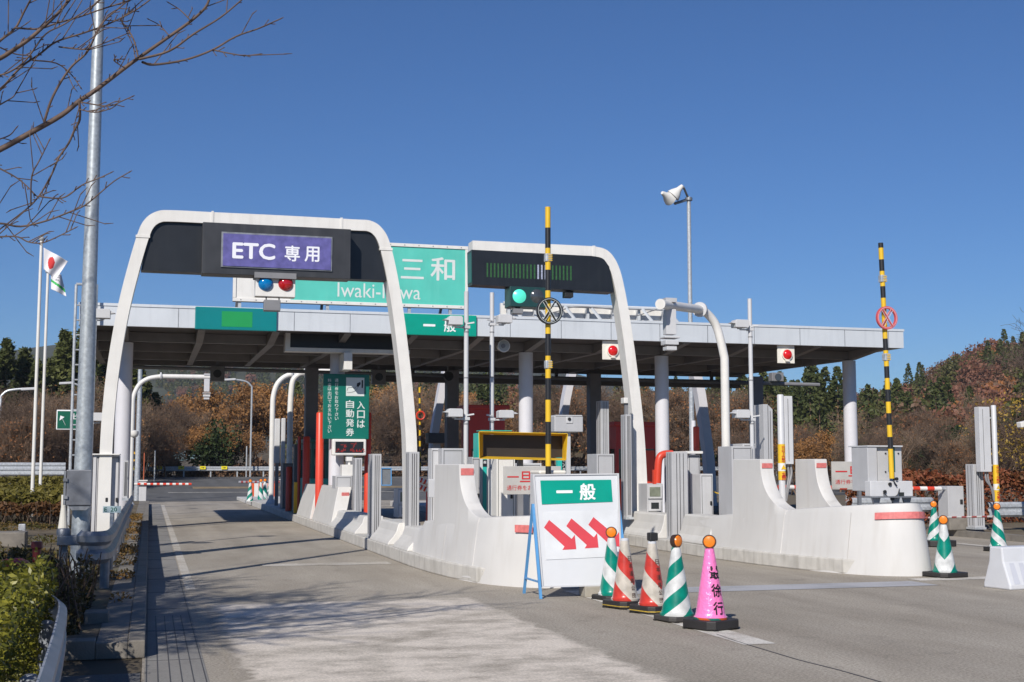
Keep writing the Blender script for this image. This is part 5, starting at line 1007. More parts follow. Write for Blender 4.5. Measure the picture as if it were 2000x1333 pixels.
mr.build("red_band", M("faded_red", (0.42, 0.10, 0.09), 0.5), t); mw.build("white_band", white, t)
for lb, x, y, hh in (("small far green and white cone, leftmost on the far island step", 488, 981, 0.8), ("small far green and white cone in the middle of the far island step", 509, 979, 0.8), ("small far green and white cone right behind the middle one", 517, 977, 0.8), ("small far green and white cone nearest the curved antenna pole", 526, 976, 0.8)):
    p = gnd(x, y, 0.16); cone(lb, p, hh, m_gr if x in (488, 526) else m_gv, cd(p), 0.03, M("cone_white_base", (0.5, 0.5, 0.5), 0.6), False, 0.14, 0.16)
t = thing("water_barrier", "low orange and white road barrier beyond the far cones", "barrier", gnd(515, 968)); mo, mw = MB(), MB(); a, b = pt(488, 943, 66), pt(540, 943, 66)
for k in range(6): (mw if k in (1, 3) else mo).box(a.x+(b.x-a.x)*k/6, a.x+(b.x-a.x)*(k+1)/6, 66, 66.3, zg(0, 66), pt(488, 944, 66).z)
mo.build("orange_section", M("barrier_orange", (0.70, 0.10, 0.02), 0.5), t, bev=0.02); mw.build("white_section", white, t, bev=0.02)
# plastic road barrier at the right edge
def barrier(label, x0, y0, ang, L):
    t = thing("plastic_barrier", label, "road barrier", (x0, y0, 0), "white plastic road barriers at right", ang); prof = [(-0.24, 0.0), (-0.24, 0.06), (-0.13, 0.36), (-0.11, 0.55), (0.11, 0.55), (0.13, 0.36), (0.24, 0.06), (0.24, 0.0)]
    vs, fs = [], []
    xs = [0, L]
    for x in xs: vs += [(x, y, z) for y, z in prof]
    n = len(prof); fs = [tuple(range(n)), tuple(range(n, 2*n))[::-1]]+[((i+1) % n, i, n+i, n+(i+1) % n) for i in range(n)]
    MB().add(vs, fs).build("body", plastic, t, local=True, bev=0.02); mb = MB()
    for k in range(3): x = 0.08+k*0.16; mb.add([(x, -0.238, 0.075), (x+0.10, -0.238, 0.075), (x+0.09, -0.14, 0.34), (x+0.01, -0.14, 0.34)], [(0, 1, 2, 3)])
    mb.build("rib", M("barrier_recess", (0.50, 0.51, 0.56), 0.5), t, local=True); MB().box(L*0.56, L*0.68, -0.245, 0.245, 0.0, 0.22).build("fork_slot", blackm, t, local=True); return t
p = gnd(1950, 1152); barrier("white plastic road barrier at the right edge of the photo", p.x+0.05, p.y+0.1, 0.12, 1.5)
# right verge hardware
t = thing("gate_arm_box", "pale metal box holding a horizontal red and white gate arm at right", "gate machine", gnd(1868, 1040)); Y = 26.0
MB().pbox(1852, 950, 1883, 1013, Y, 0.4).build("body", greybox, t, bev=0.012); MB().pbox(1855, 1013, 1896, 1036, Y-0.05, 0.8).build("plinth", kerbd, t, bev=0.02); MB().pbox(1876, 976, 1881, 985, Y-0.02, 0.02).build("handle", blackm, t, bev=0.006)
a, b = pt(1850, 955, Y+0.1), pt(1520, 952, Y+0.1); mr, mw = MB(), MB(); N = 22; c0 = a.lerp(b, 0.04)
for k in range(N): (mr if k % 2 else mw).tube([c0.lerp(b, k/N), c0.lerp(b, (k+1)/N)], 0.05, 12)
mr.build("red_band", redm, t, smooth_=True); mw.build("white_band", white, t, smooth_=True); MB().tube([a, c0], 0.03, 10).build("spindle", galv, t)
def rail(name, label, pts, zc, post_at, mat=galv, group=None, hh=0.175, flip=1, cat="guardrail"):
    P = smooth(pts, 6); t = thing(name, label, cat, (P[0].x, P[0].y, 0), group); prof = [(0.0, -hh), (0.05, -hh*0.72), (0.05, -hh*0.35), (0.0, -hh*0.1), (0.0, hh*0.1), (0.05, hh*0.35), (0.05, hh*0.72), (0.0, hh)]
    vs, fs = [], []; n = len(prof)
    for i, p in enumerate(P):
        d = P[min(i+1, len(P)-1)]-P[max(i-1, 0)]; d.z = 0; d.normalize(); s = Vector((d.y, -d.x, 0))*flip
        for o, z in prof: vs.append(p+s*o+Vector((0, 0, zc+z)))
        for o, z in prof[::-1]: vs.append(p+s*(o-0.012)+Vector((0, 0, zc+z)))
    m = 2*n
    for i in range(len(P)-1):
        for k in range(m): fs.append((i*m+k, i*m+(k+1) % m, (i+1)*m+(k+1) % m, (i+1)*m+k))
    fs += [tuple(range(m))[::-1], tuple((len(P)-1)*m+k for k in range(m))]
    MB().add(vs, fs).build("beam", mat, t, smooth_=True)
    for x, y, z0, z1 in post_at: MB().lathe([(0.057, z0), (0.057, z1), (0.03, z1+0.02)], (x, y, 0), n=12).build("post", mat, t, smooth_=True)
    return t
a, b = pt(1930, 996, 25.9), pt(2090, 997, 25.9); zc = a.z; Yr = 25.9
rail("guardrail", "galvanised guardrail starting behind the right cone at the right verge", [(a.x, Yr, 0), (a.x+1.2, Yr+0.02, 0), (a.x+2.5, Yr, 0)], zc, [(a.x+0.3, Yr+0.1, 0, zc+0.1), (a.x+2.2, Yr+0.1, 0, zc+0.1)])
a, b = pt(1668, 985, 27.5), pt(1825, 988, 27.5); rail("guardrail", "weathered galvanised guardrail end behind the right gate machine", [(a.x, 27.6, 0), (a.x+1.0, 27.5, 0), (b.x-0.2, 27.5, 0), (b.x, 27.6, 0)], (a.z+b.z)/2, [(a.x+0.4, 27.6, 0, a.z), (b.x-0.35, 27.6, 0, a.z)])
t = thing("cctv_camera", "white security camera poking in at the right edge", "camera", pt(1998, 827, 24)); MB().obox(pt(2002, 828, 24), (0.16, 0, 0.03), (0, 0.08, 0), (-0.012, 0, 0.06)).build("housing", white, t, bev=0.015); p = pt(2012, 840, 24); MB().tube([(p.x, 24.1, 0), (p.x, 24.1, p.z)], 0.05, 10).build("pole", white2, t)
# floodlight mast
Y = 50; t = thing("floodlight_mast", "tall galvanised mast with two white floodlights above the canopy", "light mast", pt(1348, 900, Y)); p = pt(1345, 385, Y); x = p.x; r = 0.085
MB().lathe([(0.12, 0), (r, p.z-2), (r, p.z)], (x, Y, 0), n=16).build("pole", galv, t, smooth_=True); arm = MB(); c = Vector((x, Y, p.z-0.1)); arm.lathe([(0.16, -0.06), (0.16, 0.06)], c, n=14); e1, e2 = pt(1318, 398, Y-0.4), pt(1335, 366, Y-0.4); e1.y = e2.y = Y-0.4; arm.tube([c, e1], 0.06, 8).tube([c, e2], 0.05, 8); arm.build("arm", galvd, t)
for q, d in (((1303, 384), (0.85, .5, -.30)), ((1322, 375), (-.62, .25, -.72))):
    c = pt(*q, Y-0.5); d = Vector(d).normalized(); MB().tube([c-d*0.36, c-d*0.27, c-d*0.12, c+d*0.08, c+d*0.24], [0.07, 0.10, 0.13, 0.25, 0.31], 20).build("lamp_head", white, t, smooth_=True)
# street lamps, far posts
def street_lamp(label, px, Y, ptop, armx, pbase, r=0.07):
    p = pt(px, ptop+14, Y); t = thing("street_lamp", label, "street lamp", (p.x, Y, zg(p.x, Y)), "grey curved street lamps"); q = pt(armx, ptop, Y); z0 = zg(p.x, Y)
    MB().tube([(p.x, Y, z0), (p.x, Y, p.z)]+[v for v in smooth([(p.x, Y, p.z), (p.x+(q.x-p.x)*0.25, Y, q.z-(q.z-p.z)*0.35), (p.x+(q.x-p.x)*0.6, Y, q.z-0.05), (q.x, Y, q.z)], 6)][1:], r, 8).build("pole", galv, t, smooth_=True)
    d = 1 if q.x > p.x else -1; MB().obox((q.x+d*0.35, Y, q.z), (0.45, 0, 0.03), (0, 0.16, 0), (0, 0, 0.08)).build("lamp_head", white2, t, bev=0.04)
street_lamp("curved street lamp beyond the guardrail seen under the canopy", 492, 101, 742, 458, 925); street_lamp("curved street lamp at the far left edge", 2, 80, 760, 45, 920); street_lamp("street lamp whose head shows left of the ladder behind the flagpoles", 158, 92, 749, 140, 920)
t = thing("bare_mast", "slim banded grey mast behind the far guardrail left of the trees", "mast", pt(271, 940, 62)); a = pt(274, 722, 62); MB().lathe([(0.13, 0.05), (0.10, a.z)], (a.x, 62, 0), n=12).build("pole", galv, t, smooth_=True)
t = thing("far_sign", "small dark green direction sign with a white border behind the flagpoles", "sign", pt(124, 840, 60)); MB().pbox(110, 801, 172, 840, 60, 0.06).build("border", letter, t, bev=0.03); MB().pbox(112, 803.5, 170, 837.5, 59.985, 0.02).build("panel", M("dark_direction_green", (0.0, 0.10, 0.055), 0.4), t)
mb = MB(); a, b = pt(128, 831, 59.97), pt(121, 817, 59.97); mb.bar(a, b, 0.07, 0.01).prism([pt(116, 822, 59.97), pt(118, 812, 59.97), pt(126, 815, 59.97)], (0, 0.01, 0)); ptext(mb, "出口", 138, 808, 166, 820, 59.98, 0.01); mb.build("arrow", letter, t); x = pt(125, 850, 60.1).x; MB().tube([(x+1, 60.1, 0), (x+1, 60.1, 3)], 0.05, 8).build("post", galv, t)
t = thing("warning_sign", "yellow diamond warning sign with a black bent arrow behind the antenna pole", "sign", pt(257, 893, 66)); c = pt(256, 892, 66); s = 0.38; MB().prism([c+Vector((s, 0, 0)), c+Vector((0, 0, s)), c+Vector((-s, 0, 0)), c+Vector((0, 0, -s))], (0, 0.03, 0)).build("panel", M("sign_amber", (0.75, 0.40, 0.02), 0.45), t)
mb = MB().box(c.x-0.12, c.x-0.05, 65.96, 65.99, c.z-0.15, c.z+0.12).box(c.x-0.049, c.x+0.12, 65.96, 65.99, c.z+0.05, c.z+0.12).box(c.x+0.121, c.x+0.17, 65.96, 65.99, c.z-0.12, c.z+0.12); mb.build("arrow", blackm, t); MB().tube([(c.x, 66.06, zg(c.x, 66)), (c.x, 66.06, c.z)], 0.04, 8).build("post", galv, t)
t = thing("cctv_camera", "white dome camera on the pole at the far left of the dedicated lane", "camera", pt(262, 850, 48)); c = pt(262, 848, 48); MB().lathe([(0.02, 0.14), (0.15, 0.10), (0.16, 0.0), (0.12, -0.09), (0.03, -0.14)], c, n=18).build("housing", white, t, smooth_=True); MB().bar(c+Vector((-0.35, 0, 0.05)), c, 0.06).build("bracket", white2, t)
for i, (px, py0, Y, r, m, lb) in enumerate(((303, 880, 90, 0.045, galv, "thin grey delineator post left of the leafless trees"), (282, 885, 70, 0.025, M("orange_stick", (0.5, 0.12, 0.05), 0.5), "thin orange marker stick by the striped lane arm"), (482, 872, 100, 0.05, galv, "thin grey post close left of the far street lamp"))):
    p = pt(px, py0, Y); tag(MB().lathe([(r, zg(p.x, Y)), (r, p.z)], (p.x, Y, 0), n=8).build("marker_post", m), lb, "post")
t = thing("utility_pole", "pale thin utility pole with crossbars among the left bare trees", "utility pole", pt(320, 925, 110)); a = pt(320, 817, 110); x = a.x; mb = MB().lathe([(0.09, 0.6), (0.07, a.z)], (x, 110, 0), n=8); mb.build("pole", colm, t); MB().box(x-0.55, x+0.55, 109.9, 109.96, a.z-0.14, a.z-0.05).box(x-0.4, x+0.4, 109.9, 109.96, a.z-0.55, a.z-0.48).build("crossbar", colm, t)
def lane_arm(label, px0, px1, py, Y, px_m, c1, c2, top, z0):
    t = thing("lane_barrier", label, "barrier arm", pt(px_m, 965, Y)); a, b = pt(px0, py, Y), pt(px1, py, Y); m1, m2 = MB(), MB()
    for k in range(18): (m1 if k % 2 else m2).tube([a.lerp(b, k/18), a.lerp(b, (k+1)/18)], 0.055, 8)
    m1.build("red_band", c1, t); m2.build("white_band", c2, t); x = pt(px_m, py, Y).x; MB().box(x-0.16, x+0.16, Y+0.06, Y+0.4, z0, pt(px_m, top, Y).z).build("machine", white2, t, bev=0.02); MB().box(x-0.2, x+0.2, Y+0.02, Y+0.44, pt(px_m, top, Y).z, pt(px_m, top-2, Y).z).build("lid", white, t)
lane_arm("red and white gate arm across the far end of the dedicated lane", 262, 374, 946, 60.0, 279, redm, white, 940, 0.0)
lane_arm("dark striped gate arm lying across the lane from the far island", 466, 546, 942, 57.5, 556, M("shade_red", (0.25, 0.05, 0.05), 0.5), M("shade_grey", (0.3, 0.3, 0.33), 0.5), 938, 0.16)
# far guardrail with arrow plates
Y = 101.5; gx = lin(-30, 62, 24); zt = lambda x: zg(x, Y)
P = [(x, Y, zg(x, Y)) for x in gx]
t = rail("guardrail", "long galvanised guardrail with yellow arrow plates along the far road", P, 0.62, [], galv)
for i in range(46): x = -29.5+i*2.0; MB().box(x-0.05, x+0.05, Y+0.04, Y+0.12, zg(x, Y), zg(x, Y)+0.75).build("post", galv, t)
for px in (265, 311, 354, 396, 438):
    c = pt(px, 914, Y-0.12); m = MB().box(c.x-0.22, c.x+0.22, Y-0.14, Y-0.11, c.z-0.12, c.z+0.12).build("arrow_plate", M("plate_yellow", (0.80, 0.68, 0.02), 0.4), t); mb = MB().box(c.x-0.12, c.x+0.02, Y-0.15, Y-0.143, c.z-0.018, c.z+0.018); mb.prism([(c.x+0.02, Y-0.145, c.z-0.06), (c.x+0.13, Y-0.145, c.z), (c.x+0.02, Y-0.145, c.z+0.06)], (0, -0.005, 0)); mb.build("arrow", blackm, m)
for lb, Yr_, py in (("nearer galvanised guardrail behind the flagpole hedge", 55.0, 921), ("farther galvanised guardrail behind the flagpole hedge", 58.0, 912)):
    zc_ = pt(60, py, Yr_).z; xe = pt(128, py, Yr_).x
    rail("guardrail", lb, [(xe-14, Yr_, 0), (xe-8, Yr_, 0), (xe-3, Yr_, 0), (xe, Yr_, 0)], zc_, [(xe-0.6-2*k, Yr_+0.1, 0.3, zc_+0.12) for k in range(7)], galv)
t = thing("blue_frame", "small blue framed net barrier by the far guardrail", "barrier", pt(755, 948, 75)); mb = MB(); q = [pt(745, 915, 75), pt(764, 915, 75), pt(764, 948, 75), pt(745, 948, 75)]
for a, b in zip(q, q[1:]+q[:1]): mb.bar(a, b, 0.05)
mb.build("frame", bluem, t); MB().prism([p_+Vector((0, 0.04, 0)) for p_ in q], (0, 0.01, 0)).build("net", M("grey_net", (0.16, 0.17, 0.18), 0.8), t)
# ------------------------------------------------------------------ left verge hardware
Y = 17.7; t = thing("lamp_column", "thick galvanised column with a grey steel box, rising out of the photo at left", "pole", pt(162, 1000, Y))
a, b = pt(161, 950, Y), pt(194, 0, Y); zt = 7.95; lean = (b.x-a.x)/(b.z-a.z)
P = [Vector((a.x+lean*(z-a.z), Y, z)) for z in (0.1, 0.9, 1.5, 4.0, 6.5, zt)]; MB().tube(P, [0.126, 0.118, 0.112, 0.095, 0.080, 0.068], 24).build("column", M("spangled_zinc", (0.40, 0.43, 0.45), 0.42, metal=0.4, var=0.2, scale=22), t, smooth_=True)
MB().pbox(129, 918, 179, 988, Y-0.30, 0.18).build("steel_box", M("box_zinc", (0.20, 0.205, 0.225), 0.4, metal=0.4, var=0.3, scale=5), t, bev=0.012)
MB().pbox(124, 920, 128.5, 987, Y-0.31, 0.16).build("hinge_side", galvd, t)
for py in (938, 972): MB().pbox(123, py-3, 132, py+3, Y-0.325, 0.03).build("hinge", galvd, t)
MB().prism([pt(133, 988.5, Y-0.28), pt(177, 988.5, Y-0.28), pt(168, 997, Y-0.28), pt(140, 997, Y-0.28)], (0, 0.15, 0)).build("box_skirt", galvd, t)
t = thing("rail_anchor", "dull grey steel anchor bar with a round cap left of the curled guardrail end", "guardrail part", pt(140, 1060, 17.0)); Y = 17.0
MB().pbox(111, 1047, 172, 1066, Y, 0.25).build("bar", galvd, t, bev=0.01); p = pt(123, 1047, Y); MB().lathe([(0.085, 0), (0.085, 0.06), (0.07, 0.085), (0.02, 0.09)], (p.x, Y+0.1, p.z), n=18).build("cap", galvd, t, smooth_=True); MB().box(p.x-0.05, p.x+0.05, Y+0.1, Y+0.2, 0.1, pt(123, 1065, Y).z).build("leg", galvd, t)
# cabinets at the left gantry foot
cabw = M("cabinet_white", (0.53, 0.52, 0.525), 0.45, var=0.04, dirt=0.2, dcol=(0.33, 0.31, 0.29), streak=True)
cabinet("gantry_cabinet", "wide white cabinet at the left foot of the arched gantry", (187, 889, 214, 1046), 22.62, 0.6, cabw, z0=0.14); cabinet("gantry_cabinet", "white cabinet strip joined to the right of the wide white cabinet", (214.5, 890, 232, 1040), 22.7, 0.5, cabw, z0=0.14); cabinet("gantry_cabinet", "white cabinet half hidden behind the grey steel box", (180, 889, 186.5, 1046), 22.6, 0.6, cabw, z0=0.14)
tag(MB().pbox(178, 886.5, 234, 889, 22.55, 0.75).build("cabinet_lid", white, bev=0.004), "thin white lid across the cabinets at the left gantry foot", "lid")
lcpost("slim white post beyond the left gantry cabinets along the verge", (241, 900, 250, 975), 26.5, 0.3)
# guardrail along the verge
pts = [(-0.77, 16.35, 0), (-0.75, 16.0, 0), (-0.62, 15.86, 0), (-0.49, 16.0, 0), (-0.45, 16.5, 0), (-0.44, 18.0, 0), (-0.45, 22.0, 0), (-0.45, 28, 0), (-0.45, 36, 0)]
t = rail("guardrail", "dull galvanised guardrail with a curled near end along the left verge", pts, 0.66, [(-0.50, y, 0.1, 0.72) for y in (16.6, 18.2, 20.2, 22.2, 24.2, 26.2, 28.2, 30.2, 32.2)], galvd, hh=0.19)
t = thing("route_plate", "small grey route plate lettered E 20 on the left guardrail", "sign", pt(217, 995, 17.6)); Y = 17.6; MB().pbox(201, 989, 236, 1002, Y, 0.012).build("plate", M("plate_pale", (0.42, 0.52, 0.55), 0.4, metal=0.2), t); mb = MB(); ptext(mb, "E", 203.5, 991.5, 209, 999.5, Y-0.003, 0.015); ptext(mb, "20", 216, 991.5, 228.5, 999.5, Y-0.003, 0.015); mb.build("lettering", M("plate_green_ink", (0.0, 0.09, 0.06), 0.5), t)
p = pt(218, 1002, Y+0.03); MB().box(p.x-0.02, p.x+0.02, Y+0.015, Y+0.05, 0.6, p.z+0.05).build("stem", galv, t)
a, b, c = gnd(88, 1360, 0.0), gnd(108, 1240, 0.0), gnd(132, 1165, 0.0)
rail("guardrail", "nearest curved grey guardrail sweeping past the clipped azalea at bottom left", [(-0.42, 4.0, 0), (-0.46, 5.6, 0), (-0.50, 7.2, 0), (-0.56, 9.0, 0), (-0.63, 10.4, 0), (-0.76, 11.2, 0)], 0.43, [(-0.60, 7.6, 0, 0.45), (-0.70, 10.2, 0, 0.45)], M("painted_rail_grey", (0.30, 0.32, 0.36), 0.45, metal=0.2, var=0.1), hh=0.15)
# flags
def flagpole(label, px0, py0, px1, py1, Y, r=0.04):
    a, b = pt(px0, py0, Y), pt(px1, py1, Y); t = thing("flagpole", label, "flagpole", (b.x, Y, 0.3), "white flagpoles on the verge"); MB().tube([(b.x, Y, 0.3), (b.x, Y, a.z)], [r*1.25, r], 14).build("pole", white, t, smooth_=True); MB().lathe([(0.07, -0.02), (0.08, 0.02), (0.05, 0.07), (0.01, 0.09)], (b.x, Y, a.z), n=14).build("finial", galv, t, smooth_=True); return b.x
xa = flagpole("nearer white flagpole flying the white flag with a red disc", 82, 468, 63, 968, 36.0); xb = flagpole("farther white flagpole flying the white flag with a green band", 99, 532, 79, 945, 40.0)
def flag(name, label, fn, Y, mats, mi, nu=36, nv=26):
    V, F, I = [], [], []
    for j in range(nv+1):
        for i in range(nu+1): V.append(fn(i/nu, j/nv))
    for j in range(nv):
        for i in range(nu): F.append((j*(nu+1)+i, j*(nu+1)+i+1, (j+1)*(nu+1)+i+1, (j+1)*(nu+1)+i)); I.append(mi((i+.5)/nu, (j+.5)/nv))
    o = npmesh(name, V, F, mats, None, I, True); s = o.modifiers.new('thick', 'SOLIDIFY'); s.thickness = 0.004; return tag(o, label, "flag", "flags on the two poles")
fw = M("flag_white", (0.72, 0.70, 0.72), 0.8, var=0.02); fr = M("flag_red", (0.55, 0.03, 0.03), 0.8); fg = M("flag_green", (0.05, 0.42, 0.10), 0.8)
def jf(u, v):
    px = 83+u*47-3*u*v*8; py = 484+u*26+v*(42-u*18)+u*u*4*v+ (10*u*v); p = pt(px, py, 36.0); return (p.x+0.03, 36.0+0.09*math.sin(u*8+v*2)*u, p.z)
flag("flag", "white flag with a red disc hanging half furled on the nearer flagpole", jf, 36, [fw, fr], lambda u, v: 1 if ((u-0.42)/0.17)**2+((v-0.5)/0.29)**2 < 1 else 0)
def nf(u, v):
    px = 97.5+u*(20+v*8)+v*2*u; py = 531+u*6+v*(34+u*8); p = pt(px, py, 40.0); return (p.x+0.03, 40.0+0.10*math.sin(u*6+v*3)*(u+0.1), p.z)
o = flag("flag", "white company flag with a green band and small dark lettering on the farther flagpole", nf, 40, [fw, fg], lambda u, v: 1 if 0.42+0.22*u < v < 0.56+0.26*u else 0)
mb = MB(); v, f = glyphs("NEXCO", 0.01); W = max(p_[0] for p_ in v); H = max(p_[1] for p_ in v); mb.add([Vector(nf(0.12+0.72*p_[0]/W, 0.22-0.16*p_[1]/H))+Vector((0, -0.025, 0)) for p_ in v], f)
v, f = glyphs("東日本", 0.01); W = max(p_[0] for p_ in v); H = max(p_[1] for p_ in v); mb.add([Vector(nf(0.30+0.40*p_[0]/W, 0.40-0.10*p_[1]/H))+Vector((0, -0.025, 0)) for p_ in v], f)
l_ = mb.build("flag_lettering", M("flag_ink", (0.05, 0.06, 0.10), 0.8)); l_.parent = o
# hydrant, white block, slab
c = pt(34, 1118, 13.0); t = thing("hydrant", "dull red hydrant fitting poking out behind the clipped azalea", "hydrant", (c.x, 13.0, 0.1)); MB().tube([(c.x, 13.0, 0.1), (c.x, 13.0, c.z-0.05)], 0.07, 12).build("standpipe", M("dull_red", (0.30, 0.025, 0.03), 0.5), t)
MB().lathe([(0.12, -0.08), (0.14, 0.02), (0.10, 0.10), (0.03, 0.13)], c, n=18).tube([c+Vector((-0.3, -0.1, 0.0)), c+Vector((-0.1, -0.05, 0.03)), c+Vector((0.12, -0.1, 0.0))], [0.08, 0.1, 0.09], 14).build("body", M("dull_red", (0.30, 0.025, 0.03), 0.5), t, smooth_=True); MB().lathe([(0.035, 0.0), (0.04, 0.16), (0.055, 0.17), (0.05, 0.23)], c+Vector((0.16, 0.05, 0.05)), n=14).build("valve_knob", M("dark_red", (0.14, 0.015, 0.015), 0.5), t, smooth_=True)
p0, p1 = gnd(-40, 1090, 0.2), gnd(72, 1066, 0.2); tag(MB().box(-4.6, -2.15, 25.0, 25.6, 0.1, 0.42).build("concrete_slab", kerbd, bev=0.02), "old concrete kerb slab lying in the left verge", "slab"); tag(MB().box(-2.60, -2.46, 28.6, 28.7, 0.22, 0.42).build("marker_block", white2, bev=0.02), "small white marker block in the left verge soil", "block")
tag(MB().lathe([(0.11, 0.25), (0.05, 0.80), (0.05, 1.05)], (pt(124, 1000, 27.0).x, 27.0, 0), n=14).build("verge_marker", M("marker_cream", (0.6, 0.58, 0.52), 0.6)), "cream tapered marker post left of the grey steel box", "post")
tag(MB().box(-0.56, -0.34, 12.85, 13.15, 0.12, 0.235).build("drain_cover", kerbd, bev=0.01), "small grey steel pit cover on the left kerb", "cover")
# ------------------------------------------------------------------ vegetation
def quads(P, size, rng, flat=0.0, aspect=0.55):
    n = len(P); a = rng.normal(size=(n, 3)); a[:, 2] *= (1-flat); a /= np.linalg.norm(a, axis=1)[:, None]
    b = rng.normal(size=(n, 3)); b -= a*(a*b).sum(1)[:, None]; b /= np.linalg.norm(b, axis=1)[:, None]
    s = (np.asarray(size)*np.ones(n))[:, None]; a = a*s; b = b*s*aspect
    V = np.stack([P-a, P+b, P+a, P-b], 1).reshape(-1, 3); return V, np.arange(4*n).reshape(-1, 4)
def tubes(S, sides=3):                          # S: list of (p0, p1, r0, r1)
    A = np.array([s[0] for s in S]); B = np.array([s[1] for s in S]); r0 = np.array([s[2] for s in S])[:, None]; r1 = np.array([s[3] for s in S])[:, None]
    d = B-A; d /= np.maximum(np.linalg.norm(d, axis=1), 1e-6)[:, None]; u = np.cross(d, np.array([0.31, 0.17, 0.94])); u /= np.maximum(np.linalg.norm(u, axis=1), 1e-6)[:, None]; v = np.cross(d, u)
    ring = []
    for k in range(sides):
        g = 2*math.pi*k/sides; o = u*math.cos(g)+v*math.sin(g); ring += [A+o*r0, B+o*r1]
    V = np.stack(ring, 1).reshape(-1, 3); n = len(S); base = (np.arange(n)*2*sides)[:, None]; F = []
    for k in range(sides): k2 = (k+1) % sides; F.append(base+np.array([[2*k, 2*k2, 2*k2+1, 2*k+1]]))
    return V, np.concatenate(F, 0)
def grow(rng, p, d, L, r, lev, mx, S, tips, up=0.12, nch=(4, 6), spread=0.75, wig=0.16, ratio=0.62):
    ns = 4 if lev < 2 else 3; p = np.array(p, float); d = np.array(d, float); d /= np.linalg.norm(d); pts = [p]
    for i in range(ns):
        d = d+rng.normal(size=3)*wig+np.array([0, 0, up]); d /= np.linalg.norm(d); q = p+d*L/ns; ra = r*(1-0.62*i/ns); rb = r*(1-0.62*(i+1)/ns)
        S[min(lev, 1)].append((p, q, ra, rb)); p = q; pts.append((p))
    if lev >= mx: tips.append(p); return
    k = rng.integers(nch[0], nch[1]+1)
    for c in range(k):
        t = rng.uniform(0.3, 1.0)*ns; i = min(int(t), ns-1); q = pts[i]+(pts[i+1]-pts[i])*(t-i); a = rng.normal(size=3); a -= d*(a@d); a /= np.linalg.norm(a); nd = d*(1-spread*0.5)+a*spread
        grow(rng, q, nd, L*ratio*rng.uniform(0.75, 1.15), max(r*0.45*(1-0.3*t/ns), 0.006), lev+1, mx, S, tips, up, nch, spread, wig, ratio)
def treeobj(name, label, cat, group, trunkS, twigS, leafP=None, lsize=0.1, tm=barkd, wm=barkd, lm=None, rng=None, flat=0.0, twsides=3, asp=0.55):
    t = thing(name, label, cat, (0, 0, 0), group)
    if trunkS: V, F = tubes(trunkS, 7); npmesh("trunk", V, F, tm, t, smooth_=True)
    Vs, Fs, I = [], [], []; off = 0
    if twigS: V, F = tubes(twigS, twsides); Vs.append(V); Fs.append(F); I.append(np.zeros(len(F))); off = len(V)
    if leafP is not None: V, F = quads(np.asarray(leafP), lsize, rng, flat, asp); Vs.append(V); Fs.append(F+off); I.append(np.ones(len(F)))
    npmesh("crown", np.concatenate(Vs), np.concatenate(Fs), [wm, lm or wm], t, np.concatenate(I)); return t
lf_brown = leafmat("leaf_brown", (0.18, 0.085, 0.030), (0.42, 0.21, 0.07), 0.25); lf_cedar = leafmat("leaf_cedar", (0.035, 0.052, 0.016), (0.115, 0.125, 0.036), 0.2); lf_dark = leafmat("leaf_dark_green", (0.015, 0.030, 0.010), (0.05, 0.075, 0.022), 0.5)
lf_red = leafmat("leaf_redbrown", (0.15, 0.066, 0.042), (0.28, 0.125, 0.078), 0.05); lf_rust = leafmat("leaf_rust", (0.22, 0.085, 0.028), (0.40, 0.17, 0.06), 0.05); lf_olive = leafmat("leaf_olive", (0.06, 0.065, 0.02), (0.15, 0.135, 0.04), 0.08); lf_grey = leafmat("leaf_greybrown", (0.12, 0.070, 0.042), (0.22, 0.13, 0.08), 0.05)
lf_az = leafmat("leaf_azalea", (0.06, 0.075, 0.012), (0.32, 0.29, 0.04), 2.2, 0.35); lf_azd = leafmat("leaf_azalea_shaded", (0.035, 0.035, 0.012), (0.10, 0.075, 0.025), 2.0, 0.5); lf_hedge = leafmat("leaf_hedge", (0.085, 0.08, 0.016), (0.22, 0.18, 0.036), 0.8); lf_hedgeb = leafmat("leaf_hedge_brown", (0.10, 0.05, 0.02), (0.22, 0.10, 0.04), 0.8); lf_redh = leafmat("leaf_red_hedge", (0.05, 0.055, 0.015), (0.28, 0.085, 0.04), 1.6); lf_yellow = leafmat("leaf_yellow", (0.28, 0.18, 0.03), (0.45, 0.30, 0.06), 1.0)
HILLX = (-3000, -3000, -3000)
def bare_proto(seed, H, label, group, leaves=0, lm=None, mx=4, nch=(5, 7), name="bare_tree", multi=1, lsz=0.09, tm=barkd, wm=barkl, spread=0.75):
    rng = np.random.default_rng(seed); S = [[], []]; tips = []
    for m in range(multi):
        a = rng.uniform(0, 6.28); d = (0.35*math.cos(a)*(multi > 1), 0.35*math.sin(a)*(multi > 1), 1)
        grow(rng, (0.15*math.cos(a)*(multi > 1), 0.15*math.sin(a)*(multi > 1), -0.1), d, H*0.55, 0.016*H/multi**0.5, 0, mx, S, tips, 0.10, nch, spread)
    lp = None
    if leaves: T = np.array(tips); idx = rng.integers(0, len(T), leaves); lp = T[idx]+rng.normal(size=(leaves, 3))*0.16
    tw = [(a, b, max(c, 0.010), max(d, 0.008)) for a, b, c, d in S[1]]
    return treeobj(name, label, "tree", group, S[0], tw, lp, lsz, tm, wm, lm, rng)
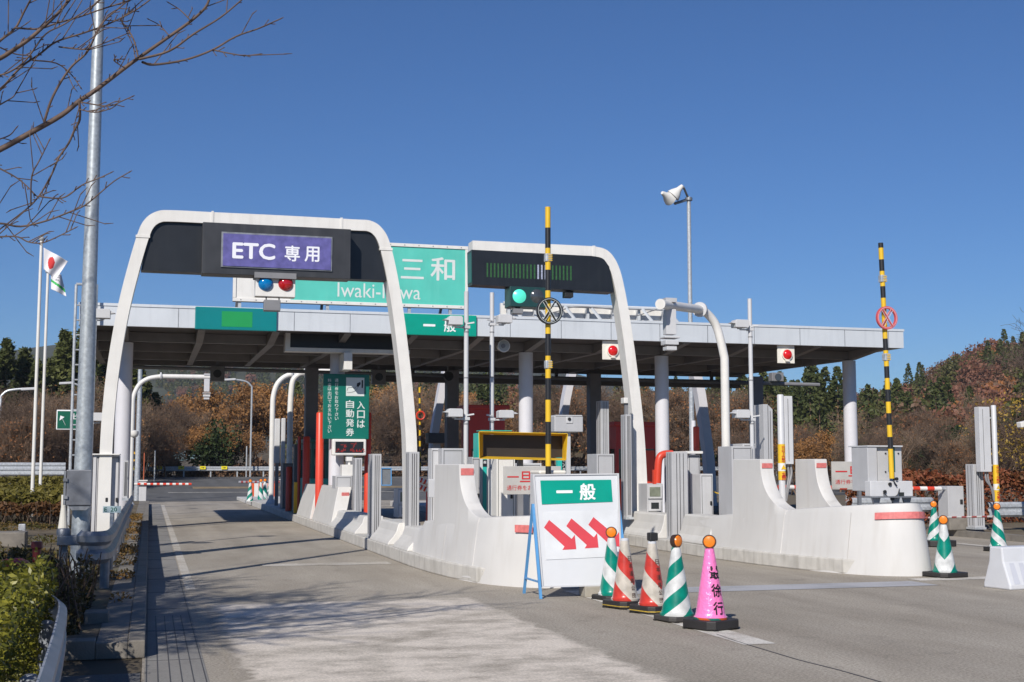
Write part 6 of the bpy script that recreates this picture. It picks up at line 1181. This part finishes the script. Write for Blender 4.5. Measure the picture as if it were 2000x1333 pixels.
def cedar_proto(seed, H, R, label, group, n=130, per=26):
    rng = np.random.default_rng(seed); P = []; S = [((0, 0, -0.2), (0, 0, H*0.97), 0.02*H, 0.02)]; tw = []
    for i in range(n):
        h = rng.uniform(0.10, 1.0)**0.85; a = rng.uniform(0, 6.283); L = R*(1-h)**0.75*rng.uniform(0.65, 1.12)+0.15; t = rng.uniform(0.15, 1, per)**0.7
        x = t*L; z = H*h+0.16*x-0.22*x*x/max(L, .3)+rng.normal(size=per)*0.12; w = rng.normal(size=per)*0.20
        P.append(np.stack([x*math.cos(a)-w*math.sin(a), x*math.sin(a)+w*math.cos(a), z], 1)); tw.append(((0, 0, H*h), (L*0.9*math.cos(a), L*0.9*math.sin(a), H*h-0.05*L), 0.03, 0.01))
    P = np.concatenate(P); return treeobj("cedar_tree", label, "tree", group, S, tw, P, rng.uniform(0.16, 0.36, len(P)), barkd, barkd, lf_cedar, rng, 0.3, 3, 0.5)
def blob_proto(seed, R, H, n, lm, name, label, group, lsz, cat="tree"):
    rng = np.random.default_rng(seed); C = rng.normal(size=(26, 3)); C /= np.linalg.norm(C, axis=1)[:, None]; C *= rng.uniform(0.35, 0.85, 26)[:, None]; C[:, 2] = np.abs(C[:, 2])*1.0-0.15
    idx = rng.integers(0, 26, n); o = rng.normal(size=(n, 3)); o /= np.linalg.norm(o, axis=1)[:, None]; rr = rng.uniform(0.6, 1.0, n)[:, None]*rng.uniform(0.24, 0.42, 26)[idx][:, None]
    P = (C[idx]+o*rr)*np.array([R, R, H*0.62])+np.array([0, 0, H*0.40]); S = [((0, 0, -0.2), (0.1, 0, H*0.6), 0.09, 0.04)]; tw = [((0.05, 0, H*0.3), tuple(c*np.array([R, R, H*0.6])+np.array([0, 0, H*0.38])), 0.04, 0.012) for c in C]
    P = P[P[:, 2] > 0.02]; return treeobj(name, label, cat, group, S, tw, P, rng.uniform(0.7, 1.3, len(P))*lsz, barkd, barkd, lm, rng)
def place(proto, first, x, y, s, label=None, z=None, rot=None):
    z = zg(x, y) if z is None else z; r = RNG.uniform(0, 6.28) if rot is None else rot; sc = (s*RNG.uniform(.92, 1.08), s*RNG.uniform(.92, 1.08), s)
    if first: proto.location = (x, y, z); proto.rotation_euler = (0, 0, r); proto.scale = sc; o = proto
    else: o = dup(proto, (x, y, z), r, sc)
    if label: o['label'] = label
    return o
def pxY(px, Y): d = ray(px, 912); return Y*d.x/d.y
# background rows: leafy brown trees, leafless trees, cedars
used = {}
def put(key, proto, px, Y, s, label): o = place(proto, key not in used, pxY(px, Y), Y, s, label); used[key] = 1; return o
g1 = "brown-leaved trees beyond the far guardrail"; B1 = bare_proto(3, 7.5, "brown-leaved tree", g1, 5200, lf_brown, 4, (5, 6), "brown_leaf_tree", 1, 0.115, barkl, barkl); B2 = bare_proto(9, 7.1, "brown-leaved tree", g1, 5600, lf_brown, 4, (5, 6), "brown_leaf_tree", 2, 0.115, barkl, barkl)
g2 = "leafless trees beyond the far guardrail"; W1 = bare_proto(21, 8.5, "leafless tree", g2, 260, lf_brown, 4, (5, 7), "bare_tree", 1, 0.10, barkl, M("light_twigs", (0.24, 0.165, 0.11), 0.85, var=0.3)); W2 = bare_proto(22, 7.5, "leafless tree", g2, 0, None, 4, (6, 7), "bare_tree", 3, 0.09, barkd, barkd); W3 = bare_proto(25, 6.5, "leafless bush", g2, 1100, lf_rust, 4, (6, 7), "bare_tree", 4, 0.10, barkd, barkl, 0.6)
g3 = "dark cedars on the slopes"; C1 = cedar_proto(31, 11, 2.3, "dark cedar", g3); C2 = cedar_proto(32, 9.5, 2.6, "dark cedar", g3)
rows = [("B1", B1, 352, 112, .85, "low brown-leaved tree at the left end of the brown row, by the leaning cedar slope"), ("B2", B2, 385, 120, 1.0, "brown-leaved tree left of the dark round evergreen"), ("B1", B1, 420, 124, 1.12, "tall brown-leaved tree rising behind the dark round evergreen"), ("B2", B2, 452, 116, 1.05, "brown-leaved tree directly left of the far street lamp"), ("B1", B1, 486, 121, 1.15, "brown-leaved tree behind the far street lamp"), ("B2", B2, 515, 113, 1.2, "tallest brown-leaved tree, thin at the top, right of the far street lamp"), ("B1", B1, 548, 118, 1.12, "brown-leaved tree behind the two curved antenna poles"), ("B2", B2, 585, 122, 1.1, "brown-leaved tree showing between the antenna poles and the rear column"), ("B1", B1, 370, 104, .55, "short brown-leaved tree close behind the yellow arrow plates"), ("B2", B2, 470, 104, .6, "short brown-leaved tree behind the guardrail at the far street lamp's foot"), ("B1", B1, 735, 125, 1.15, "brown-leaved tree right of the tall green sign"), ("B2", B2, 770, 118, 1.0, "brown-leaved tree against the arched gantry's right leg"), ("B1", B1, 925, 124, 1.05, "brown-leaved tree between the two thin white poles"), ("B2", B2, 985, 121, 1.0, "brown-leaved tree left of the second round column"),
 ("W1", W1, 395, 106, .7, "pale leafless tree in front of the brown row"), ("W2", W2, 330, 105, .8, "leafless tree by the utility pole"), ("W1", W1, 760, 107, 1.0, "leafless tree beyond the blue frame"), ("W2", W2, 745, 103.5, .9, "leafless bushy tree right behind the blue frame"), ("W3", W3, 800, 105, 1.0, "leafless bush behind the arched gantry foot"), ("W1", W1, 838, 112, 1.1, "leafless tree at the slanted white far leg"), ("W3", W3, 905, 106, 1.0, "leafless bush behind the red shaded booth"), ("W1", W1, 1045, 112, 1.05, "leafless tree right of the second round column"), ("W2", W2, 1075, 104, 1.1, "leafless tree behind the black and yellow arm"), ("W1", W1, 1130, 108, 1.1, "leafless tree above the small camera box"), ("W3", W3, 1105, 100.5, 1.1, "leafless bush behind the yellow-framed board's right end"), ("W2", W2, 1205, 106, 1.1, "leafless tree left of the half-arch leg"), ("W1", W1, 1250, 103, 1.0, "leafless tree between the half-arch leg and the third column"), ("W3", W3, 1310, 103, 1.2, "leafless bush right of the third column"), ("W2", W2, 1335, 110, 1.1, "leafless tree above the short red pipe"), ("W1", W1, 1430, 108, 1.05, "leafless tree between the antenna pole and the right camera pole"), ("W3", W3, 1445, 100.5, 1.1, "leafless bush behind the right camera pole")]
for r in rows: put(*r)
ev = blob_proto(41, 2.6, 4.6, 3800, lf_dark, "evergreen_bush", "round dark green evergreen bush behind the yellow arrow plates", None, 0.16); place(ev, True, pxY(421, 103.8), 103.8, 1.0)
for px, Y, s, lb in ((790, 150, .9, "dark cedar between the arched gantry leg and the slanted far leg"), (945, 122, .85, "slim dark cedar between the two thin white poles"), (968, 135, .8, "small dark cedar beside the second thin pole"), (1048, 118, .8, "dark cedar right of the second round column"), (700, 160, .8, "small cedar above the tall green sign's right side"), (835, 160, .8, "small cedar on the hill beside the slanted white far leg")): put("C1", C1, px, Y, s, lb)
# left slope: cedars above, leafless wood below
for i, (px, Y, s) in enumerate(((-60, 92, 1.3), (-30, 96, 1.2), (5, 98, 1.15), (40, 100, 1.25), (66, 97, 1.0), (95, 103, 1.2), (120, 99, 1.3), (143, 104, 1.42), (165, 101, 1.55), (190, 106, 1.4), (215, 103, 1.35), (240, 107, 1.3), (262, 104, 1.2), (282, 108, 1.1), (20, 91, .8), (85, 92, .8), (130, 93, .85), (185, 95, .9), (230, 97, .9), (300, 106, .95))):
    lb = ["farthest left dark cedar on the left slope", "dark cedar at the left photo edge", "pointed dark cedar left of the flagpoles", "dark cedar just left of the nearer flagpole", "short dark cedar behind the nearer flagpole", "dark cedar between the flagpoles and the ladder", "dark cedar behind the farther flagpole", "tall dark cedar left of the ladder", "tallest dark cedar behind the roof ladder", "dark cedar behind the lamp column", "dark cedar seen under the canopy's left end", "dark cedar beside the gantry's left leg", "dark cedar behind the first canopy column", "dark cedar above the curled antenna arm", "low cedar near the photo's left edge", "low cedar behind the flagpoles' middle", "low cedar behind the small green sign", "low cedar right of the small green sign", "low cedar behind the gantry cabinets", "last dark cedar where the left slope ends"][i]
    put("C2" if i % 2 else "C1", C2 if i % 2 else C1, px, Y, s*0.72, lb)
for i, (px, Y, s) in enumerate(((-40, 80, .9), (-5, 76, 1.0), (28, 72, .9), (60, 78, 1.0), (92, 74, .95), (120, 79, 1.0), (150, 75, 1.0), (185, 80, 1.0), (215, 84, .95), (245, 88, 1.0), (275, 92, 1.05), (305, 97, 1.0), (325, 101, .9), (45, 88, 1.2), (105, 88, 1.2), (165, 90, 1.25), (225, 95, 1.2), (290, 100, 1.1))):
    lb = ["leafless tree beyond the left photo edge", "leafless tree by the leftmost street lamp", "leafless tree right of the leftmost street lamp", "leafless tree behind the flagpoles", "leafless tree right of the flagpoles", "leafless tree behind the small green sign", "leafless tree behind the ladder foot", "leafless tree left of the gantry foot", "leafless tree behind the gantry cabinets", "leafless tree behind the first column", "leafless tree behind the banded mast", "leafless tree right of the banded mast", "leafless tree where the left slope meets the road", "tall leafless tree behind the nearer flagpole", "tall leafless tree left of the ladder", "tall leafless tree behind the lamp column", "tall leafless tree under the canopy's left end", "tall leafless tree under the long antenna arm"][i]
    k = ("W1", W1) if i % 3 == 0 else ("W2", W2) if i % 3 == 1 else ("W3", W3); put(k[0], k[1], px, Y, s*0.72, lb)
# right hand wood close to the plaza
for i, (px, Y, s) in enumerate(((1545, 66, .8), (1600, 63, .75), (1640, 70, .85), (1690, 64, .8), (1730, 72, .95), (1775, 66, .8), (1820, 70, .95), (1860, 64, .8), (1905, 68, 1.0), (1950, 63, .95), (1995, 67, 1.1), (2050, 64, 1.1), (1480, 72, .8), (1570, 80, 1.0), (1670, 84, 1.05), (1750, 86, 1.15), (1840, 84, 1.2), (1930, 82, 1.3), (2010, 84, 1.4))):
    lb = ["leafless brush tree beside the warning pole between the fins", "leafless brush tree above the right tall fin", "leafless brush tree left of the right column", "leafless brush tree right of the right column", "leafless brush tree behind the striped arm with the red ring", "leafless brush tree right of the right gate machine", "leafless brush tree above the horizontal gate arm", "leafless brush tree behind the pale gate arm box", "leafless brush tree left of the right warning pole", "leafless brush tree right of the right warning pole", "leafless brush tree at the right photo edge", "leafless brush tree beyond the right photo edge", "leafless brush tree behind the slanted grooved panel", "taller leafless tree behind the warning pole", "taller leafless tree behind the right column", "taller leafless tree right of the striped arm", "taller leafless tree above the gate arm box", "tall leafless tree above the right warning pole", "tallest leafless tree at the right edge"][i]
    k = ("W2", W2) if i % 3 == 0 else ("W3", W3) if i % 3 == 1 else ("W1", W1); put(k[0], k[1], px, Y, s*(0.62 if i < 13 else 0.66), lb)
put("B2", B2, 1560, 61, .50, "small brown-leaved tree left of the right column"); put("B1", B1, 1618, 62, .48, "small brown-leaved tree touching the right column")
ye = bare_proto(55, 4.2, "small tree with sparse yellow leaves behind the right warning pole", None, 1300, lf_yellow, 3, (5, 7), "yellow_leaf_tree", 2, 0.065, barkd, barkd); place(ye, True, pxY(1978, 40), 40, 1.0, z=0.1)
pine = cedar_proto(61, 12, 3.4, "dark pine rising at the right photo edge", None, 110, 26); pine.name = "pine_tree"; place(pine, True, pxY(2045, 75), 75, 1.05)
W4 = bare_proto(71, 10, "tall leafless tree spreading over the hill at the right edge", None, 0, None, 4, (5, 6), "bare_tree", 1, 0.09, barkl, bark); place(W4, True, pxY(2040, 62), 62, 1.1)
for i, (px, Y, s) in enumerate(((1690, 76, .45), (1775, 78, .5), (1862, 74, .62), (1928, 76, .72), (1985, 72, .8))): lb = ["low evergreen bush behind the striped arm", "low evergreen bush right of the gate machine", "evergreen bush above the gate arm box", "evergreen bush above the right warning pole", "large evergreen bush at the right edge"][i]; o = dup(ev, (pxY(px, Y), Y, zg(pxY(px, Y), Y)), i*1.3, (s*1.6, s*1.6, s*1.5), lb, "evergreen bushes below the right hill"); 
SL = bare_proto(91, 9.5, "slender leafless tree standing left of the view by the nearest verge", "slender leafless trees left of the view", 0, None, 3, (4, 5), "bare_tree", 1, 0.09, bark, bark)
for i, (x, y, lb) in enumerate(((-5.6, 12.6, None), (-6.8, 16.5, "slender leafless tree left of the view beside the anchor bar"), (-8.2, 21.0, "slender leafless tree left of the view short of the hedge"), (-9.6, 27.0, "slender leafless tree left of the view level with the hedge front"))): place(SL, i == 0, x, y, (1.0, .9, 1.05, .95)[i], lb, z=0.15)
# far woods, one mass per hill
def far_wood(name, label, region, n, kinds, mats, hfun, seed, ls=1.0):
    rng = np.random.default_rng(seed); Vs, Fs, I, off = [], [], [], 0; c = 0; protos = []
    for k in range(10):
        r2 = np.random.default_rng(100+k)
        if k < 5:      # round broadleaf crowns
            C = r2.normal(size=(9, 3)); C /= np.linalg.norm(C, axis=1)[:, None]; C *= 0.6; C[:, 2] = np.abs(C[:, 2]); m = 520; idx = r2.integers(0, 9, m); o = r2.normal(size=(m, 3)); o /= np.linalg.norm(o, axis=1)[:, None]
            P = (C[idx]+o*r2.uniform(0.25, 0.5, m)[:, None])*np.array([2.6, 2.6, 3.0])+np.array([0, 0, 3.0]); V, F = quads(P, r2.uniform(0.15, 0.32, m)*ls, r2); S = [((0, 0, -1), (0, 0, 3.5), .12, .06)]+[((0, 0, 1.5+.2*j), tuple(C[j]*2.4+np.array([0, 0, 3.0])), .07, .02) for j in range(9)]
        else:
            m = 560; h = r2.uniform(0.05, 1, m); a = r2.uniform(0, 6.28, m); rr = 2.0*(1-h)**0.8*r2.uniform(0.5, 1.1, m)+.1; P = np.stack([rr*np.cos(a), rr*np.sin(a), h*9.0+.3-0.15*rr], 1); V, F = quads(P, r2.uniform(0.17, 0.34, m)*ls, r2, 0.3); S = [((0, 0, -1), (0, 0, 8.5), .15, .03)]
        V2, F2 = tubes(S); protos.append((np.concatenate([V, V2]), np.concatenate([F, F2+len(V)]), len(F)))
    while c < n:
        px, Y = rng.uniform(*region[0]), rng.uniform(region[1][0]**0.5, region[1][1]**0.5)**2; x = pxY(px, Y); kd = kinds(x, Y, px, rng)
        if kd is None: c += 1; continue
        V, F, nl = protos[(5 if kd[0] else 0)+rng.integers(0, 5)]; s = rng.uniform(0.7, 1.25)*kd[2]; g = rng.uniform(0, 6.28); R = np.array([[math.cos(g), -math.sin(g), 0], [math.sin(g), math.cos(g), 0], [0, 0, 1]])
        Vs.append((V*s)@R.T+np.array([x, Y, hfun(x, Y)])); Fs.append(F+off); off += len(V); mi = np.full(len(F), kd[1]); mi[nl:] = len(mats)-1; I.append(mi); c += 1
    o = npmesh(name, np.concatenate(Vs), np.concatenate(Fs), mats, None, np.concatenate(I)); return tag(o, label, "wood", None, 'stuff')
wm = [lf_red, lf_rust, lf_grey, lf_cedar, lf_olive, barkl]
from mathutils import noise as mnoise
def kright(x, y, px, rng):
    f = mnoise.noise(Vector((x*0.022, y*0.022, 3.0)))+rng.normal()*0.16
    edge = 0.25*sstep((px-1850)/150)-0.0
    if y < 135 and px < 1650: return (1, 3, 0.95) if rng.uniform() < 0.85 else (0, 4, .9)
    if f > 0.22-edge: return (1, 3, 0.85) if rng.uniform() < 0.7 else (0, 4, 1.0)
    if f > 0.02: return (0, 4 if rng.uniform() < .5 else 2, 1.0)
    return (0, 0 if rng.uniform() < .55 else (1 if rng.uniform() < .35 else 2), 1.0)
far_wood("hill_wood", "mixed autumn wood of red-brown and dark green trees covering the right hill", ((1380, 2250), (108, 330)), 1250, kright, wm, zg, 5)
far_wood("hill_wood", "brown and green wood on the low rise seen under the canopy", ((560, 1420), (128, 300)), 620, lambda x, y, px, r: (1, 3, .8) if r.uniform() < .3 else (0, int(r.choice([0, 2, 2, 1, 4])), .95), wm, zg, 6)
def dh(x, y): return 66*math.exp(-((x-70)/150)**2-((y-900)/190)**2)+52*math.exp(-((x-230)/120)**2-((y-940)/170)**2)+58*math.exp(-((x+120)/160)**2-((y-960)/190)**2)+46*math.exp(-((x-420)/160)**2-((y-960)/200)**2)
h = sheet("distant_hill", lin(-400, 760, 60), lin(560, 1180, 40), lambda x, y: dh(x, y)-1.0+(0.85+6), M("far_hill_cover", (0.035, 0.04, 0.026), 0.95, var=0.5, scale=0.05)); tag(h, None, None, kind='structure')
far_wood("distant_wood", "dark wood on the distant blue hills behind the plaza", ((300, 1000), (700, 960)), 900, lambda x, y, px, r: (1, 3, 1.3) if r.uniform() < .6 else (0, int(r.choice([2, 4, 0])), 1.3), wm, lambda x, y: dh(x, y)+5.85, 8, 1.5)
# clipped shrubs and hedges
def box_leaves(rng, x0, x1, y0, y1, zf, n, skin=0.16):
    P = []; 
    while len(P) < n:
        x, y = rng.uniform(x0, x1), rng.uniform(y0, y1); z0, z1 = zf(x, y); z1 = max(z1, z0+0.02); k = rng.uniform()
        if k < 0.55: z = z1-abs(rng.normal())*skin
        elif k < 0.85: z = rng.uniform(z0, z1); e = rng.integers(0, 4); d = abs(rng.normal())*skin; x, y = (x0+d, y) if e == 0 else (x1-d, y) if e == 1 else (x, y0+d)
        else: z = rng.uniform(z0, z1)
        if z > z0: P.append((x, y, z+rng.normal()*0.02))
    return np.array(P)
def shrub(name, label, P, lsz, lm, stems, cat="shrub", rng=None, asp=0.45):
    t = thing(name, label, cat, (0, 0, 0)); rng = rng or RNG; V, F = quads(P, rng.uniform(0.7, 1.3, len(P))*lsz, rng, 0.25, asp); npmesh("foliage", V, F, lm, t)
    V, F = tubes(stems, 4); npmesh("stems", V, F, barkd, t); return t
def stems(rng, x0, x1, y0, y1, z0, z1, n):
    S = []
    for i in range(n):
        p = np.array([rng.uniform(x0, x1), rng.uniform(y0, y1), z0]); d = np.array([rng.normal()*.25, rng.normal()*.15, 1.0]); h = (z1-z0)
        for k in range(3): q = p+d*h/3+rng.normal(size=3)*0.03; S.append((p, q, .014-.003*k, .011-.003*k)); p = q
    return S
rg = np.random.default_rng(77)
bz = lambda x, y: (0.05, 0.92*(1-0.55*max(0, (8.2-y)/5)**2)*(1-0.30*max(0, (x+1.35)/0.7)**2)*(1-0.25*max(0, (y-10.4)/1.2)**2)+0.05*math.sin(x*4.1+1)*math.cos(y*3.3)+0.03*math.sin(x*9+y*7))
shrub("azalea_bush", "clipped yellow-green azalea bush beside the nearest curved guardrail", box_leaves(rg, -4.6, -0.72, 4.6, 11.6, bz, 76000, 0.09), 0.025, lf_az, stems(rg, -3.5, -0.9, 6, 11, 0, .7, 90), rng=rg)
bz2 = lambda x, y: (0.1, 0.74-0.62*max(0, (x+1.1)/0.5)**2-0.25*max(0, (-1.25-x)/0.4)**2-0.14*((y-13.6)/1.4)**2+0.07*math.sin(x*9)*math.cos(y*6))
shrub("azalea_bush", "dark brownish azalea bush under the curled end of the left guardrail", box_leaves(rg, -1.7, -0.56, 12.0, 15.7, bz2, 11000, 0.12), 0.030, lf_azd, stems(rg, -1.5, -0.5, 12.2, 15.4, .1, .7, 70), rng=rg)  # shade on this bush is put into its darker leaf colours
hz = lambda x, y: (0.62 if y < 33.6 else 0.5, 0.86+0.028*(y-32.5)+0.03*math.sin(x*5)*math.cos(y*4))
shrub("clipped_hedge", "flat-topped olive hedge around the foot of the flagpoles", box_leaves(rg, -9.5, -2.05, 32.5, 40.5, hz, 22000, 0.07), 0.075, lf_hedge, stems(rg, -9, -2.1, 32.7, 34, 0.25, .85, 160), "hedge", rg)
hz3 = lambda x, y: (0.48, 0.72+0.03*math.sin(x*7)); shrub("clipped_hedge", "brown lower hedge skirt with bare stems in front of the olive hedge", box_leaves(rg, -9.5, -2.0, 32.1, 32.6, hz3, 5000, 0.05), 0.06, lf_hedgeb, stems(rg, -9, -2.1, 32.1, 32.6, 0.25, .75, 150), "hedge", rg)
hz2 = lambda x, y: (0.4, 1.22+0.03*math.sin(x*3)*math.cos(y*4)); shrub("clipped_hedge", "farther rust-tinged hedge behind the flagpole hedge", box_leaves(rg, -12, -2.3, 45, 49, hz2, 9000, 0.08), 0.09, lf_hedge, stems(rg, -11, -2.5, 45, 48, .3, 1.0, 50), "hedge", rg)
rz = lambda x, y: (0.1, 1.36+0.10*math.sin(x*2.3)+0.07*math.sin(x*5.1+y*3)); shrub("red_hedge", "red-tinged leafy hedge along the right verge behind the gate arm box", box_leaves(rg, 18.4, 34, 29.6, 31.6, rz, 26000, 0.12), 0.075, lf_redh, stems(rg, 18.5, 33, 29.8, 31.4, .05, 1.1, 200), "hedge", rg)
mgz = lambda x, y: (zg(x, y), zg(x, y)+0.8+0.5*math.sin(x*1.3)*math.sin(x*0.37+1)+0.25*math.sin(x*4)); V, F = quads(box_leaves(rg, -6, 62, 102.6, 106, mgz, 26000, 0.25), rg.uniform(0.12, 0.24, 26000), rg); tag(npmesh("undergrowth", V, F, lf_grey), "brown undergrowth along the far guardrail", "undergrowth", None, 'stuff')
P = np.stack([rg.uniform(-9, -0.6, 60000), rg.uniform(15, 33, 60000), np.zeros(60000)], 1); dens = np.array([mnoise.noise(Vector((p[0]*.7, p[1]*.7, 5))) for p in P]); P = P[dens > 0.0]; P[:, 2] = [zv(p[0], p[1])+rg.uniform(0.01, .13) for p in P]
V, F = quads(P, rg.uniform(0.014, 0.036, len(P)), rg); tag(npmesh("verge_weeds", V, F, leafmat("leaf_weeds", (0.055, 0.065, 0.014), (0.22, 0.12, 0.035), 0.9)), "low weeds and fallen leaves on the left verge", "weeds", None, 'stuff')
P = np.stack([rg.uniform(-0.55, -0.16, 6000), rg.uniform(12.2, 40, 6000), 0.15+rg.uniform(0, .09, 6000)], 1); dens = np.array([mnoise.noise(Vector((p[0], p[1]*.8, 9))) for p in P]); P = P[dens > 0.05]; V, F = quads(P, rg.uniform(0.012, 0.034, len(P)), rg); tag(npmesh("kerb_weeds", V, F, MATS["leaf_weeds"]), "dry weeds along the left kerb", "weeds", None, 'stuff')
# ------------------------------------------------------------------ leafless tree reaching in at upper left
rb = np.random.default_rng(5); YB = 9.0
BR = [(9.5, 3.5, [(-60, 318), (0, 293), (60, 260), (120, 226), (155, 198), (185, 178), (240, 136), (270, 114), (330, 72), (372, 42), (402, 14), (412, -12)]), (4, 2.2, [(272, 116), (330, 100), (378, 67), (430, 35), (478, -5)]), (4.2, 2, [(278, 122), (300, 127), (360, 118), (415, 98), (460, 72), (505, 56), (548, 37)]), (2.4, 1.6, [(415, 98), (455, 106), (480, 109), (508, 106)]), (4, 2, [(86, 240), (98, 202), (116, 165), (140, 130), (165, 108), (178, 88), (190, 60), (205, 40), (240, 10), (262, -8)]), (2.6, 1.8, [(270, 112), (262, 80), (250, 58), (237, 40), (244, 30), (256, 22)]), (4, 2, [(155, 197), (156, 232), (145, 255), (133, 282), (114, 310), (100, 343), (76, 383), (50, 410), (-30, 470)]), (2.2, 1.6, [(158, 200), (200, 207), (220, 206), (240, 197), (258, 189)]), (2, 1.5, [(155, 214), (185, 220), (215, 213), (225, 207)]), (2.6, 1.6, [(75, 384), (110, 388), (132, 383), (160, 362), (190, 350), (216, 338)]), (3.4, 1.6, [(-40, 446), (0, 437), (40, 443), (90, 432), (135, 415), (165, 402), (190, 382), (222, 355), (252, 337)]), (2.6, 1.6, [(-30, 465), (0, 463), (34, 463), (55, 473), (82, 475), (112, 463), (146, 446)]), (3, 1.6, [(-20, 318), (0, 330), (28, 345), (48, 360), (72, 384)]), (2.6, 1.6, [(60, 402), (62, 345), (78, 312), (96, 275)]), (7.5, 4, [(-50, 135), (0, 114), (30, 95), (58, 76), (88, 50), (115, 24), (140, -5)]), (4.5, 2.5, [(-30, 110), (0, 80), (30, 55), (48, 22), (64, -8)]), (3.6, 2, [(-30, 195), (0, 176), (40, 132), (75, 108), (110, 82), (160, 66), (210, 48), (262, 22), (300, -5)]), (3, 2, [(30, 55), (75, 57), (110, 46), (150, 35), (200, 18), (250, 2), (262, -6)]), (2.8, 1.8, [(-10, 150), (20, 140), (52, 116), (88, 68), (125, 48), (180, 12), (200, -8)]), (2.2, 1.5, [(0, 93), (30, 106), (62, 110), (40, 118), (0, 150)]), (2.4, 1.5, [(62, 118), (110, 124), (140, 147), (158, 172)]), (2.4, 1.5, [(115, 92), (150, 96), (172, 96), (210, 82), (248, 66)]), (2, 1.4, [(265, 115), (258, 85), (236, 40)]), (2, 1.4, [(330, 70), (312, 50), (290, 38)]), (2.2, 1.4, [(372, 40), (352, 20), (330, 6)]), (2.0, 1.4, [(245, 134), (222, 118), (240, 116)]), (2.2, 1.5, [(0, 205), (25, 190), (32, 180)]), (2.2, 1.5, [(-10, 275), (18, 265), (32, 250)])]
t = thing("bare_tree", "leafless tree whose twigs reach across the sky from the upper left", "tree", (0, 0, 0)); S = []; off = {}
for bi, (w0, w1, pl) in enumerate(BR):
    P = smooth([pt(x, y, YB) for x, y in pl], 4); rr = random.Random(bi); dv = rr.uniform(-1, 1)
    P = [p+(p-EYEV)*(0.02*dv*math.sin(i/len(P)*3.1)) for i, p in enumerate(P)]
    for i in range(len(P)-1):
        k = i/(len(P)-1); k2 = (i+1)/(len(P)-1); f = 9.4/FPX/2; S.append((tuple(P[i]), tuple(P[i+1]), (w0+(w1-w0)*k)*f*1.25, (w0+(w1-w0)*k2)*f*1.25))
        if rr.random() < 0.55:
            d = (P[i+1]-P[i]).normalized(); a = Vector((rr.gauss(0, 1), rr.gauss(0, .6), rr.gauss(0.3, 1))); a = (a-d*a.dot(d)).normalized(); L = rr.uniform(0.015, 0.05) if rr.random() < .72 else rr.uniform(0.08, 0.30); q = P[i]+(d*0.8+a*0.7)*L
            S.append((tuple(P[i]), tuple(q), 0.004, 0.0032)); S.append((tuple(q), tuple(q+(d*.6+a*.2)*L*0.4), 0.0048, 0.002))
    q = P[-1]; d = (P[-1]-P[-2]).normalized(); S.append((tuple(q), tuple(q+d*0.025), 0.0055, 0.002))
# rest of the tree, outside the photo: trunk, limbs and the crown that throws the streaky shade on the road
T = [(-5.2, 7.6, -0.1), (-5.1, 7.7, 1.4), (-4.9, 7.9, 2.6), (-4.6, 8.1, 3.4)]; TS = [(a, b, .17-.02*i, .15-.02*i) for i, (a, b) in enumerate(zip(T, T[1:]))]
for pl in ([T[-1], (-3.4, 8.6, 3.45)], [T[-2], (-3.0, 8.5, 3.0)], [T[-1], (-3.6, 8.4, 4.0)]): pass
for px, py, w0 in ((-60, 318, 9.5), (-50, 135, 7.5), (-30, 470, 4), (-40, 446, 3.4), (-30, 110, 4.5), (-30, 195, 3.6), (-30, 465, 2.6), (-10, 150, 2.8), (-20, 318, 3)):
    e = pt(px, py, YB); f = 9.4/FPX/2; st = Vector(T[-1] if py < 330 else T[-2]); mid = st.lerp(e, .5)+Vector((0, 0, .12)); P = smooth([st, mid, e], 5)
    for i in range(len(P)-1): TS.append((tuple(P[i]), tuple(P[i+1]), w0*f*(1.08+1.6*(1-i/len(P))), w0*f*(1.08+1.6*(1-(i+1)/len(P)))))
S2 = [[], []]; tp = []
for k in range(17): a = rb.uniform(1.2, 5.6); grow(rb, T[-1], (0.75*math.cos(a)-.25, 0.75*math.sin(a)-.35, 1.0), 2.9, 0.06, 0, 3, S2, tp, 0.06, (5, 6), 0.75, 0.14)
def inframe(p): q = proj(p); return q[2] > 0 and -40 < q[0] < 2100 and q[1] < 1400
S3 = [s for s in S2[0]+S2[1] if not inframe(s[0]) and not inframe(s[1])]
V, F = tubes(TS+[s for s in S2[0] if not inframe(s[0]) and not inframe(s[1])], 8); npmesh("trunk", V, F, bark, t, smooth_=True); V, F = tubes(S+[(a, b, max(c, .011), max(d, .009)) for a, b, c, d in S3], 5); npmesh("crown", V, F, bark, t, smooth_=True)

# ------------------------------------------------------------------ haze
hm = bpy.data.materials.new("haze_air"); hm.use_nodes = True; n_ = hm.node_tree.nodes; n_.remove(n_["Principled BSDF"]); pv = n_.new("ShaderNodeVolumePrincipled"); pv.inputs["Color"].default_value = (0.80, 0.88, 1.0, 1); pv.inputs["Density"].default_value = 0.00017; pv.inputs["Anisotropy"].default_value = 0.0
hm.node_tree.links.new(pv.outputs[0], n_["Material Output"].inputs["Volume"])
o = MB().box(-800, 1200, -60, 1500, -2.0, 140).build("haze", hm); tag(o, "thin pale air haze around the whole place", "haze", None, 'stuff')
